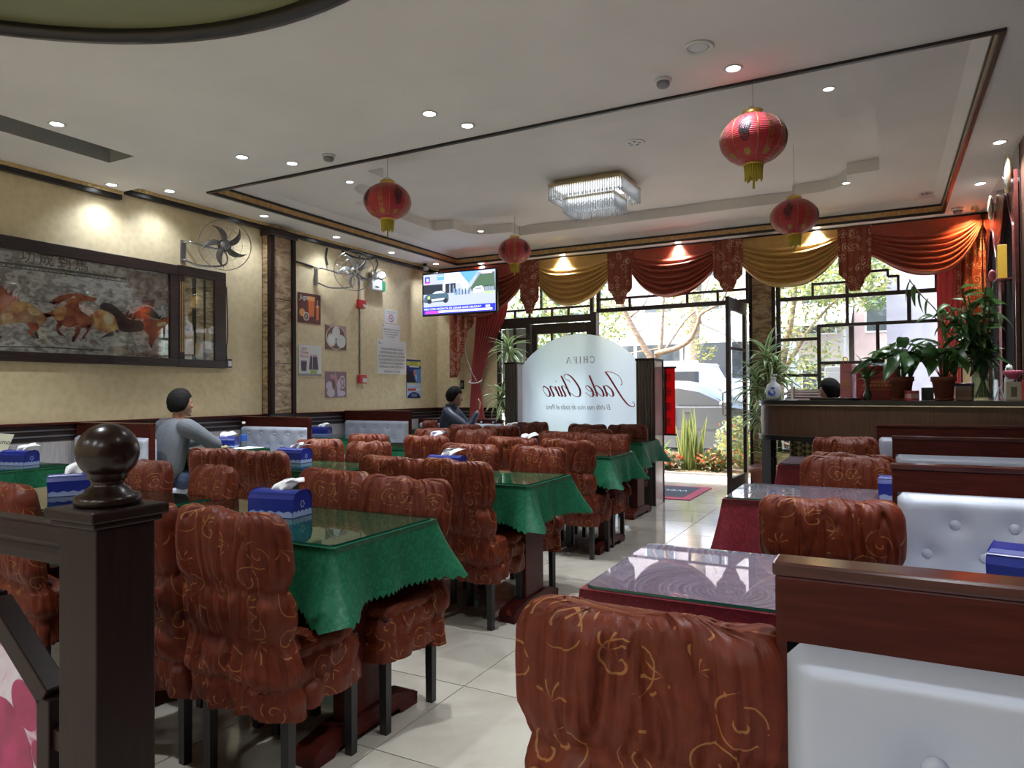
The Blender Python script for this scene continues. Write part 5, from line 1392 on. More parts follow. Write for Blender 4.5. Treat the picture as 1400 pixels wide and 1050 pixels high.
cm = thing('security_camera', 'small grey bullet camera bracket on the ceiling edge in the far left corner', 'camera', (-6.30, 9.02, ZC))
b = MB(); b.cyl((0, 0, 0), (0, 0, -0.03), 0.03); b.bar((0, 0, -0.03), (0.0, -0.02, -0.07), 0.02, 0.02); b.obj('mount', M['black_metal'], cm)
b = MB(); b.tube([(-0.02, 0.08, -0.065), (0.02, -0.09, -0.09), (0.021, -0.1, -0.092)], [0.032, 0.034, 0.03], 14); b.obj('camera_body', M['grey'], cm)
b = MB(); b.tube([(0.021, -0.1, -0.092), (0.0215, -0.103, -0.0925)], 0.02, 12); b.obj('lens', M['black'], cm)
ws = thing('wall_socket', 'small dark switch plate on the yellow corner wall', 'switch', (-5.99, YW, 1.386)); MB().box(-0.035, 0.035, -0.008, 0, -0.07, 0.07).obj('plate', M['black'], ws, 0.003); MB().box(-0.015, 0.015, -0.013, -0.008, -0.03, 0.03).obj('rocker', M['grey'], ws)
# ---------------------------------------------------------------- glass sign partition by the door
M['laminate'] = noisy('grey_brown_laminate', (0.055, 0.045, 0.042), (0.085, 0.072, 0.066), 4, 0.4, (30, 30, 1))
M['pinkgrey'] = noisy('pale_pinkish_laminate', (0.40, 0.33, 0.32), (0.50, 0.43, 0.42), 3, 0.18)
def frosted():
    t = NT('frosted_sign_glass')
    t.set(Base_Color=(0.86, 0.95, 0.98), Roughness=0.55, Transmission_Weight=1.0, IOR=1.12)
    tr = t.n('BsdfTranslucent', {'Color': (0.80, 0.90, 0.95, 1)})
    mx = t.n('MixShader', {0: 0.35, 1: t.b.outputs[0], 2: tr.outputs[0]})
    t.l(mx.outputs[0], t.o.inputs[0])
    return t.m
M['frostglass'] = frosted()
SGY = 7.70
sg = thing('glass_sign', 'arched frosted glass sign panel with red script lettering between two grey posts', 'sign', (-3.10, SGY, 0))
for x0, x1 in ((-1.0, -0.84), (0.66, 0.865)):
    MB().box(x0, x1, -0.15, 0.20, 0.0, 1.60).obj('post', M['pinkgrey'], sg, 0.004)
    n = 6 if x0 > 0 else 5
    for k in range(n):
        w = (x1 - x0) / n
        MB().box(x0 + k * w + 0.004, x0 + (k + 1) * w - 0.004, -0.163, -0.15, 0.0, 1.61).obj('post_rib', M['laminate'], sg, 0.004)
    MB().box(x0 - 0.006, x1 + 0.006, -0.168, 0.206, 1.60, 1.625).obj('post_cap', M['wood_dark'], sg, 0.003)
    MB().box(x1 - 0.004, x1 + 0.006, -0.165, -0.13, 0.0, 1.6).obj('post_edge', M['wood_dark'], sg)
    MB().box(x1 - 0.004, x1 + 0.008, 0.17, 0.206, 0.0, 1.6).obj('post_edge', M['wood_dark'], sg)
gp = [(-0.84, 0.12), (0.66, 0.12), (0.66, 1.625)]
for i in range(25):
    a = radians(38 + (180 - 76) * i / 24)
    # circular arc through the shoulders and the crown
    gp.append((-0.09 + 0.952 * cos(a), 1.04 + 0.952 * sin(a) - 0.05))
gp.append((-0.84, 1.625))
g = MB(); g.prism(gp, -0.005, 0.005, 'y'); g.obj('frosted_pane', M['frostglass'], sg)
MB().box(-0.84, 0.66, -0.02, 0.02, 0.04, 0.13).obj('base_rail', M['wood_dark'], sg)
def stroke(mb, pts, f, w0, w1, mi=0, k=7, const=False):
    P = [Vector((p[0], p[1], 0)) for p in pts]
    P = smooth(P, k) if len(P) > 2 else P
    L = []
    for i, p in enumerate(P):
        t = (P[min(i + 1, len(P) - 1)] - P[max(i - 1, 0)]).normalized()
        n = Vector((-t.y, t.x, 0))
        w = w0 if const else w0 + w1 * max(0.0, -t.y) ** 1.6
        e = min(1, i / 2 + .35, (len(P) - 1 - i) / 2 + .35) if not const else 1
        L.append((p + n * w * e / 2, p - n * w * e / 2))
    vs = []
    for a, b in L: vs += [f(a.x, a.y), f(b.x, b.y)]
    mb.add(vs, [(2 * i, 2 * i + 1, 2 * i + 3, 2 * i + 2) for i in range(len(L) - 1)], mi)
bowl = [(.85, .85), (.55, 1.0), (.18, .72), (.05, .3), (.25, 0), (.6, .18), (.86, .62)]
arch = [(.12, .40), (.42, .90), (.70, 1.0), (.80, .75), (.70, .2), (.82, 0), (1.08, .18)]
GL = {'J': [[(.28, 1.02), (.02, 1.25), (.08, 1.8), (.6, 2.15), (1.25, 2.28), (1.62, 2.2)], [(1.50, 2.24), (1.25, 1.7), (.92, .7), (.55, -.25), (.15, -.82), (-.35, -.92), (-.55, -.66), (-.36, -.50)]],
      'a': [bowl, [(.90, 1.0), (.84, .3), (.95, .02), (1.2, .2)]], 'd': [bowl, [(1.0, 2.0), (.93, 1.2), (.86, .3), (.96, .02), (1.22, .2)]],
      'e': [[(.1, .45), (.5, .55), (.75, .8), (.55, 1.0), (.2, .8), (.08, .35), (.3, 0), (.65, .08), (1.0, .4)]],
      'C': [[(.98, 1.28), (1.02, 1.55), (1.3, 1.6), (1.45, 1.9), (1.15, 2.12), (.62, 1.9), (.2, 1.25), (.06, .6), (.35, .05), (.9, 0), (1.4, .4)]],
      'h': [[(.42, 2.0), (.25, 1.2), (.1, 0)], arch], 'i': [[(.18, 1.0), (.08, .3), (.16, 0), (.45, .2)], [(.27, 1.52), (.24, 1.40)]],
      'n': [[(.16, 1.0), (.08, .5), (.02, 0)], arch], 'o': [[(.5, 1.0), (.14, .75), (.05, .3), (.32, 0), (.66, .25), (.76, .72), (.5, 1.0), (.62, .92)]]}
AD = {'J': 1.42, 'a': 1.15, 'd': 1.18, 'e': .95, 'C': 1.38, 'h': 1.05, 'i': .42, 'n': 1.05, 'o': .9, ' ': .55}
def word(mb, s, f):
    x = 0
    for c in s:
        for st in GL.get(c, []): stroke(mb, [(x + p[0], p[1]) for p in st], f, .07, .17)
        x += AD[c]
    return x
XH = 0.125; SH = 0.36
tot = sum(AD[c] for c in 'Jade Chino')
sx = 1.04 / (tot * XH)
# written for the street side, so it reads mirrored from inside
def fj(a, b): return (0.505 - (a * XH * sx + b * XH * SH), -0.0062, 1.205 + b * XH)
b = MB(); word(b, 'Jade Chino', fj); b.obj('red_script_lettering', mat('sign_red', (0.50, 0.015, 0.035), 0.4), sg)
SER = {'C': [([(.72, .78), (.5, 1.0), (.2, .9), (.06, .5), (.2, .1), (.5, 0), (.74, .2)], .085), ([(.72, .70), (.72, .98)], .05)], 'H': [([(.12, 0), (.12, 1)], .13), ([(.68, 0), (.68, 1)], .13), ([(.12, .5), (.68, .5)], .055), ([(0, .02), (.26, .02)], .045), ([(.55, .02), (.82, .02)], .045), ([(0, .98), (.26, .98)], .045), ([(.55, .98), (.82, .98)], .045)],
       'I': [([(.15, 0), (.15, 1)], .13), ([(0, .02), (.3, .02)], .045), ([(0, .98), (.3, .98)], .045)], 'F': [([(.12, 0), (.12, 1)], .13), ([(0, .98), (.62, .98)], .05), ([(.62, .76), (.62, .99)], .05), ([(.12, .52), (.45, .52)], .05), ([(.45, .42), (.45, .63)], .04), ([(0, .02), (.28, .02)], .045)],
       'A': [([(.05, 0), (.40, 1)], .055), ([(.40, 1), (.78, 0)], .13), ([(.17, .36), (.64, .36)], .045), ([(-.05, .02), (.17, .02)], .045), ([(.64, .02), (.92, .02)], .045)]}
b = MB(); x = 0
for c in 'CHIFA':
    for st, w in SER[c]: stroke(b, [(x + p[0], p[1]) for p in st], lambda a, z: (0.115 - a * 0.072, -0.0062, 1.60 + z * 0.073), w, 0, const=True)
    x += {'C': 1.15, 'H': 1.2, 'I': .72, 'F': 1.05, 'A': 1}[c]
b.obj('serif_lettering', mat('sign_plum', (0.16, 0.05, 0.09), 0.4), sg)
b = MB(); text(b, 'El chifa mas rico de todo el Perú', 0.072, lambda a, c: (-0.10 - a * 0.86, -0.0062, 1.078 + c * 1.15), font_shear=0.3); b.obj('tagline_lettering', mat('sign_grey', (0.20, 0.19, 0.18), 0.4), sg)
def red_backlit():
    t = NT('bright_red_cloth'); t.set(Base_Color=(0.70, 0.015, 0.03), Roughness=0.5)
    tr = t.n('BsdfTranslucent', {'Color': (0.85, 0.03, 0.04, 1)}); mx = t.n('MixShader', {0: 0.6, 1: t.b.outputs[0], 2: tr.outputs[0]}); t.l(mx.outputs[0], t.o.inputs[0]); return t.m
bn = thing('red_scroll', 'narrow red hanging scroll with black brush characters on the right sign post', 'banner', (-2.165, 7.93, 1.53))
MB().box(-0.06, 0.06, -0.006, 0.006, -0.76, 0).obj('red_cloth', red_backlit(), bn)
MB().box(-0.065, -0.040, -0.012, 0.004, -0.765, 0.0).obj('dark_edge', mat('deep_red_edge', (0.16, 0.008, 0.012), 0.5), bn)
for z in (0.0, -0.765): b = MB(); b.tube([(-0.075, 0, z), (0.075, 0, z)], 0.012, 8); b.obj('roller', M['wood_dark'], bn)
b = MB()
for i, c in enumerate('財源廣進'): text(b, c, 0.115, lambda p, q, i=i: (p * 0.72 - 0.022, -0.0125, q - 0.12 - 0.17 * i))
b.obj('brush_characters', M['black_print'], bn)

# door mat
mt = thing('door_mat', 'red bordered door mat with dark centre and pale lettering in the doorway', 'mat', (-2.55, 8.68, 0.0))
MB().box(-0.56, 0.56, -0.58, 0.58, 0.0005, 0.010).obj('border', mat('mat_red', (0.36, 0.03, 0.06), 0.8), mt, 0.003)
MB().box(-0.44, 0.44, -0.42, 0.50, 0.010, 0.0125).obj('centre', mat('mat_charcoal', (0.03, 0.032, 0.04), 0.85), mt)
b = MB(); text(b, 'WELCOME', 0.17, lambda p, q: (-p * 0.9, 0.12 - q, 0.0132)); b.obj('lettering', mat('mat_white', (0.6, 0.6, 0.62), .8), mt)

# ---------------------------------------------------------------- reception counter
ctop = [(-1.04, 7.75), (-1.09, 7.45), (-1.06, 7.22), (-0.93, 7.06), (-0.70, 6.95), (-0.30, 6.82), (0.20, 6.68), (0.70, 6.56), (0.985, 6.50)]
cs = [tuple(p)[:2] for p in smooth([(a, b, 0) for a, b in ctop], 5)]
def off(d):
    o = []
    for i, p in enumerate(cs):
        a, b = cs[max(i - 1, 0)], cs[min(i + 1, len(cs) - 1)]
        tx, ty = b[0] - a[0], b[1] - a[1]; l = hypot(tx, ty)
        o.append((min(p[0] - ty / l * d, 0.985), p[1] + tx / l * d))
    return o
ct = thing('reception_counter', 'curved reception counter with black top, brown veneer front and black legs', 'counter', (0, 0, 0))
def strip(o1, d, z0, z1, m, name):
    a, b = off(o1), off(o1 + d)
    q = MB(); q.prism(a + b[::-1], z0, z1, 'z', 0, False); return q.obj(name, m, ct)
strip(-0.02, 0.50, 1.125, 1.165, M['black'], 'counter_top')
strip(0.0, 0.03, 0.84, 1.125, M['wood_panel'], 'veneer_front')
strip(-0.02, 0.30, 0.79, 0.84, M['black'], 'ledge')
strip(0.28, 0.03, 0.0, 0.79, M['wood_dark'], 'inner_back')
def checker():
    t = NT('woven_check_panel')
    v = t.co('Object')
    c = t.n('TexChecker', {'Vector': t.n('Mapping', {'Vector': v, 'Rotation': (0, radians(45), 0)}).outputs[0], 'Color1': (0.30, 0.24, 0.10, 1), 'Color2': (0.03, 0.026, 0.022, 1), 'Scale': 26.0}).outputs[0]
    t.set(Base_Color=c, Roughness=0.5); return t.m
strip(0.26, 0.02, 0.05, 0.79, checker(), 'woven_panel')
q = MB(); q.prism([(-1.07, 7.5), (-1.07, 7.24), (-0.97, 7.11), (-0.93, 7.16), (-1.0, 7.27), (-1.0, 7.5)], 0.0, 0.79, 'z'); q.obj('leg', M['black'], ct)
q = MB(); q.box(0.93, 0.985, 6.52, 6.75, 0, 0.79); q.obj('leg', M['black'], ct)
strip(-0.024, 0.006, 1.118, 1.126, M['chrome'], 'edge_strip')
strip(-0.024, 0.006, 0.836, 0.842, M['chrome'], 'edge_strip')
CZ = 1.1655

# ---------------------------------------------------------------- right wall: mirror and arched cabinet
mr = thing('wall_mirror', 'tall frameless mirror on the right wall in the corner beside the curtain', 'mirror', (XR - 0.002, 9.0, 2.2))
MB().box(-0.006, 0, -2.0, 0.55, -1.1, 1.07).obj('mirror_glass', M['mirror'], mr)
MB().box(-0.014, -0.006, -0.02, 0.0, -1.1, 0.35).obj('chrome_strip', M['chrome'], mr)
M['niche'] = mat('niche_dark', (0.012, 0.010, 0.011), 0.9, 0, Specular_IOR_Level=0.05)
def ogee(c, hw, z0, zs, zt, n=8):
    P = [(c - hw, z0), (c + hw, z0), (c + hw, zs)]
    for i in range(1, n + 1):
        t = i / n; P.append((c + hw * (1 - t) ** 0.62 * (1 - 0.25 * sin(pi * t)), zs + (zt - zs) * t ** 0.9))
    for i in range(n - 1, -1, -1):
        t = i / n; P.append((c - hw * (1 - t) ** 0.62 * (1 - 0.25 * sin(pi * t)), zs + (zt - zs) * t ** 0.9))
    return P
M['maroon'] = noisy('maroon_lacquer', (0.065, 0.018, 0.016), (0.10, 0.028, 0.024), 3, 0.22, (1, 1, 8))
cab = thing('arched_cabinet', 'maroon wall cabinet with two pointed arch niches on the right wall behind the counter', 'cabinet', (XR - 0.008, 7.95, 0))
b = MB()
fr = [(-0.98, 1.0), (0.86, 1.0), (0.86, 2.86), (0.45, 2.95), (0.0, 3.12), (-0.45, 3.02), (-0.98, 3.05)]
n1 = ogee(0.40, 0.36, 1.15, 2.45, 2.84); n2 = ogee(-0.55, 0.36, 1.15, 2.60, 2.96)
pts = [[Vector((p[0], p[1], 0)) for p in l] for l in (fr, n1, n2)]
tri = tessellate_polygon(pts); fl_ = [p for l in (fr, n1, n2) for p in l]; n_ = len(fl_)
b.add([(-0.040, p[0], p[1]) for p in fl_] + [(-0.014, p[0], p[1]) for p in fl_], [tuple(t) for t in tri] + [tuple(i + n_ for i in t[::-1]) for t in tri])
s0 = 0
for l in (fr, n1, n2):
    k = len(l)
    for i in range(k): b.f.append([s0 + i, s0 + (i + 1) % k, n_ + s0 + (i + 1) % k, n_ + s0 + i]); b.m.append(0); b.s.append(False)
    s0 += k
b.obj('arched_front', M['maroon'], cab)
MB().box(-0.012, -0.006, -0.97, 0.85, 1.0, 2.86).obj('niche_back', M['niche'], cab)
MB().box(-0.05, -0.006, -0.98, 0.86, 0.98, 1.02).obj('cabinet_base', M['maroon'], cab)
for c, l in ((0.40, n1), (-0.55, n2)):
    m = MB(); m.tube([(-0.042, p[0], p[1]) for p in l[2:]] + [(-0.042, l[0][0], l[0][1])], 0.008, 6); m.obj('arch_bead', M['maroon'], cab)
MB().box(-0.13, -0.012, -0.66, -0.44, 2.2, 2.212).obj('shelf', M['maroon'], cab)
nl = bpy.data.lights.new('niche_glow', 'POINT'); nl.energy = 2.2; nl.color = (1.0, 0.62, 0.28); nl.shadow_soft_size = 0.03
wl_ = thing('picture_spot', 'small warm spotlight shining on the swag in the right ceiling corner', 'spotlight', (0.90, 9.22, ZC))
b = MB(); b.lathe([(0.03, 0), (0.034, -0.02), (0.030, -0.045), (0.024, -0.05)], (0, 0, 0), 16); b.obj('housing', M['brass'], wl_)
b = MB(); b.lathe([(0.0001, -0.049), (0.022, -0.049)], (0, 0, 0), 14); b.obj('lens', emit('warm_led', (1.0, 0.62, 0.28), 30), wl_)
ws_ = bpy.data.lights.new('warm_beam', 'SPOT'); ws_.energy = 34; ws_.color = (1.0, 0.55, 0.2); ws_.spot_size = radians(120); ws_.spot_blend = 0.8; ws_.shadow_soft_size = 0.02
l = bpy.data.objects.new('warm_beam', ws_); COL.objects.link(l); l.parent = wl_; l.location = (0, 0, -0.06); l.rotation_euler = (radians(20), 0, 0)
dcam = thing('dome_camera', 'white ceiling dome camera in front of the right red swag', 'camera', (0.74, 9.2, ZC))
b = MB(); b.lathe([(0.062, 0), (0.062, -0.025), (0.05, -0.03), (0.0001, -0.03)], (0, 0, 0), 20); b.obj('base', M['white'], dcam)
b = MB(); b.lathe([(0.045, -0.03), (0.042, -0.05), (0.028, -0.068), (0.0001, -0.075)], (0, 0, 0), 20); b.obj('dome', M['grey'], dcam)
def medallion(y, z, r, lab):
    t = thing('wall_ornament', lab, 'ornament', (XR - 0.048, y, z))
    b = MB(); b.tube([(-0.03, r * 0.62 * cos(2 * pi * i / 32), r * sin(2 * pi * i / 32)) for i in range(32)], 0.014, 8, 0, True); b.obj('rim', M['brass'], t)
    for k in range(9):
        x = -0.62 * r + 1.24 * r * (k + .5) / 9; h = r * sqrt(max(0, 1 - (x / (0.62 * r)) ** 2))
        if h > .01: b = MB(); b.tube([(-0.03, x, -h), (-0.045, x, 0), (-0.03, x, h)], 0.010, 6); b.obj('glass_rib', M['crystal'], t)
    MB().box(-0.02, 0, -0.03, 0.03, -0.04, 0.04).obj('mount', M['brass'], t)
medallion(8.12, 3.0, 0.105, 'oval ribbed glass wall ornament high on the right wall by the corner')
medallion(7.08, 3.05, 0.15, 'large ribbed glass wall lamp at the right edge near the ceiling')
yb = thing('yellow_box', 'tall yellow bottle box standing in the arched niche on the right', 'box', (0.915, 7.42, 2.2125))
MB().box(-0.035, 0.035, -0.05, 0.05, 0, 0.30).obj('carton', mat('amber_carton', (0.36, 0.21, 0.02), 0.4), yb, 0.003); MB().box(-0.0365, -0.035, -0.035, 0.035, 0.08, 0.22).obj('label_panel', M['gold'], yb)
rf = thing('pink_flower', 'single pink artificial flower bud beside the niche on the right', 'flower', (0.90, 7.9, 2.0))
b = MB(); b.sph((0, 0, 0.32), (0.03, 0.03, 0.055), 10, 8); b.obj('bud', mat('pink_bud', (0.60, 0.12, 0.17), .5), rf); b = MB(); b.tube([(0, 0, -0.24), (0.004, 0.01, 0.28)], 0.004, 6); b.obj('stem', mat('bud_stem', (0.05, 0.12, 0.03), .5), rf)

# ---------------------------------------------------------------- leaves and plants
def leafmat(name, c1, c2, edge=None, rough=0.4):
    t = NT(name)
    uv = t.n('TexCoord').outputs['UV']
    f = t.noise(uv, 7, 3)
    c = t.ramp(f, [(0.3, c1), (0.7, c2)])
    if edge:
        x = t.math('ABSOLUTE', t.math('SUBTRACT', t.n('SeparateXYZ', {0: uv}).outputs[1], 0.5))
        c = t.mix(t.math('MULTIPLY', t.math('GREATER_THAN', x, 0.30), 0.85), c, edge)
    t.set(Base_Color=c, Roughness=rough)
    tr = t.n('BsdfTranslucent'); t.l(c, tr.inputs[0])
    mx = t.n('MixShader', {0: 0.28, 1: t.b.outputs[0], 2: tr.outputs[0]})
    t.l(mx.outputs[0], t.o.inputs[0])
    return t.m
M['drac'] = leafmat('dracaena_leaf', (0.08, 0.16, 0.05), (0.13, 0.23, 0.07), (0.52, 0.56, 0.32))
M['drac2'] = leafmat('bright_dracaena_leaf', (0.10, 0.26, 0.03), (0.18, 0.36, 0.05), (0.40, 0.50, 0.14))
M['broad'] = leafmat('broad_dark_leaf', (0.024, 0.065, 0.020), (0.045, 0.105, 0.028), None, 0.3)
M['broad2'] = leafmat('mid_green_leaf', (0.05, 0.13, 0.03), (0.085, 0.18, 0.04), None, 0.35)
M['stem'] = mat('green_stem', (0.06, 0.12, 0.03), 0.5)
M['bark'] = noisy('pale_bark', (0.20, 0.14, 0.09), (0.42, 0.32, 0.22), 14, 0.8, (1, 1, 3), 0.3)
M['terra'] = noisy('terracotta', (0.24, 0.075, 0.045), (0.32, 0.11, 0.065), 9, 0.6)
M['soil'] = noisy('potting_soil', (0.02, 0.014, 0.01), (0.06, 0.04, 0.03), 60, 0.9)
def leaf_me(name, L, Wd, droop, m, heart=False, n=9, fold=0.25, wave=0.0):
    P = []; UV = []
    for i in range(n + 1):
        s = i / n
        if heart: w = Wd * (sin(pi * min(1, s * 0.9 + 0.12)) ** 0.75) * (1 - s) ** 0.25 if s < 1 else 0
        else: w = Wd * (min(1, s * 5 + 0.25)) * (1 - s ** 2.2) ** 0.8
        a = droop * s
        x = L * (sin(a) / droop if abs(droop) > 1e-3 else s); z = -L * ((1 - cos(a)) / droop if abs(droop) > 1e-3 else 0)
        row = []; ur = []
        for j, v in enumerate((-1, -0.5, 0, 0.5, 1)):
            row.append((x - (0.10 * L * (v * v) * (1 - s) ** 3 if heart else 0), v * w / 2, z + abs(v) * w * fold + wave * sin(s * 14 + v) * abs(v))); ur.append((s, 0.5 + v / 2))
        P.append(row); UV.append(ur)
    mb = MB(); mb.grid(P, uv=UV); return mb.mesh(name, m)
rp = random.Random(5)
def rosette(parent, c, n, meshes, e0, e1, sc=(0.8, 1.1), name='leaf', lift=0.0):
    for k in range(n):
        f = k / max(n - 1, 1)
        az = k * 2.39996 + rp.uniform(-.3, .3); el = lerp(e0, e1, f) + rp.uniform(-.12, .12); s = rp.uniform(*sc)
        put(name, rp.choice(meshes), parent, (c[0], c[1], c[2] + lift * f), (rp.uniform(-.2, .2), -el, az), (s, s, s))
def pot_parts(t, r, h, m, z=0.0, saucer=True):
    MB().lathe([(0.0001, z + .012), (r * .72, z + .012), (r * .97, z + h * .8), (r * 1.08, z + h * .8), (r * 1.08, z + h), (r * .96, z + h), (r * .94, z + h - .02), (0.0001, z + h - .02)], (0, 0, 0), 28).obj('pot', m, t)
    if saucer: MB().lathe([(0.0001, z + .0005), (r * .78, z + .0005), (r * .92, z + .018), (r * .86, z + .02), (r * .74, z + .011), (0.0001, z + .011)], (0, 0, 0), 28).obj('saucer', m, t)
    MB().lathe([(0.0001, z + h - .012), (r * .93, z + h - .018)], (0, 0, 0), 20).obj('soil', M['soil'], t)
dl = [leaf_me('leaf', L, w, d, M['drac']) for L, w, d in ((.44, .060, 1.1), (.38, .064, 1.4), (.48, .056, 0.8))]
d2 = [leaf_me('leaf', L, w, d, M['drac2']) for L, w, d in ((.34, .04, .9), (.28, .045, 1.2))]
pr_ = thing('potted_dracaena', 'tall variegated dracaena in a terracotta pot between the open door and right window', 'plant', (-1.27, 8.98, 0))
pot_parts(pr_, 0.20, 0.34, M['terra'])
for i, (px_, py_, pz_) in enumerate(((0, 0, 1.62), (.12, .02, 1.42), (-.10, -.03, 1.30), (.04, -.08, 1.08), (-.03, .03, .92))):
    b = MB(); b.tube(smooth([(0.03 * cos(i * 2), 0.03 * sin(i * 2), .32), (px_ * .4, py_ * .4, pz_ * .55), (px_, py_, pz_)], 5), 0.016, 7); b.obj('trunk', M['bark'], pr_)
    rosette(pr_, (px_, py_, pz_ - .05), 34, dl, -0.35, 1.25, (0.72, 1.05), lift=.12)
rosette(pr_, (.02, -.08, .45), 22, d2, 0.3, 1.3, (0.7, 1.0))
pl_ = thing('potted_dracaena', 'variegated dracaena in shade left of the glass sign, beside the red curtain', 'plant', (-4.62, 8.75, 0))
pot_parts(pl_, 0.19, 0.33, M['terra'])
for i, (px_, py_, pz_) in enumerate(((-.08, .02, 1.84), (.10, 0, 1.42), (-.15, -.04, 1.16), (.06, -.05, .95))):
    b = MB(); b.tube(smooth([(0.03 * cos(i * 2), 0.03 * sin(i * 2), .31), (px_ * .4, py_ * .4, pz_ * .55), (px_, py_, pz_)], 5), 0.016, 7); b.obj('trunk', M['bark'], pl_)
    rosette(pl_, (px_, py_, pz_ - .04), 32, dl, -0.4, 1.2, (0.68, 0.95), lift=.1)
hl_ = [leaf_me('leaf', L, w, d, m, True, 9, .18) for L, w, d, m in ((.20, .105, .7, M['broad']), (.17, .085, .5, M['broad2']), (.23, .10, .9, M['broad']))]
def broad_plant(x, y, r, h, label, n, R_, zmax, seed, name='potted_anthurium', fl=0):
    t = thing(name, label, 'plant', (x, y, CZ)); rr = random.Random(seed)
    pot_parts(t, r, h, M['terra'])
    st = MB()
    for k in range(n):
        az = k * 2.39996 + rr.uniform(-.3, .3); q = (k + .5) / n; rad = R_ * sqrt(q) * rr.uniform(.55, 1.0); zt = h + (zmax - h) * (1 - 0.62 * q) * rr.uniform(.75, 1.0)
        e = (rad * cos(az), rad * sin(az), zt)
        st.tube(smooth([(0.02 * cos(az), 0.02 * sin(az), h - .02), (e[0] * .45, e[1] * .45, h + (zt - h) * .7), e], 4), 0.0035, 5)
        s = rr.uniform(.85, 1.25)
        put('leaf', rr.choice(hl_), t, e, (rr.uniform(-.6, .6), rr.uniform(-.75, .75), az), (s, s, s))
    stuff(st.obj('petioles', M['stem'], t))
    return t
p1 = broad_plant(0.132, 6.95, 0.088, 0.205, 'broad leaved plant in a terracotta pot on the counter, left pot with red bud', 34, .27, .54, 3)
b = MB(); b.sph((0.03, -.04, .50), (.035, .018, .014), 10, 6); b.obj('red_spathe', mat('spathe', (.25, .03, .03), .4), p1); b = MB(); b.tube([(0.01, 0, .2), (.03, -.04, .50)], .003, 5); b.obj('flower_stem', M['stem'], p1)
p2 = broad_plant(0.435, 6.85, 0.088, 0.20, 'broad leaved plant in a terracotta pot on the counter, right pot with long arching stem', 30, .24, .50, 11)
b = MB(); b.tube(smooth([(0, 0, .19), (0.0, 0.02, .50), (-.03, .0, .72), (-.16, -.01, .90), (-.24, 0, 1.03)], 6), .005, 6); b.obj('arching_stem', M['bark'], p2)
hang = leaf_me('leaf', .19, .05, .4, M['broad2'])
for q, az, el in (((-.10, 0, .86), 3.4, 1.3), ((-.16, 0, .92), 2.8, 1.5), ((-.20, 0, .98), 4.0, 1.4), ((-.23, 0, 1.02), 3.2, 1.2), ((-.05, .01, .76), .4, 1.2), ((-.02, 0, .66), 1.0, .9)): put('leaf', hang, p2, q, (0, el, az))
M['vglass'] = thin_glass('vase_glass', (0.90, 0.95, 0.93), 1.45)
M['water'] = thin_glass('vase_water', (0.80, 0.88, 0.84), 1.33)
def tall_vase(x, y):
    t = thing('glass_vase', 'tall clear cylinder vase of lush green stems at the right end of the counter', 'vase', (x, y, CZ)); rr = random.Random(21)
    MB().lathe([(0.0001, .0005), (.078, .0005), (.08, .01), (.08, .36), (.076, .36), (.075, .02), (0.0001, .018)], (0, 0, 0), 28).obj('vase', M['vglass'], t)
    MB().lathe([(0.0001, .20), (.0745, .20), (.0745, .021), (0.0001, .021)], (0, 0, 0), 24).obj('water', M['water'], t)
    lm = [leaf_me('leaf', .19, .06, .8, M['broad'], False, 8), leaf_me('leaf', .15, .055, .6, M['broad2'], False, 8)]
    st = MB()
    for k in range(16):
        az = k * 2.4; top = (rr.uniform(-.34, .12), rr.uniform(-.22, .22), rr.uniform(.55, .92))
        st.tube(smooth([(-.05 * cos(az), -.05 * sin(az), .03), (.05 * cos(az), .05 * sin(az), .34), (top[0] * .6, top[1] * .6, top[2] * .75), top], 5), .006, 6)
        for i in range(11):
            f = .42 + .58 * i / 10
            q = Vector((.05 * cos(az), .05 * sin(az), .34)).lerp(Vector(top), max(0, (f - .42) / .58))
            s = rr.uniform(.7, 1.1); put('leaf', rr.choice(lm), t, q, (rr.uniform(-.6, .6), rr.uniform(-.6, .8), rr.uniform(0, 6.28)), (s, s, s))
    st.obj('stems', M['stem'], t)
    return t
tall_vase(0.70, 6.80)
sv = thing('bud_vase', 'small green glass bud vase with narrow leaves on the counter beside the gift bag', 'vase', (-0.135, 6.98, CZ))
MB().lathe([(0.0001, .0005), (.026, .0005), (.036, .03), (.034, .055), (.016, .10), (.013, .13), (.022, .17), (.024, .178), (.020, .178), (.010, .13), (.030, .05), (0.0001, .03)], (0, 0, 0), 20).obj('vase', NT('smoky_green_glass').set(Base_Color=(0.05, 0.07, 0.04), Roughness=0.08, Coat_Weight=0.5).m, sv)
nl_ = [leaf_me('leaf', .24, .028, .8, M['broad']), leaf_me('leaf', .19, .03, 1.1, M['broad2'])]
rosette(sv, (0, 0, .175), 14, nl_, .45, 1.4, (.9, 1.35)); put('leaf', nl_[0], sv, (0, 0, .19), (0, -1.45, 2.6), (1.25, 1.2, 1.2))

# ---------------------------------------------------------------- things on the counter
jg = thing('sanitizer_jug', 'translucent white jug with blue printed blob on the left end of the counter', 'jug', (-0.945, 7.17, CZ))
MB().lathe([(0.0001, .0005), (.05, .0005), (.068, .02), (.074, .09), (.062, .145), (.028, .172), (.022, .185), (.022, .205), (.0001, .207)], (0, 0, 0), 24).obj('bottle', NT('milky_plastic').set(Base_Color=(0.62, 0.68, 0.76), Roughness=0.3, Subsurface_Weight=0.3).m, jg)
b = MB()
for (cx_, cz_, rx_, rz__) in ((-.01, .07, .036, .03), (.0, .115, .022, .012)):
    P = []
    for i in range(20):
        a = 2 * pi * i / 20; x = cx_ + rx_ * cos(a); z = cz_ + rz__ * sin(a); P.append((x, -sqrt(max(0, .0752 ** 2 - x * x)) if z < .1 else -sqrt(max(0, .0722 ** 2 - x * x)), z))
    b.add(P, [tuple(range(20))])
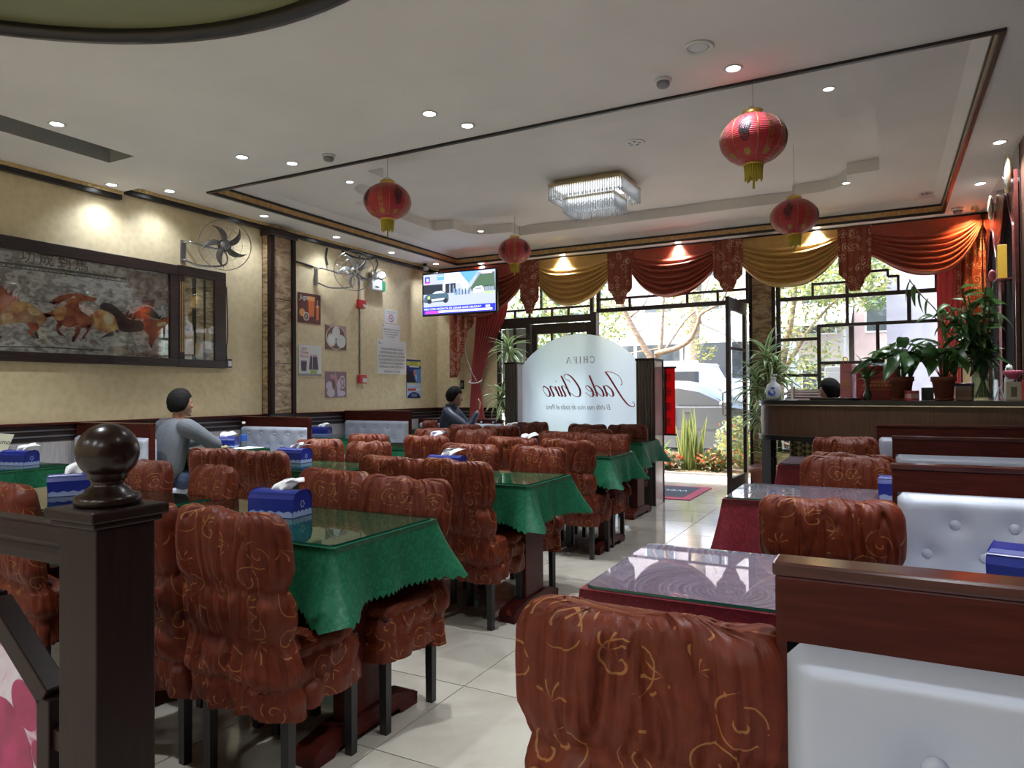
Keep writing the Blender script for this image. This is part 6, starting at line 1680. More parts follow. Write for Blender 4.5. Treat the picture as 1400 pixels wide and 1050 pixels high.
b.obj('blue_print', mat('blue_print', (.05, .11, .5), .4), jg)
b = MB(); b.cyl((0, 0, .205), (0, 0, .225), .026); b.tube([(0, 0, .225), (0, 0, .245), (.035, -.01, .245)], .008, 8); b.obj('cap', M['white'], jg)
for i, (m_, dx, w_, lab) in enumerate((('b1', 0, .30, 'lowest'), ('b2', .01, .29, 'second from the bottom'), ('b3', -.005, .30, 'third from the bottom'), ('b4', .008, .28, 'topmost'))):
    t = thing('bound_menu', 'dark red bound menu in the pile on the counter, %s' % lab, 'menu', (-0.69 + dx, 7.19, CZ + .0005 + .0255 * i), radians(3 * (i % 2)), 'stacked menus')
    MB().box(-w_ / 2, w_ / 2, -.10, .10, 0, .004).obj('cover_board', mat('menu_red_' + m_, (.13 + .02 * i, .012, .02), .35), t); MB().box(-w_ / 2, w_ / 2, -.10, .10, .020, .024).obj('cover_board', t.children[0].data.materials[0], t)
    MB().box(-w_ / 2 + .005, w_ / 2 - .005, -.096, .096, .004, .020).obj('pages', M['white_paper'], t)
hs = thing('phone_holder', 'small white upright holder standing on the counter in front of the menus', 'holder', (-0.765, 7.03, CZ))
MB().box(-.05, .05, -.03, .03, .0005, .008).obj('base', M['white'], hs, .003); MB().box(-.010, .010, -.006, .006, .008, .17).obj('upright', M['white'], hs, .002); MB().box(.012, .028, -.01, .01, .03, .13).obj('tan_block', mat('tan', (.30, .23, .17), .5), hs)
tr_ = thing('serving_tray', 'flat black tray lying on the counter in front of the woman', 'tray', (-0.40, 6.99, CZ), radians(-14))
MB().prism(rounded(.19, .11, .03), .0005, .012, 'z').obj('tray_base', M['black'], tr_); b = MB(); b.tube([(p[0], p[1], .018) for p in rounded(.19, .11, .03)], .007, 6, 0, True); b.obj('tray_rim', M['black'], tr_)
def bag(x, y, w, d, h, lab, c, rz):
    t = thing('gift_bag', lab, 'bag', (x, y, CZ), rz, 'red gift bags'); m = mat('bag_red', c, .35)
    b = MB(); b.prism([(-w / 2, .0005), (w / 2, .0005), (w / 2 * 1.0, h * .93), (w / 2 * .97, h), (-w / 2 * .97, h), (-w / 2, h * .93)], -d / 2, d / 2, 'y'); b.obj('bag_body', m, t, .003)
    b = MB(); b.tube(smooth([(-w * .2, -d / 2 - .002, h * .95), (-w * .15, -d / 2 - .02, h * 1.18), (w * .15, -d / 2 - .02, h * 1.18), (w * .2, -d / 2 - .002, h * .95)], 5), .004, 6); b.obj('handle', M['red_print'], t)
    b = MB()
    for k, (a0, a1, z_) in enumerate(((-.30, .30, .50), (-.36, .36, .40))):
        for q in range(8):
            u = lerp(a0, a1, q / 8) * w; b.box(u, u + w * .05, -d / 2 - .0015, -d / 2, h * z_, h * (z_ + .065))
    b.box(-w * .45, w * .45, -d / 2 - .0015, -d / 2, h * .30, h * .315)
    b.obj('gold_print', M['goldprint'], t)
bag(-0.06, 7.28, .34, .12, .31, 'large red gift bag with gold print on the counter behind the bud vase', (.30, .02, .035), radians(4))
bag(-0.30, 7.33, .10, .22, .33, 'narrow pale red gift bag standing left of the large one', (.42, .12, .14), radians(-8))
def carton(name, lab, x, y, w, d, h, c, band, rz=0):
    t = thing(name, lab, 'box', (x, y, CZ), rz)
    MB().box(-w / 2, w / 2, -d / 2, d / 2, .0005, h).obj('carton', mat(name + '_card', c, .4), t, .002)
    MB().box(-w / 2 + .006, w / 2 - .006, -d / 2 - .001, -d / 2, h * .25, h * .7).obj('front_print', mat(name + '_print', band, .4), t)
carton('card_box', 'small red card box in front of the left terracotta pot', 0.20, 6.79, .11, .035, .085, (.36, .03, .04), (.50, .25, .25))
carton('green_box', 'small dark green box between the two terracotta pots', 0.325, 7.0, .09, .06, .11, (.03, .06, .04), (.02, .03, .03))
carton('biscuit_box', 'small box with dark blue lid and colourful front, right of the right pot', 0.585, 6.93, .13, .09, .12, (.42, .30, .22), (.35, .20, .16))
MB().box(-.068, .068, -.048, .048, .12, .145).obj('lid', mat('lid_navy', (.02, .025, .10), .4), S.objects['biscuit_box'], .006)
ac = thing('acrylic_shelf', 'clear acrylic shelf stand at the right end of the counter', 'shelf', (0.885, 6.80, CZ))
MB().box(-.10, .09, -.11, .11, .165, .171).obj('shelf_plate', M['vglass'], ac)
for x in (-.095, .085): MB().box(x - .003, x + .003, -.11, .11, .0005, .165).obj('side_plate', M['vglass'], ac)
bw = thing('pink_bowl', 'pink flower bowl on the clear acrylic shelf at the right edge', 'bowl', (0.90, 6.78, CZ + .1715))
MB().lathe([(0.0001, 0.0005), (.03, .0005), (.055, .03), (.07, .055), (.066, .056), (.05, .03), (0.0001, .01)], (0, 0, 0), 20).obj('bowl', mat('pink_glaze', (.55, .10, .17), .3), bw)
b = MB()
for k in range(12): b.sph((.05 * cos(k * .52), .05 * sin(k * .52), .058), (.02, .02, .012), 7, 5)
b.obj('petals', mat('pink_petal', (.60, .14, .22), .5), bw)
fg = thing('white_figurine', 'small white figurine sitting above the pink bowl', 'figurine', (0.90, 6.97, CZ + .0005))
MB().lathe([(0.0001, 0), (.035, 0), (.04, .05), (.03, .13), (.034, .17), (.022, .215), (.028, .25), (.020, .285), (0.0001, .295)], (0, 0, 0), 18).obj('body', M['white'], fg); b = MB(); b.sph((-.012, -.02, .265), (.012, .012, .012), 8, 6); b.obj('nose', M['white'], fg)
lb = thing('cream_lantern_box', 'cream printed box below the acrylic shelf at the right edge', 'box', (0.90, 6.80, CZ))
MB().box(-.05, .05, -.06, .06, .0005, .15).obj('carton', mat('cream_card', (.50, .44, .33), .5), lb, .003); b = MB(); b.box(-.02, .02, -.0615, -.06, .03, .11); b.obj('dark_print', mat('olive_print', (.14, .12, .08), .5), lb)
sd2 = thing('card_stand', 'small white folded table card on the counter right of the tall vase', 'card', (0.80, 6.70, CZ))
b = MB(); b.prism([(-.035, .0005), (-.028, .0005), (0, .10), (.028, .0005), (.035, .0005), (.003, .112), (-.003, .112)], -.03, .03, 'y'); b.obj('folded_card', M['white'], sd2)
# ---------------------------------------------------------------- the street outside
M['pave'] = noisy('pale_pavement', (0.42, 0.40, 0.37), (0.58, 0.56, 0.52), 8, 0.8)
M['asphalt'] = noisy('asphalt', (0.10, 0.10, 0.105), (0.16, 0.16, 0.165), 30, 0.9)
M['earth'] = noisy('dry_earth', (0.16, 0.11, 0.07), (0.34, 0.25, 0.17), 18, 0.95, bump=0.4)
g = struct(MB().box(-40, 40, 9.72, 10.62, -0.2, -0.006).obj('floor_pavement', M['pave']))
pv = MB().box(0.004, 0.446, 0.004, 0.446, -0.006, 0.0).mesh('paving_slab', M['pave'])
for i in range(34):
    for j in range(2): put('paving_slab', pv, g, (-9.5 + 0.45 * i, 9.72 + 0.45 * j, 0))
bed = struct(MB().box(-40, 40, 10.66, 12.7, -0.2, 0.015).obj('floor_planting_bed', M['earth']))
MB().box(-40, 40, 10.62, 10.66, -0.2, 0.03).obj('bed_edging', M['pave'], bed)
MB().box(-40, 40, 12.7, 12.85, -0.25, 0.02).obj('kerb', M['pave'], bed)
struct(MB().box(-60, 60, 12.85, 27, -0.3, -0.14).obj('floor_road', M['asphalt']))
struct(MB().box(-60, 60, 27, 30, -0.3, 0.0).obj('floor_far_pavement', M['pave']))
ro = random.Random(9)
fl_ = MB()
for k in range(700):
    x, y = ro.uniform(-6, 1), 10.68 + abs(ro.gauss(0, .35)); a = ro.uniform(0, 6.3); l = ro.uniform(.02, .05); c, s_ = cos(a) * l, sin(a) * l
    z = .018 + ro.uniform(0, .012)
    fl_.add([(x - c, y - s_, z), (x - s_ * .4, y + c * .4, z + .008), (x + c, y + s_, z), (x + s_ * .4, y - c * .4, z + .006)], [(0, 1, 2, 3)], ro.randrange(3))
o = stuff(fl_.obj('fallen_leaves', [mat('dry_leaf', (.30, .17, .07), .8), mat('dry_leaf_pale', (.50, .40, .24), .8), mat('dry_leaf_green', (.20, .22, .08), .8)]))
tag(o, 'scattered dry fallen leaves on the planting bed outside the door', 'leaves')
# snake plant
M['snake'] = leafmat('snake_plant_leaf', (0.10, 0.17, 0.06), (0.20, 0.28, 0.10), (0.58, 0.56, 0.16))
def blade_me(L, w, tw, bend):
    P = []; UV = []
    for i in range(9):
        s = i / 8; ww = w * (0.7 + .6 * sin(pi * min(1, s * .9 + .1))) * (1 - s ** 5) * .7 + .001; a = tw * s
        row = [(v * ww * cos(a) - .15 * abs(v) * ww * sin(a), v * ww * sin(a) + .25 * (abs(v) - .5) * ww, s * L) for v in (-1, -.5, 0, .5, 1)]
        P.append([(x + bend * s * s * .2, y, z) for x, y, z in row]); UV.append([(s, .5 + v / 2) for v in (-1, -.5, 0, .5, 1)])
    mb = MB(); mb.grid(P, uv=UV); return mb.mesh('leaf', M['snake'])
bl = [blade_me(.95, .045, .9, .2), blade_me(.8, .05, -1.1, -.3), blade_me(1.05, .04, .5, .1)]
sn = thing('snake_plant', 'tall yellow edged snake plant in the bed outside the door', 'plant', (-2.74, 11.2, .012))
for k in range(24):
    a = k * 2.4; r = .16 * sqrt(k / 24); s = ro.uniform(.75, 1.05)
    put('leaf', ro.choice(bl), sn, (r * cos(a), r * sin(a), 0), (ro.uniform(-.14, .14), ro.uniform(-.14, .14), a), (s, s, s))
ag = thing('spiky_plant', 'low spiky green plant left of the snake plant outside', 'plant', (-3.35, 11.4, .012))
al_ = [leaf_me('leaf', .6, .06, .5, M['drac2']), leaf_me('leaf', .5, .06, .8, M['drac2'])]
rosette(ag, (0, 0, .03), 30, al_, .25, 1.3, (.7, 1.05))
def leafcloud(mb, c, r, n, sz, mi=0, rnd=ro):
    for k in range(n):
        while True:
            p = Vector((rnd.uniform(-1, 1), rnd.uniform(-1, 1), rnd.uniform(-1, 1)))
            if .25 < p.length < 1: break
        q = Vector((c[0] + p.x * r[0], c[1] + p.y * r[1], c[2] + p.z * r[2]))
        d = Vector((rnd.gauss(0, 1), rnd.gauss(0, 1), rnd.gauss(0, .7))).normalized(); u = d.orthogonal().normalized(); s = sz * rnd.uniform(.6, 1.3)
        mb.add([q - d * s, q + u * s * .4, q + d * s, q - u * s * .4], [(0, 1, 2, 3)], mi() if callable(mi) else mi)
LG = {k: NT('foliage_' + k) for k in ('olive', 'yellow', 'green', 'pale', 'red')}
for k, c in dict(olive=(.15, .19, .06), yellow=(.34, .33, .09), green=(.08, .16, .04), pale=(.30, .38, .20), red=(.55, .09, .03)).items():
    t = LG[k]; t.set(Base_Color=c, Roughness=.6); tr = t.n('BsdfTranslucent', {'Color': (*c, 1)}); mx = t.n('MixShader', {0: .4, 1: t.b.outputs[0], 2: tr.outputs[0]}); t.l(mx.outputs[0], t.o.inputs[0])
LM = [LG[k].m for k in ('olive', 'yellow', 'green', 'pale', 'red')]
def bush(x, y, rx, rz_, n, mis, lab, fl=0):
    t = thing('garden_bush', lab, 'bush', (x, y, .012), 0)
    b = MB()
    for k in range(7): a = k * .9; b.tube([(0, 0, 0), (rx * .4 * cos(a), rx * .4 * sin(a), rz_ * .9), (rx * .7 * cos(a), rx * .7 * sin(a), rz_ * 1.5)], [.008, .006, .002], 5)
    b.obj('stems', M['bark'], t)
    m = MB(); leafcloud(m, (0, 0, rz_), (rx, rx * .7, rz_), n, .045, lambda: ro.choice(mis)); stuff(m.obj('foliage', LM, t))
    if fl:
        m = MB(); leafcloud(m, (0, -.05, rz_ * 1.1), (rx, rx * .75, rz_), fl, .035, 4); stuff(m.obj('red_flowers', LM, t))
bush(-3.55, 11.0, .35, .24, 700, (3, 2), 'grey green bush at the left edge of the doorway view')
bush(-3.1, 11.05, .30, .15, 500, (2, 0, 3), 'low bush with red flowers left of the snake plant', 130)
bush(-2.35, 11.15, .30, .17, 520, (0, 1, 2), 'low bush with red and orange flowers right of the snake plant', 140)
bush(-2.05, 11.7, .42, .42, 900, (1, 3), 'tall yellow green bush in front of the silver car', 30)
bush(-1.7, 11.2, .40, .24, 700, (0, 2, 1), 'rusty flowering bush at the right side of the doorway view', 110)
bush(-4.6, 11.3, .5, .35, 800, (2, 0), 'green bush outside behind the glass sign')
bush(-5.5, 11.4, .5, .4, 800, (2, 3), 'green bush outside the far left window')
bush(-0.9, 11.6, .45, .35, 700, (2, 1), 'green bush outside below the right window')
# forked street tree
def street_tree(name, lab, x, y, limbs, clouds, lsz=.05):
    t = thing(name, lab, 'tree', (x, y, .012))
    tb = MB()
    for pts, r in limbs: P = smooth([(a - x, b - y, c) for a, b, c in pts], 5); n = len(P); tb.tube(P, [lerp(r[0], r[1], i / (n - 1)) for i in range(n)], 8)
    tb.obj('trunk', M['bark'], t)
    fo = MB()
    for (c, r, n, mis) in clouds: leafcloud(fo, (c[0] - x, c[1] - y, c[2]), r, n, lsz, (lambda m=mis: ro.choice(m)))
    stuff(fo.obj('foliage', LM, t))
TY = 12.25
def q_(l, dy=0.0): return [(a, TY + dy * i / max(1, len(l) - 1), c) for i, (a, c) in enumerate(l)]
street_tree('forked_tree', 'pale forked street tree with bare curving branches seen through the doorway', -3.64, TY,
    [(q_([(-3.60, 0), (-3.62, .9), (-3.65, 1.82)]), (.085, .07)), (q_([(-3.65, 1.80), (-3.90, 2.25), (-4.15, 2.79), (-4.27, 3.33), (-4.6, 4.2)], -.3), (.062, .02)),
     (q_([(-3.64, 1.80), (-3.55, 2.0), (-3.53, 2.75), (-3.53, 3.4), (-3.4, 4.5)], .5), (.05, .02)), (q_([(-3.60, 1.92), (-3.205, 2.0), (-2.95, 2.14), (-2.80, 2.41), (-2.74, 2.55), (-2.57, 2.63), (-2.36, 2.74), (-2.2, 3.1)], -.4), (.05, .018)),
     (q_([(-3.42, 1.98), (-3.14, 2.47), (-2.9, 2.8), (-2.7, 3.5)], .6), (.025, .01)), (q_([(-2.80, 2.42), (-2.88, 2.65), (-2.95, 2.8), (-3.1, 3.3)], .3), (.03, .01)), (q_([(-4.05, 2.6), (-3.85, 2.85), (-3.72, 3.3)], .4), (.025, .01)),
     (q_([(-4.15, 2.79), (-4.5, 2.85), (-5.1, 2.80)], .3), (.02, .008)), (q_([(-3.95, 2.3), (-3.7, 2.5), (-3.45, 2.72)], .5), (.014, .006)), (q_([(-3.55, 2.0), (-3.9, 1.98), (-4.4, 1.93)], .3), (.016, .008)),
     (q_([(-2.8, 2.41), (-2.4, 2.2), (-2.1, 1.95)], .3), (.012, .005))],
    [((-4.6, 12.9, 2.6), (.55, .4, .45), 380, (1, 0)), ((-4.9, 12.7, 2.15), (.45, .4, .35), 300, (1, 3)), ((-3.3, 13.1, 2.7), (.55, .4, .45), 380, (1, 0)), ((-2.85, 12.8, 2.0), (.25, .3, .25), 120, (1, 0)), ((-2.6, 13, 2.9), (.5, .4, .4), 280, (1, 0)), ((-3.8, 12.8, 4.2), (1.2, .8, .6), 600, (0, 1))], .042)
street_tree('palm_trunk_tree', 'thick grey trunk standing on the far side of the parked car', -4.10, 17.0, [([(-4.15, 17, -.15), (-4.1, 17, 2), (-4.0, 17, 4), (-3.9, 17, 7.5)], (.19, .15))], [((-3.9, 17, 7.4), (2.2, 2, 1.2), 1500, (2, 0))], .12)
street_tree('leafy_tree', 'airy yellow green tree seen through the left part of the right window', -1.55, 12.3, [([(-1.55, 12.3, 0), (-1.5, 12.3, 1.5), (-1.3, 12.35, 2.7), (-1.2, 12.4, 4.2)], (.08, .03)), ([(-1.5, 12.3, 1.5), (-1.0, 12.2, 2.3), (-.5, 12.1, 2.8)], (.045, .01))],
    [((-1.3, 12.3, 2.5), (.85, .5, .95), 1300, (1, 0, 3)), ((-.95, 12.3, 1.5), (.55, .4, .5), 450, (1, 3)), ((-.7, 12.2, 3.0), (.95, .5, .5), 800, (1, 0))], .05)
street_tree('leafy_tree', 'dense green tree outside behind the closed door leaf', -6.6, 15.0, [([(-6.6, 15, 0), (-6.6, 15, 2), (-6.4, 15, 4)], (.12, .06))], [((-6.6, 15, 3.0), (1.6, 1.2, 1.3), 2200, (0, 1, 2)), ((-7.6, 15.2, 2.0), (1.2, 1, .9), 900, (2, 0))], .07)
street_tree('leafy_tree', 'distant green tree above the far buildings in the right window', 0.4, 24.0, [([(0.4, 24, -.14), (.4, 24, 3), (.4, 24, 5)], (.2, .1))], [((0.2, 24, 4.9), (3.0, 1.8, 1.3), 2600, (0, 2, 3))], .12)
# parked car facing right
cr = thing('parked_car', 'silver hatchback parked at the kerb beyond the flower bed', 'car', (-2.5, 14.3, -.139))
M['silver'] = NT('silver_paint').set(Base_Color=(0.20, 0.215, 0.23), Metallic=0.5, Roughness=0.28, Coat_Weight=0.5).m
M['cglass'] = NT('car_glass').set(Base_Color=(0.05, 0.06, 0.07), Roughness=0.05, Specular_IOR_Level=0.8).m
M['tyre'] = M['rubber']
body = [(-3.02, .42), (-3.06, .75), (-2.95, 1.05), (-2.6, 1.10), (0.0, 1.11), (.55, 1.03), (1.1, .90), (1.36, .74), (1.42, .55), (1.40, .30), (1.22, .24)]
def arch_(cx_, r=.36, n=9): return [(cx_ + r * cos(pi * i / n), .30 + r * sin(pi * i / n)) for i in range(n + 1)]
body = body + arch_(.72) + arch_(-2.0)[0:] + [(-2.9, .26)]
def loft(mb, prof, ys, insets, mi=0):
    rows = []
    cxm = sum(p[0] for p in prof) / len(prof)
    for y, (k, dz) in zip(ys, insets): rows.append([(cxm + (p[0] - cxm) * k, y, p[1] + dz * (p[1] - .6)) for p in prof])
    mb.grid(rows, cu=True)
    n = len(prof)
    for row, rev in ((rows[0], False), (rows[-1], True)):
        tri = tessellate_polygon([[Vector((p[0], p[2], 0)) for p in row]])
        mb.add(row, [tuple(t)[::-1] if rev else tuple(t) for t in tri], mi, True)
b = MB(); loft(b, body, [-.84, -.80, -.5, .5, .80, .84], [(.985, -.05), (1, 0), (1.01, .02), (1.01, .02), (1, 0), (.985, -.05)]); b.obj('body', M['silver'], cr, .02)
cabp = [(-2.75, 1.08), (-2.45, 1.35), (-2.0, 1.53), (-1.5, 1.60), (-1.0, 1.585), (-.62, 1.50), (-.25, 1.30), (.12, 1.09)]
b = MB(); loft(b, cabp, [-.79, -.66, 0, .66, .79], [(1, -.14), (.985, 0), (.985, .02), (.985, 0), (1, -.14)]); b.obj('cabin_roof', M['silver'], cr, .01)
for nm, pl in (('front_side_window', [(-.02, 1.12), (-.36, 1.29), (-.66, 1.40), (-1.0, 1.445), (-1.02, 1.12)]), ('rear_side_window', [(-1.10, 1.12), (-1.08, 1.45), (-1.5, 1.455), (-1.95, 1.39), (-2.2, 1.25), (-2.3, 1.13)])):
    b = MB(); b.add([(p[0], -.8 + (p[1] - 1.09) * .16 - .0, p[1]) for p in pl], [tuple(range(len(pl)))[::-1]]); b.v = [(x, -.808 + (z - 1.08) * .30, z) for x, y, z in b.v]; b.obj(nm, M['cglass'], cr)
b = MB(); b.sph((-.10, -.93, 1.16), (.13, .07, .075), 12, 8); b.box(-.14, -.06, -.90, -.80, 1.10, 1.14); b.obj('wing_mirror', M['silver'], cr)
for x in (.72, -2.0):
    for s in (-1, 1):
        b = MB(); b.tube([(x, s * .80, .30), (x, s * .64, .30)], .31, 24); w = b.obj('wheel', M['tyre'], cr, .02); b = MB(); b.tube([(x, s * .81, .30), (x, s * .70, .30)], .20, 20); b.obj('rim', M['chrome'], w)
b = MB(); b.box(-.92, -.76, -.862, -.84, .98, 1.0); b.obj('door_handle', M['chrome'], cr)
b = MB(); b.sph((1.25, -.62, .78), (.14, .12, .07), 10, 6); b.obj('headlamp', M['white'], cr)
b = MB(); b.bar((-1.06, -.852, .35), (-1.06, -.852, 1.1), .006, .006); b.obj('door_seam', M['black'], cr)
def bigvehicle(name, lab, x0, x1, y, z1, wz0, wz1, n, c, cat='bus'):
    t = thing(name, lab, cat, ((x0 + x1) / 2, y, -.139)); hx = (x1 - x0) / 2; m = mat(name + '_paint', c, .35)
    b = MB(); b.prism([(-hx, .35), (-hx, z1 - .25), (-hx + .15, z1), (hx - .25, z1), (hx, z1 - .45), (hx + .03, .9), (hx, .35)], 0, 2.3, 'y'); b.obj('body', m, t, .05)
    for k in range(n):
        a = -hx + .15 + (2 * hx - .3) * k / n; MB().box(a + .05, a + (2 * hx - .3) / n - .05, -.02, .01, wz0, wz1).obj('window', M['cglass'], t)
    for x in (-hx * .62, hx * .62): b = MB(); b.tube([(x, -.02, .42), (x, .25, .42)], .42, 22); b.obj('wheel', M['tyre'], t)
    MB().box(-hx + .05, hx - .05, -.015, .01, .95, 1.05).obj('side_stripe', mat(name + '_stripe', (.10, .22, .32), .4), t)
bigvehicle('city_bus', 'white city bus with wide windows passing behind the parked car', -10.5, -2.2, 19.6, 3.1, 1.75, 2.72, 6, (.68, .70, .72))
bigvehicle('white_van', 'white van driving beyond the parked silver car', -6.2, -3.55, 16.2, 2.05, 1.35, 1.85, 3, (.70, .71, .74), 'van')
# far buildings
def building(lab, x0, x1, y, h, c, nx_, nz_, z0=.9, dz=2.6, ww=.55, wh=1.4):
    t = thing('street_building', lab, 'building', ((x0 + x1) / 2, y, -.001), 0); hx = (x1 - x0) / 2
    MB().box(-hx, hx, 0, 6, 0, h).obj('wall', noisy('facade', tuple(v * .9 for v in c), c, 3, .85), t)
    MB().box(-hx - .1, hx + .1, -.12, 6.1, h, h + .25).obj('parapet', mat('parapet', tuple(v * .8 for v in c), .8), t)
    for i in range(nx_):
        for j in range(nz_):
            w = 2 * hx / nx_; a = -hx + w * (i + .5); z = z0 + dz * j
            f = MB().box(a - w * ww / 2 - .06, a + w * ww / 2 + .06, -.05, .02, z - .06, z + wh + .06).obj('window_frame', M['white'], t)
            MB().box(a - w * ww / 2, a + w * ww / 2, -.06, -.04, z, z + wh).obj('pane', M['cglass'], f)
building('pale pinkish apartment building across the street, seen through the doorway', -14, -1.2, 30.0, 10.5, (.50, .42, .40), 6, 4)
building('white low shop building with wide windows across the street on the left', -32, -14.3, 30.0, 6.5, (.62, .60, .57), 7, 2)
building('salmon building across the street, seen through the right window', -1.0, 6.5, 30.0, 9.0, (.56, .40, .36), 4, 3)
building('grey office building across the street on the far right', 6.7, 22, 30.0, 14, (.42, .44, .47), 6, 5)
aw = thing('shop_awning', 'long white awning over the shops across the street', 'awning', (-6.0, 28.35, 0))
b = MB(); b.prism([(-1.4, 3.55), (1.4, 4.6), (1.4, 4.66), (-1.4, 3.62)], -6.5, 5.0, 'x'); b.obj('canopy', mat('awning_white', (.75, .75, .76), .6), aw)
for x in (-6.3, -2.5, 1.2, 4.8): MB().box(x - .04, x + .04, -1.35, -1.27, -.14, 3.6).obj('pole', M['steel'], aw)
nb = thing('neighbour_wall', 'plain pale lavender side wall of the neighbouring building outside the right window', 'wall', (1.4, 12.6, 0))
MB().box(-1.36, 2.6, 0, .3, -.2, 5.5).obj('rendered_wall', noisy('lavender_render', (.40, .375, .43), (.46, .435, .49), 4, .8), nb); MB().box(-1.42, 2.6, -.05, .36, 5.5, 5.65).obj('coping', M['pave'], nb)
ub = thing('utility_cabinet', 'grey utility cabinet standing outside below the right window', 'cabinet', (-.58, 11.05, .012))
MB().box(-.17, .17, -.14, .14, 0, 1.58).obj('housing', mat('cabinet_grey', (.36, .38, .43), .5), ub, .01); MB().box(-.14, .14, -.148, -.14, .2, 1.5).obj('door', mat('cabinet_door', (.40, .42, .47), .5), ub, .003)
# ---------------------------------------------------------------- people
M['skin'] = noisy('warm_skin', (0.30, 0.15, 0.09), (0.36, 0.19, 0.12), 14, 0.5)
M['hair'] = noisy('black_hair', (0.004, 0.0035, 0.0035), (0.010, 0.008, 0.008), 60, 0.8, (1, 1, .2), .4, Specular_IOR_Level=0.2)
def skin_geo(nodes, edges, sub=2, root=0):
    me = bpy.data.meshes.new('t'); me.from_pydata([n[:3] for n in nodes], edges, [])
    o = bpy.data.objects.new('t', me); COL.objects.link(o)
    md = o.modifiers.new('k', 'SKIN'); md.use_smooth_shade = True
    if not me.skin_vertices: me.attributes  # layer is made by the modifier
    sv_ = me.skin_vertices[0].data if me.skin_vertices else None
    if sv_ is None: raise RuntimeError('no skin layer')
    for i, n in enumerate(nodes): sv_[i].radius = (n[3], n[4] if len(n) > 4 else n[3]); sv_[i].use_root = (i == root)
    if sub: k = o.modifiers.new('s', 'SUBSURF'); k.levels = sub; k.render_levels = sub
    dg = bpy.context.evaluated_depsgraph_get(); dg.update()
    m2 = bpy.data.meshes.new_from_object(o.evaluated_get(dg))
    vs = [tuple(v.co) for v in m2.vertices]; fs = [tuple(p.vertices) for p in m2.polygons]
    bpy.data.objects.remove(o); bpy.data.meshes.remove(me); bpy.data.meshes.remove(m2)
    return vs, fs
def chain_geo(mb, nodes, edges, sub=2, root=0, mi=0):
    vs, fs = skin_geo(nodes, edges, sub, root); mb.add(vs, fs, mi, True)
def head_geo(mb, Mx, mi=0):
    """head facing +y, centre at origin, height 0.235"""
    t = MB(); n, m = 28, 22
    for i in range(m + 1):
        th = pi * i / m
        for j in range(n):
            a = 2 * pi * j / n; x, y, z = sin(th) * cos(a), sin(th) * sin(a), -cos(th)
            k = 1 - .30 * max(0, -z) ** 1.5
            px, py, pz = x * .077 * k, y * .098 * (1 if y < 0 else .92) * (1 - .10 * max(0, -z) * (1 if y < 0 else 0)), z * .118
            if y > 0: py += .010 * max(0, -z) * y
            t.v.append((px, py, pz))
    for i in range(m):
        for j in range(n): t.f.append([i * n + j, i * n + (j + 1) % n, (i + 1) * n + (j + 1) % n, (i + 1) * n + j]); t.m.append(0); t.s.append(True)
    t.sph((0, .096, -.022), (.014, .020, .024), 10, 8); t.sph((0, .090, .008), (.009, .012, .03), 8, 6)       # nose
    for s in (-1, 1):
        t.sph((s * .078, -.008, -.012), (.010, .022, .032), 10, 8)                                             # ears
        t.sph((s * .031, .080, .022), (.022, .010, .008), 8, 6)                                                # brows
        t.sph((s * .040, .068, -.022), (.020, .016, .018), 8, 6)                                               # cheeks
    t.sph((0, .084, -.062), (.024, .010, .007), 10, 6); t.sph((0, .082, -.073), (.020, .010, .008), 10, 6)     # lips
    t.sph((0, .070, -.100), (.024, .020, .016), 10, 6)                                                         # chin
    t.tube([(0, -.02, -.08), (0, -.035, -.19)], [.052, .056], 14)                                              # neck
    mb.add([Mx @ Vector(p) for p in t.v], t.f, mi, True)
def hand_geo(mb, w, d, up, side, curl=.6, mi=0):
    """wrist point, finger direction, back-of-hand normal; five fingers"""
    w = Vector(w); d = Vector(d).normalized(); up = (Vector(up) - d * Vector(up).dot(d)).normalized(); s = d.cross(up) * side
    t = MB(); t.sph((0, 0, 0), (.036, .045, .016), 12, 8)
    R3 = Matrix((s, d, up)).transposed(); c = w + d * .055
    mb.add([c + R3 @ Vector(p) for p in t.v], t.f, mi, True)
    for k, L in enumerate((.066, .078, .072, .056)):
        b = w + d * .088 + s * (.027 - .018 * k); a = .25 * curl; P = [b]; q = b; dd = d.copy()
        for seg in (.45, .32, .25):
            ax = Matrix.Rotation(-curl * .55, 3, s); dd = (ax @ dd).normalized(); q = q + dd * L * seg; P.append(q)
        mb.tube(smooth(P, 3), [.0085] * 4 + [.0078] * 3 + [.007] * 2 + [.0045], 7)
        mb.m[-1] = mi
    b = w + d * .03 + s * .034; mb.tube(smooth([b, b + s * .022 + d * .022 - up * .008, b + s * .026 + d * .05 - up * .016, b + s * .018 + d * .066 - up * .02], 3), [.0115] * 4 + [.010] * 3 + [.009] * 2 + [.006], 7)
def remeshed(name, mb, m, parent, vox=.007):
    me = mb.mesh('t', m); o = bpy.data.objects.new('t', me); COL.objects.link(o)
    k = o.modifiers.new('r', 'REMESH'); k.mode = 'VOXEL'; k.voxel_size = vox; k.use_smooth_shade = True
    k = o.modifiers.new('s', 'SMOOTH'); k.factor = .5; k.iterations = 3
    dg = bpy.context.evaluated_depsgraph_get(); dg.update()
    m2 = bpy.data.meshes.new_from_object(o.evaluated_get(dg)); bpy.data.objects.remove(o); bpy.data.meshes.remove(me)
    m2.name = name; m2.materials.clear(); m2.materials.append(m)
    r = bpy.data.objects.new(name, m2); COL.objects.link(r); r.parent = parent
    return r
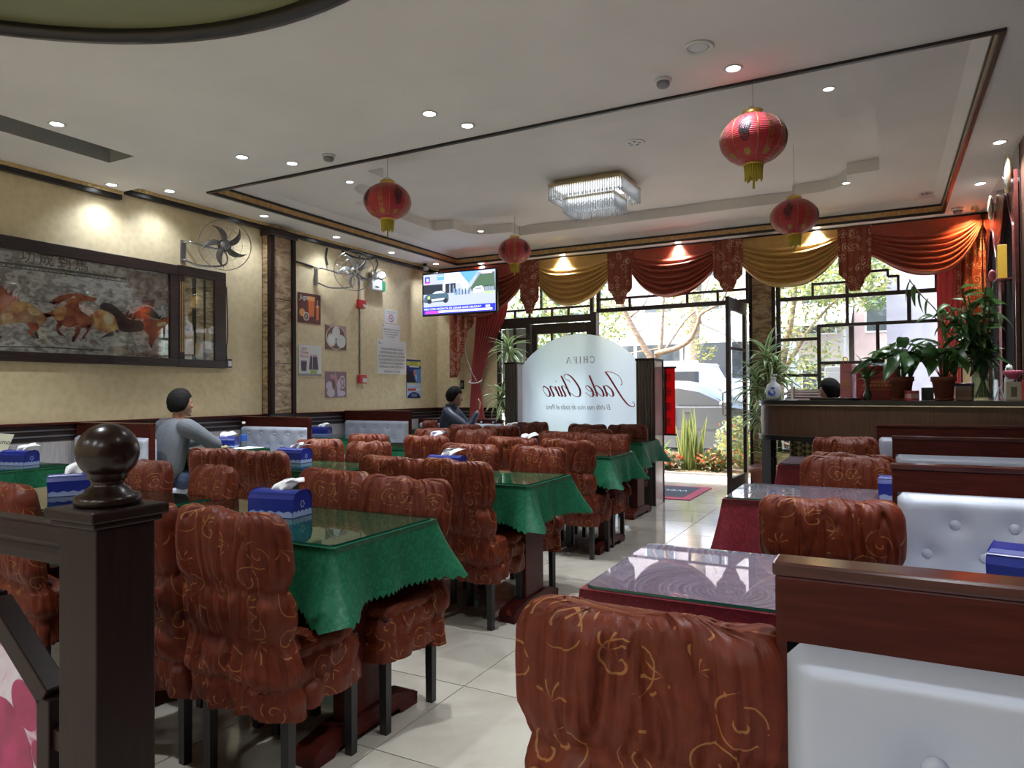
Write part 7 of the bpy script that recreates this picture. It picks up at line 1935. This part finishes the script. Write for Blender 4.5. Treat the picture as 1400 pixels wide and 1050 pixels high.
def person(label, loc, rz, arms, head, top_m, leg_m, lean=.03, hairstyle='short', seat=.46, collar=False, sc=1.0):
    t = thing('person', label, 'person', loc, rz)
    hp = seat + .09
    pel, sp, chs, nk = (0, 0, hp), (0, lean * .3 - .01, hp + .20), (0, lean * .8, hp + .40), (0, lean + .02, hp + .53)
    shz = hp + .465
    body = MB()
    core = [(*pel, .125, .10), (*sp, .120, .092), (*chs, .135, .10), (*nk, .05, .05)]
    chain_geo(body, core, [(0, 1), (1, 2), (2, 3)])
    top = MB(); chain_geo(top, [(0, 0, hp - .03, .170, .135), (*sp, .172, .130), (0, lean * .6, hp + .33, .200, .145), (0, lean * .9, hp + .455, .165, .115), (0, lean + .015, hp + .535, .062, .062)], [(0, 1), (1, 2), (2, 3), (3, 4)])
    for s, (el, wr, fd, upv) in zip((-1, 1), arms):
        sh = (s * .195, lean * .9, shz)
        ar = [(s * .06, lean * .9, shz, .06), (*sh, .058), (*[lerp(a, b, .5) for a, b in zip(sh, el)], .047), (*el, .040), (*[lerp(a, b, .45) for a, b in zip(el, wr)], .036), (*wr, .026)]
        chain_geo(body, ar, [(i, i + 1) for i in range(5)]); hand_geo(body, wr, fd, upv, s)
        sl = [(s * .07, lean * .9, shz, .10), (s * .19, lean * .9, shz - .015, .086), (*[lerp(a, b, .5) for a, b in zip(sh, el)], .072), (*el, .064), (*[lerp(a, b, .5) for a, b in zip(el, wr)], .050), (*[lerp(a, b, .93) for a, b in zip(el, wr)], .040)]
        chain_geo(top, sl, [(i, i + 1) for i in range(5)])
    tr = MB()
    chain_geo(tr, [(0, 0, hp, .15, .12), (0, -.01, hp + .12, .14, .11)], [(0, 1)])
    for s in (-1, 1):
        L = [(s * .09, 0, hp - .01, .085), (s * .105, .22, hp + .0, .072), (s * .11, .42, hp - .02, .058), (s * .115, .41, hp - .25, .050), (s * .115, .39, .10, .036)]
        chain_geo(body, L, [(i, i + 1) for i in range(4)])
        chain_geo(tr, [(a[0], a[1], a[2], a[3] + .016) for a in L[:4]] + [(s * .115, .39, .13, .052)], [(i, i + 1) for i in range(4)])
        chain_geo(body, [(s * .115, .38, .06, .036), (s * .12, .46, .045, .036), (s * .12, .55, .032, .03)], [(0, 1), (1, 2)])
        b = MB(); chain_geo(b, [(s * .115, .37, .055, .050), (s * .12, .46, .045, .048), (s * .12, .57, .034, .040)], [(0, 1), (1, 2)]); b.obj('shoe', M['black'], t)
    hy, hpz = head
    hc = Vector((0, lean + .055, hp + .655))
    Mx = Matrix.Translation(hc) @ Matrix.Rotation(hy, 4, 'Z') @ Matrix.Rotation(hpz, 4, 'X')
    head_geo(body, Mx)
    remeshed('body', body, M['skin'], t)
    remeshed('sweater' if not collar else 'jacket', top, top_m, t, .008)
    remeshed('trousers', tr, leg_m, t, .009)
    # hair: cap over the crown and the back of the head
    h = MB(); n, m = 30, 16; rows = []
    rr_k = loc[0] * 3.7; rr = random.Random(5)
    for i in range(m + 1):
        v = i / m; row = []
        for j in range(n):
            a = 2 * pi * j / n; f = sin(a)      # f = 1 at the face
            low = 2.15 if f < -.1 else lerp(2.15, 1.05, min(1, (f + .1) / .75))
            low += .06 + .10 * nz(a * 2.5, rr_k)
            th = v * low; x, y, z = sin(th) * cos(a), sin(th) * sin(a), cos(th)
            th_ = 1.03 + .03 * nz(x * 6, y * 6, z * 6 + rr.random() * 0) + .05 * nz(x * 14, y * 14, z * 4)
            th_ *= lerp(1.0, .88, v ** 4)
            row.append(Mx @ Vector((x * .092 * th_, y * .114 * th_ - .004, z * .130 * th_ + .006)))
        rows.append(row)
    h.grid(rows, cu=True)
    if hairstyle == 'long':
        t2 = MB(); t2.tube(smooth([(0, -.10, .02), (0, -.14, .0), (0.0, -.15, -.06), (.0, -.13, -.16)], 4), [.03] * 5 + [.034] * 5 + [.02] * 3, 10); t2.sph((0, -.10, .02), (.04, .035, .04), 12, 8); h.add([Mx @ Vector(p) for p in t2.v], t2.f, 0, True)
    h.obj('hair', M['hair'], t, solid=.006)
    for s in (-1, 1):
        e = MB(); e.sph((s * .030, .083, .008), (.011, .008, .006), 10, 6); e.v = [tuple(Mx @ Vector(p)) for p in e.v]; e.obj('eye', M['white_paper'], t)
        e = MB(); e.sph((s * .030, .0905, .008), (.005, .002, .005), 8, 5); e.v = [tuple(Mx @ Vector(p)) for p in e.v]; e.obj('iris', M['black'], t)
    if collar:
        b = MB(); b.lathe([(.075, 0), (.085, .03), (.078, .065), (.070, .07), (.068, .03)], (0, lean + .012, hp + .50), 20); b.obj('collar', top_m, t)
        b = MB(); b.box(.06, .11, .128 + lean, .134 + lean, hp + .36, hp + .372); b.obj('chest_mark', M['white'], t)
    return t
M['knit'] = noisy('grey_knit', (0.085, 0.095, 0.11), (0.115, 0.125, 0.145), 120, 0.85, bump=.2)
M['navy'] = noisy('navy_nylon', (0.010, 0.016, 0.040), (0.020, 0.030, 0.065), 9, 0.42, bump=.3)
M['jeans'] = noisy('blue_jeans', (0.02, 0.035, 0.075), (0.035, 0.055, 0.10), 60, 0.8)
person('person in grey sweater, back to camera, leaning on a table by the left wall', (-5.53, 4.0, 0), 0,
       [((-.27, .30, .80), (-.05, .42, .83), (1, .3, 0), (0, 0, 1)), ((.30, .27, .80), (.08, .44, .85), (-1, .35, .1), (0, 0, 1))], (radians(-14), radians(2)), M['knit'], M['jeans'], .09, seat=.43)
chx = make_chair(2, -5.03, 7.72, radians(-75), 'rust brocade covered chair under the man in the navy jacket', G1)
person('person in navy jacket seated in profile facing right with one hand raised near the chin', (-5.03, 7.72, 0), radians(-75),
       [((-.24, .22, .76), (-.06, .30, .74), (1, .5, 0), (0, 0, 1)), ((.24, .34, .80), (.10, .43, 1.03), (-.2, .2, 1), (0, 1, 0))], (radians(8), radians(-6)), M['navy'], M['jeans'], .03, collar=True)
st = thing('bar_stool', 'low stool behind the counter under the woman', 'stool', (-.42, 7.9, 0))
MB().lathe([(0.0001, .42), (.16, .42), (.17, .44), (.165, .505), (0.0001, .51)], (0, 0, 0), 24).obj('seat', M['black'], st)
for k in range(4): b = MB(); b.tube([(.10 * cos(k * pi / 2 + .8), .10 * sin(k * pi / 2 + .8), .42), (.15 * cos(k * pi / 2 + .8), .15 * sin(k * pi / 2 + .8), 0)], .014, 6); b.obj('leg', M['chrome'], st)
person('person with dark tied back hair seated behind the counter, only the head showing', (-.42, 7.9, 0), radians(80),
       [((-.22, .20, .78), (-.10, .38, .70), (.4, 1, -.2), (0, 0, 1)), ((.22, .20, .78), (.10, .38, .70), (-.4, 1, -.2), (0, 0, 1))], (radians(-4), radians(-4)), mat('black_blouse', (.015, .015, .018), .7), M['jeans'], .03, 'long', .50)

# ---------------------------------------------------------------- balustrade in the foreground
ba = thing('balustrade', 'dark wooden newel post, ball finial, handrail and flower panel, left foreground', 'balustrade', (-1.594, 1.003, 0))
hw = .0705
MB().box(-hw, hw, -hw, hw, 0, .965).obj('newel_post', M['wood_dark'], ba, .004)
b = MB(); b.box(-hw - .012, hw + .012, -hw - .012, hw + .012, .965, .982); b.box(-hw - .022, hw + .022, -hw - .022, hw + .022, .980, 1.006); b.obj('post_cap', M['wood_dark'], ba, .005)
M['ballwood'] = NT('polished_dark_wood').set(Base_Color=(0.018, 0.007, 0.005), Roughness=0.25, Specular_IOR_Level=0.4).m
bp_ = [(0.0001, 1.006), (.066, 1.006), (.070, 1.012), (.070, 1.022), (.064, 1.031), (.050, 1.036), (.046, 1.044), (.036, 1.050), (.034, 1.058), (.036, 1.064), (.042, 1.068)]
for i in range(1, 23):
    a = -1.0 + (pi / 2 + 1.0) * i / 22; bp_.append((max(.0662 * cos(a), .0001), 1.129 + .0662 * sin(a)))
MB().lathe(bp_, (0, 0, 0), 48).obj('ball_finial', M['ballwood'], ba)
pr = [(-.038, .860), (.038, .860), (.040, .885), (.032, .897), (.040, .912), (.040, .935), (.028, .950), (-.028, .950), (-.040, .935), (-.040, .912), (-.032, .897), (-.040, .885)]
b = MB(); b.prism(pr, -1.6, -hw, 'x'); b.obj('handrail', M['wood_dark'], ba, .003)
oc = [(-.215, .02), (-.215, .525), (-.475, .715), (-1.0, .715), (-1.26, .525), (-1.26, .02)]
for p, q in zip(oc, oc[1:]): b = MB(); b.bar((p[0], 0, p[1]), (q[0], 0, q[1]), .055, .055, 0, (0, 1, 0)); b.obj('panel_frame', M['wood_dark'], ba, .004)
b = MB(); b.bar((-1.26, 0, .045), (-.215, 0, .045), .05, .05); b.obj('panel_frame', M['wood_dark'], ba, .004)
MB().box(-.22, -hw, -.018, .018, .405, .455).obj('connector', M['wood_dark'], ba, .003)
MB().box(-.22, -hw, -.018, .018, .12, .17).obj('connector', M['wood_dark'], ba, .003)
def orchid():
    t = NT('pink_flower_print'); v = t.co('Object', (1, 1, 1)); f = t.noise(v, 6, 3, .6, .8)
    t.set(Base_Color=t.ramp(f, [(.40, (.62, .58, .64)), (.52, (.58, .46, .55)), (.60, (.40, .02, .13)), (.75, (.26, .008, .06))]), Roughness=.3); return t.m
b = MB(); b.flat([[(-.225, .03), (-.225, .52), (-.48, .705), (-.995, .705), (-1.25, .52), (-1.25, .03)]], -.004, 'y'); b.obj('flower_print', orchid(), ba, solid=.004)
b = MB()
for i, (cx_, cz_, rx_, rz__, ro_) in enumerate(((-.40, .34, .10, .15, .5), (-.50, .16, .16, .12, .2), (-.33, .48, .05, .07, .8), (-.275, .37, .022, .035, .3), (-.62, .40, .12, .14, -.4), (-.75, .2, .14, .1, .6))):
    P = [(cx_ + rx_ * cos(a) * cos(ro_) - rz__ * sin(a) * sin(ro_), cz_ + rx_ * cos(a) * sin(ro_) + rz__ * sin(a) * cos(ro_)) for a in [2 * pi * k / 24 for k in range(24)]]
    P = [(max(-1.2, min(-.24, x)), z) for x, z in P]
    b.flat([P], -.0068 - .0004 * i, 'y')
b.obj('magenta_petals', noisy('magenta_petal', (.22, .006, .05), (.42, .02, .13), 9, .3), ba)

# ---------------------------------------------------------------- small things on the wall tables
TZ = .7610
bt = thing('water_bottle', 'clear plastic bottle with blue label on the table of the man in grey', 'bottle', (-5.42, 4.74, TZ))
MB().lathe([(0.0001, .001), (.028, .001), (.032, .01), (.032, .12), (.030, .13), (.031, .15), (.014, .20), (.0125, .222), (0.0001, .222)], (0, 0, 0), 20).obj('bottle', thin_glass('pet_plastic', (.86, .92, .93), 1.3), bt)
MB().lathe([(.0325, .05), (.0328, .052), (.0328, .108), (.0325, .11)], (0, 0, 0), 20).obj('label_band', mat('bottle_blue', (.03, .10, .42), .4), bt); MB().lathe([(.0145, .215), (.0145, .235), (0.0001, .235)], (0, 0, 0), 14).obj('cap', M['white'], bt)
pt = thing('plate', 'white plate with food scraps in front of the man in grey', 'plate', (-5.40, 4.46, TZ)); MB().lathe([(0.0001, .002), (.07, .002), (.075, .006), (.115, .018), (.116, .020), (.075, .010), (0.0001, .006)], (0, 0, 0), 28).obj('dish', M['white'], pt)
b = MB()
for k in range(9): b.sph((.05 * cos(k * 2.4) * sqrt(k / 9), .05 * sin(k * 2.4) * sqrt(k / 9), .018), (.02, .016, .012), 7, 5)
stuff(b.obj('food', mat('yellow_food', (.50, .36, .10), .6), pt))
mp = thing('paper_placemat', 'white paper sheet lying on the table edge beside the plate', 'paper', (-5.24, 4.60, TZ)); MB().box(-.11, .11, -.10, .13, .0004, .0012).obj('sheet', M['white_paper'], mp)
mc = thing('menu_card', 'cream menu card with dark lettering standing tilted on the nearest left wall table', 'menu', (-5.66, 2.71, TZ + .001), radians(58))
b = MB(); b.flat([[(-.16, 0), (.05, 0), (.125, .22), (-.10, .25), (-.16, .2)]], 0, 'y'); b.obj('card', noisy('cream_card_stock', (.42, .41, .30), (.52, .51, .38), 6, .6), mc, solid=.002); mc.rotation_euler = (radians(-12), 0, radians(52))
b = MB(); text(b, 'Jade Chino', .05, lambda p, q: (p - .01, -.0018, q + .175 - p * .12), font_shear=.3); text(b, 'CHIFA', .028, lambda p, q: (p, -.0018, q + .12)); b.box(-.06, .06, -.0019, -.0016, .075, .08); b.box(-.05, .05, -.0019, -.0016, .05, .055); b.obj('lettering', M['black_print'], mc)
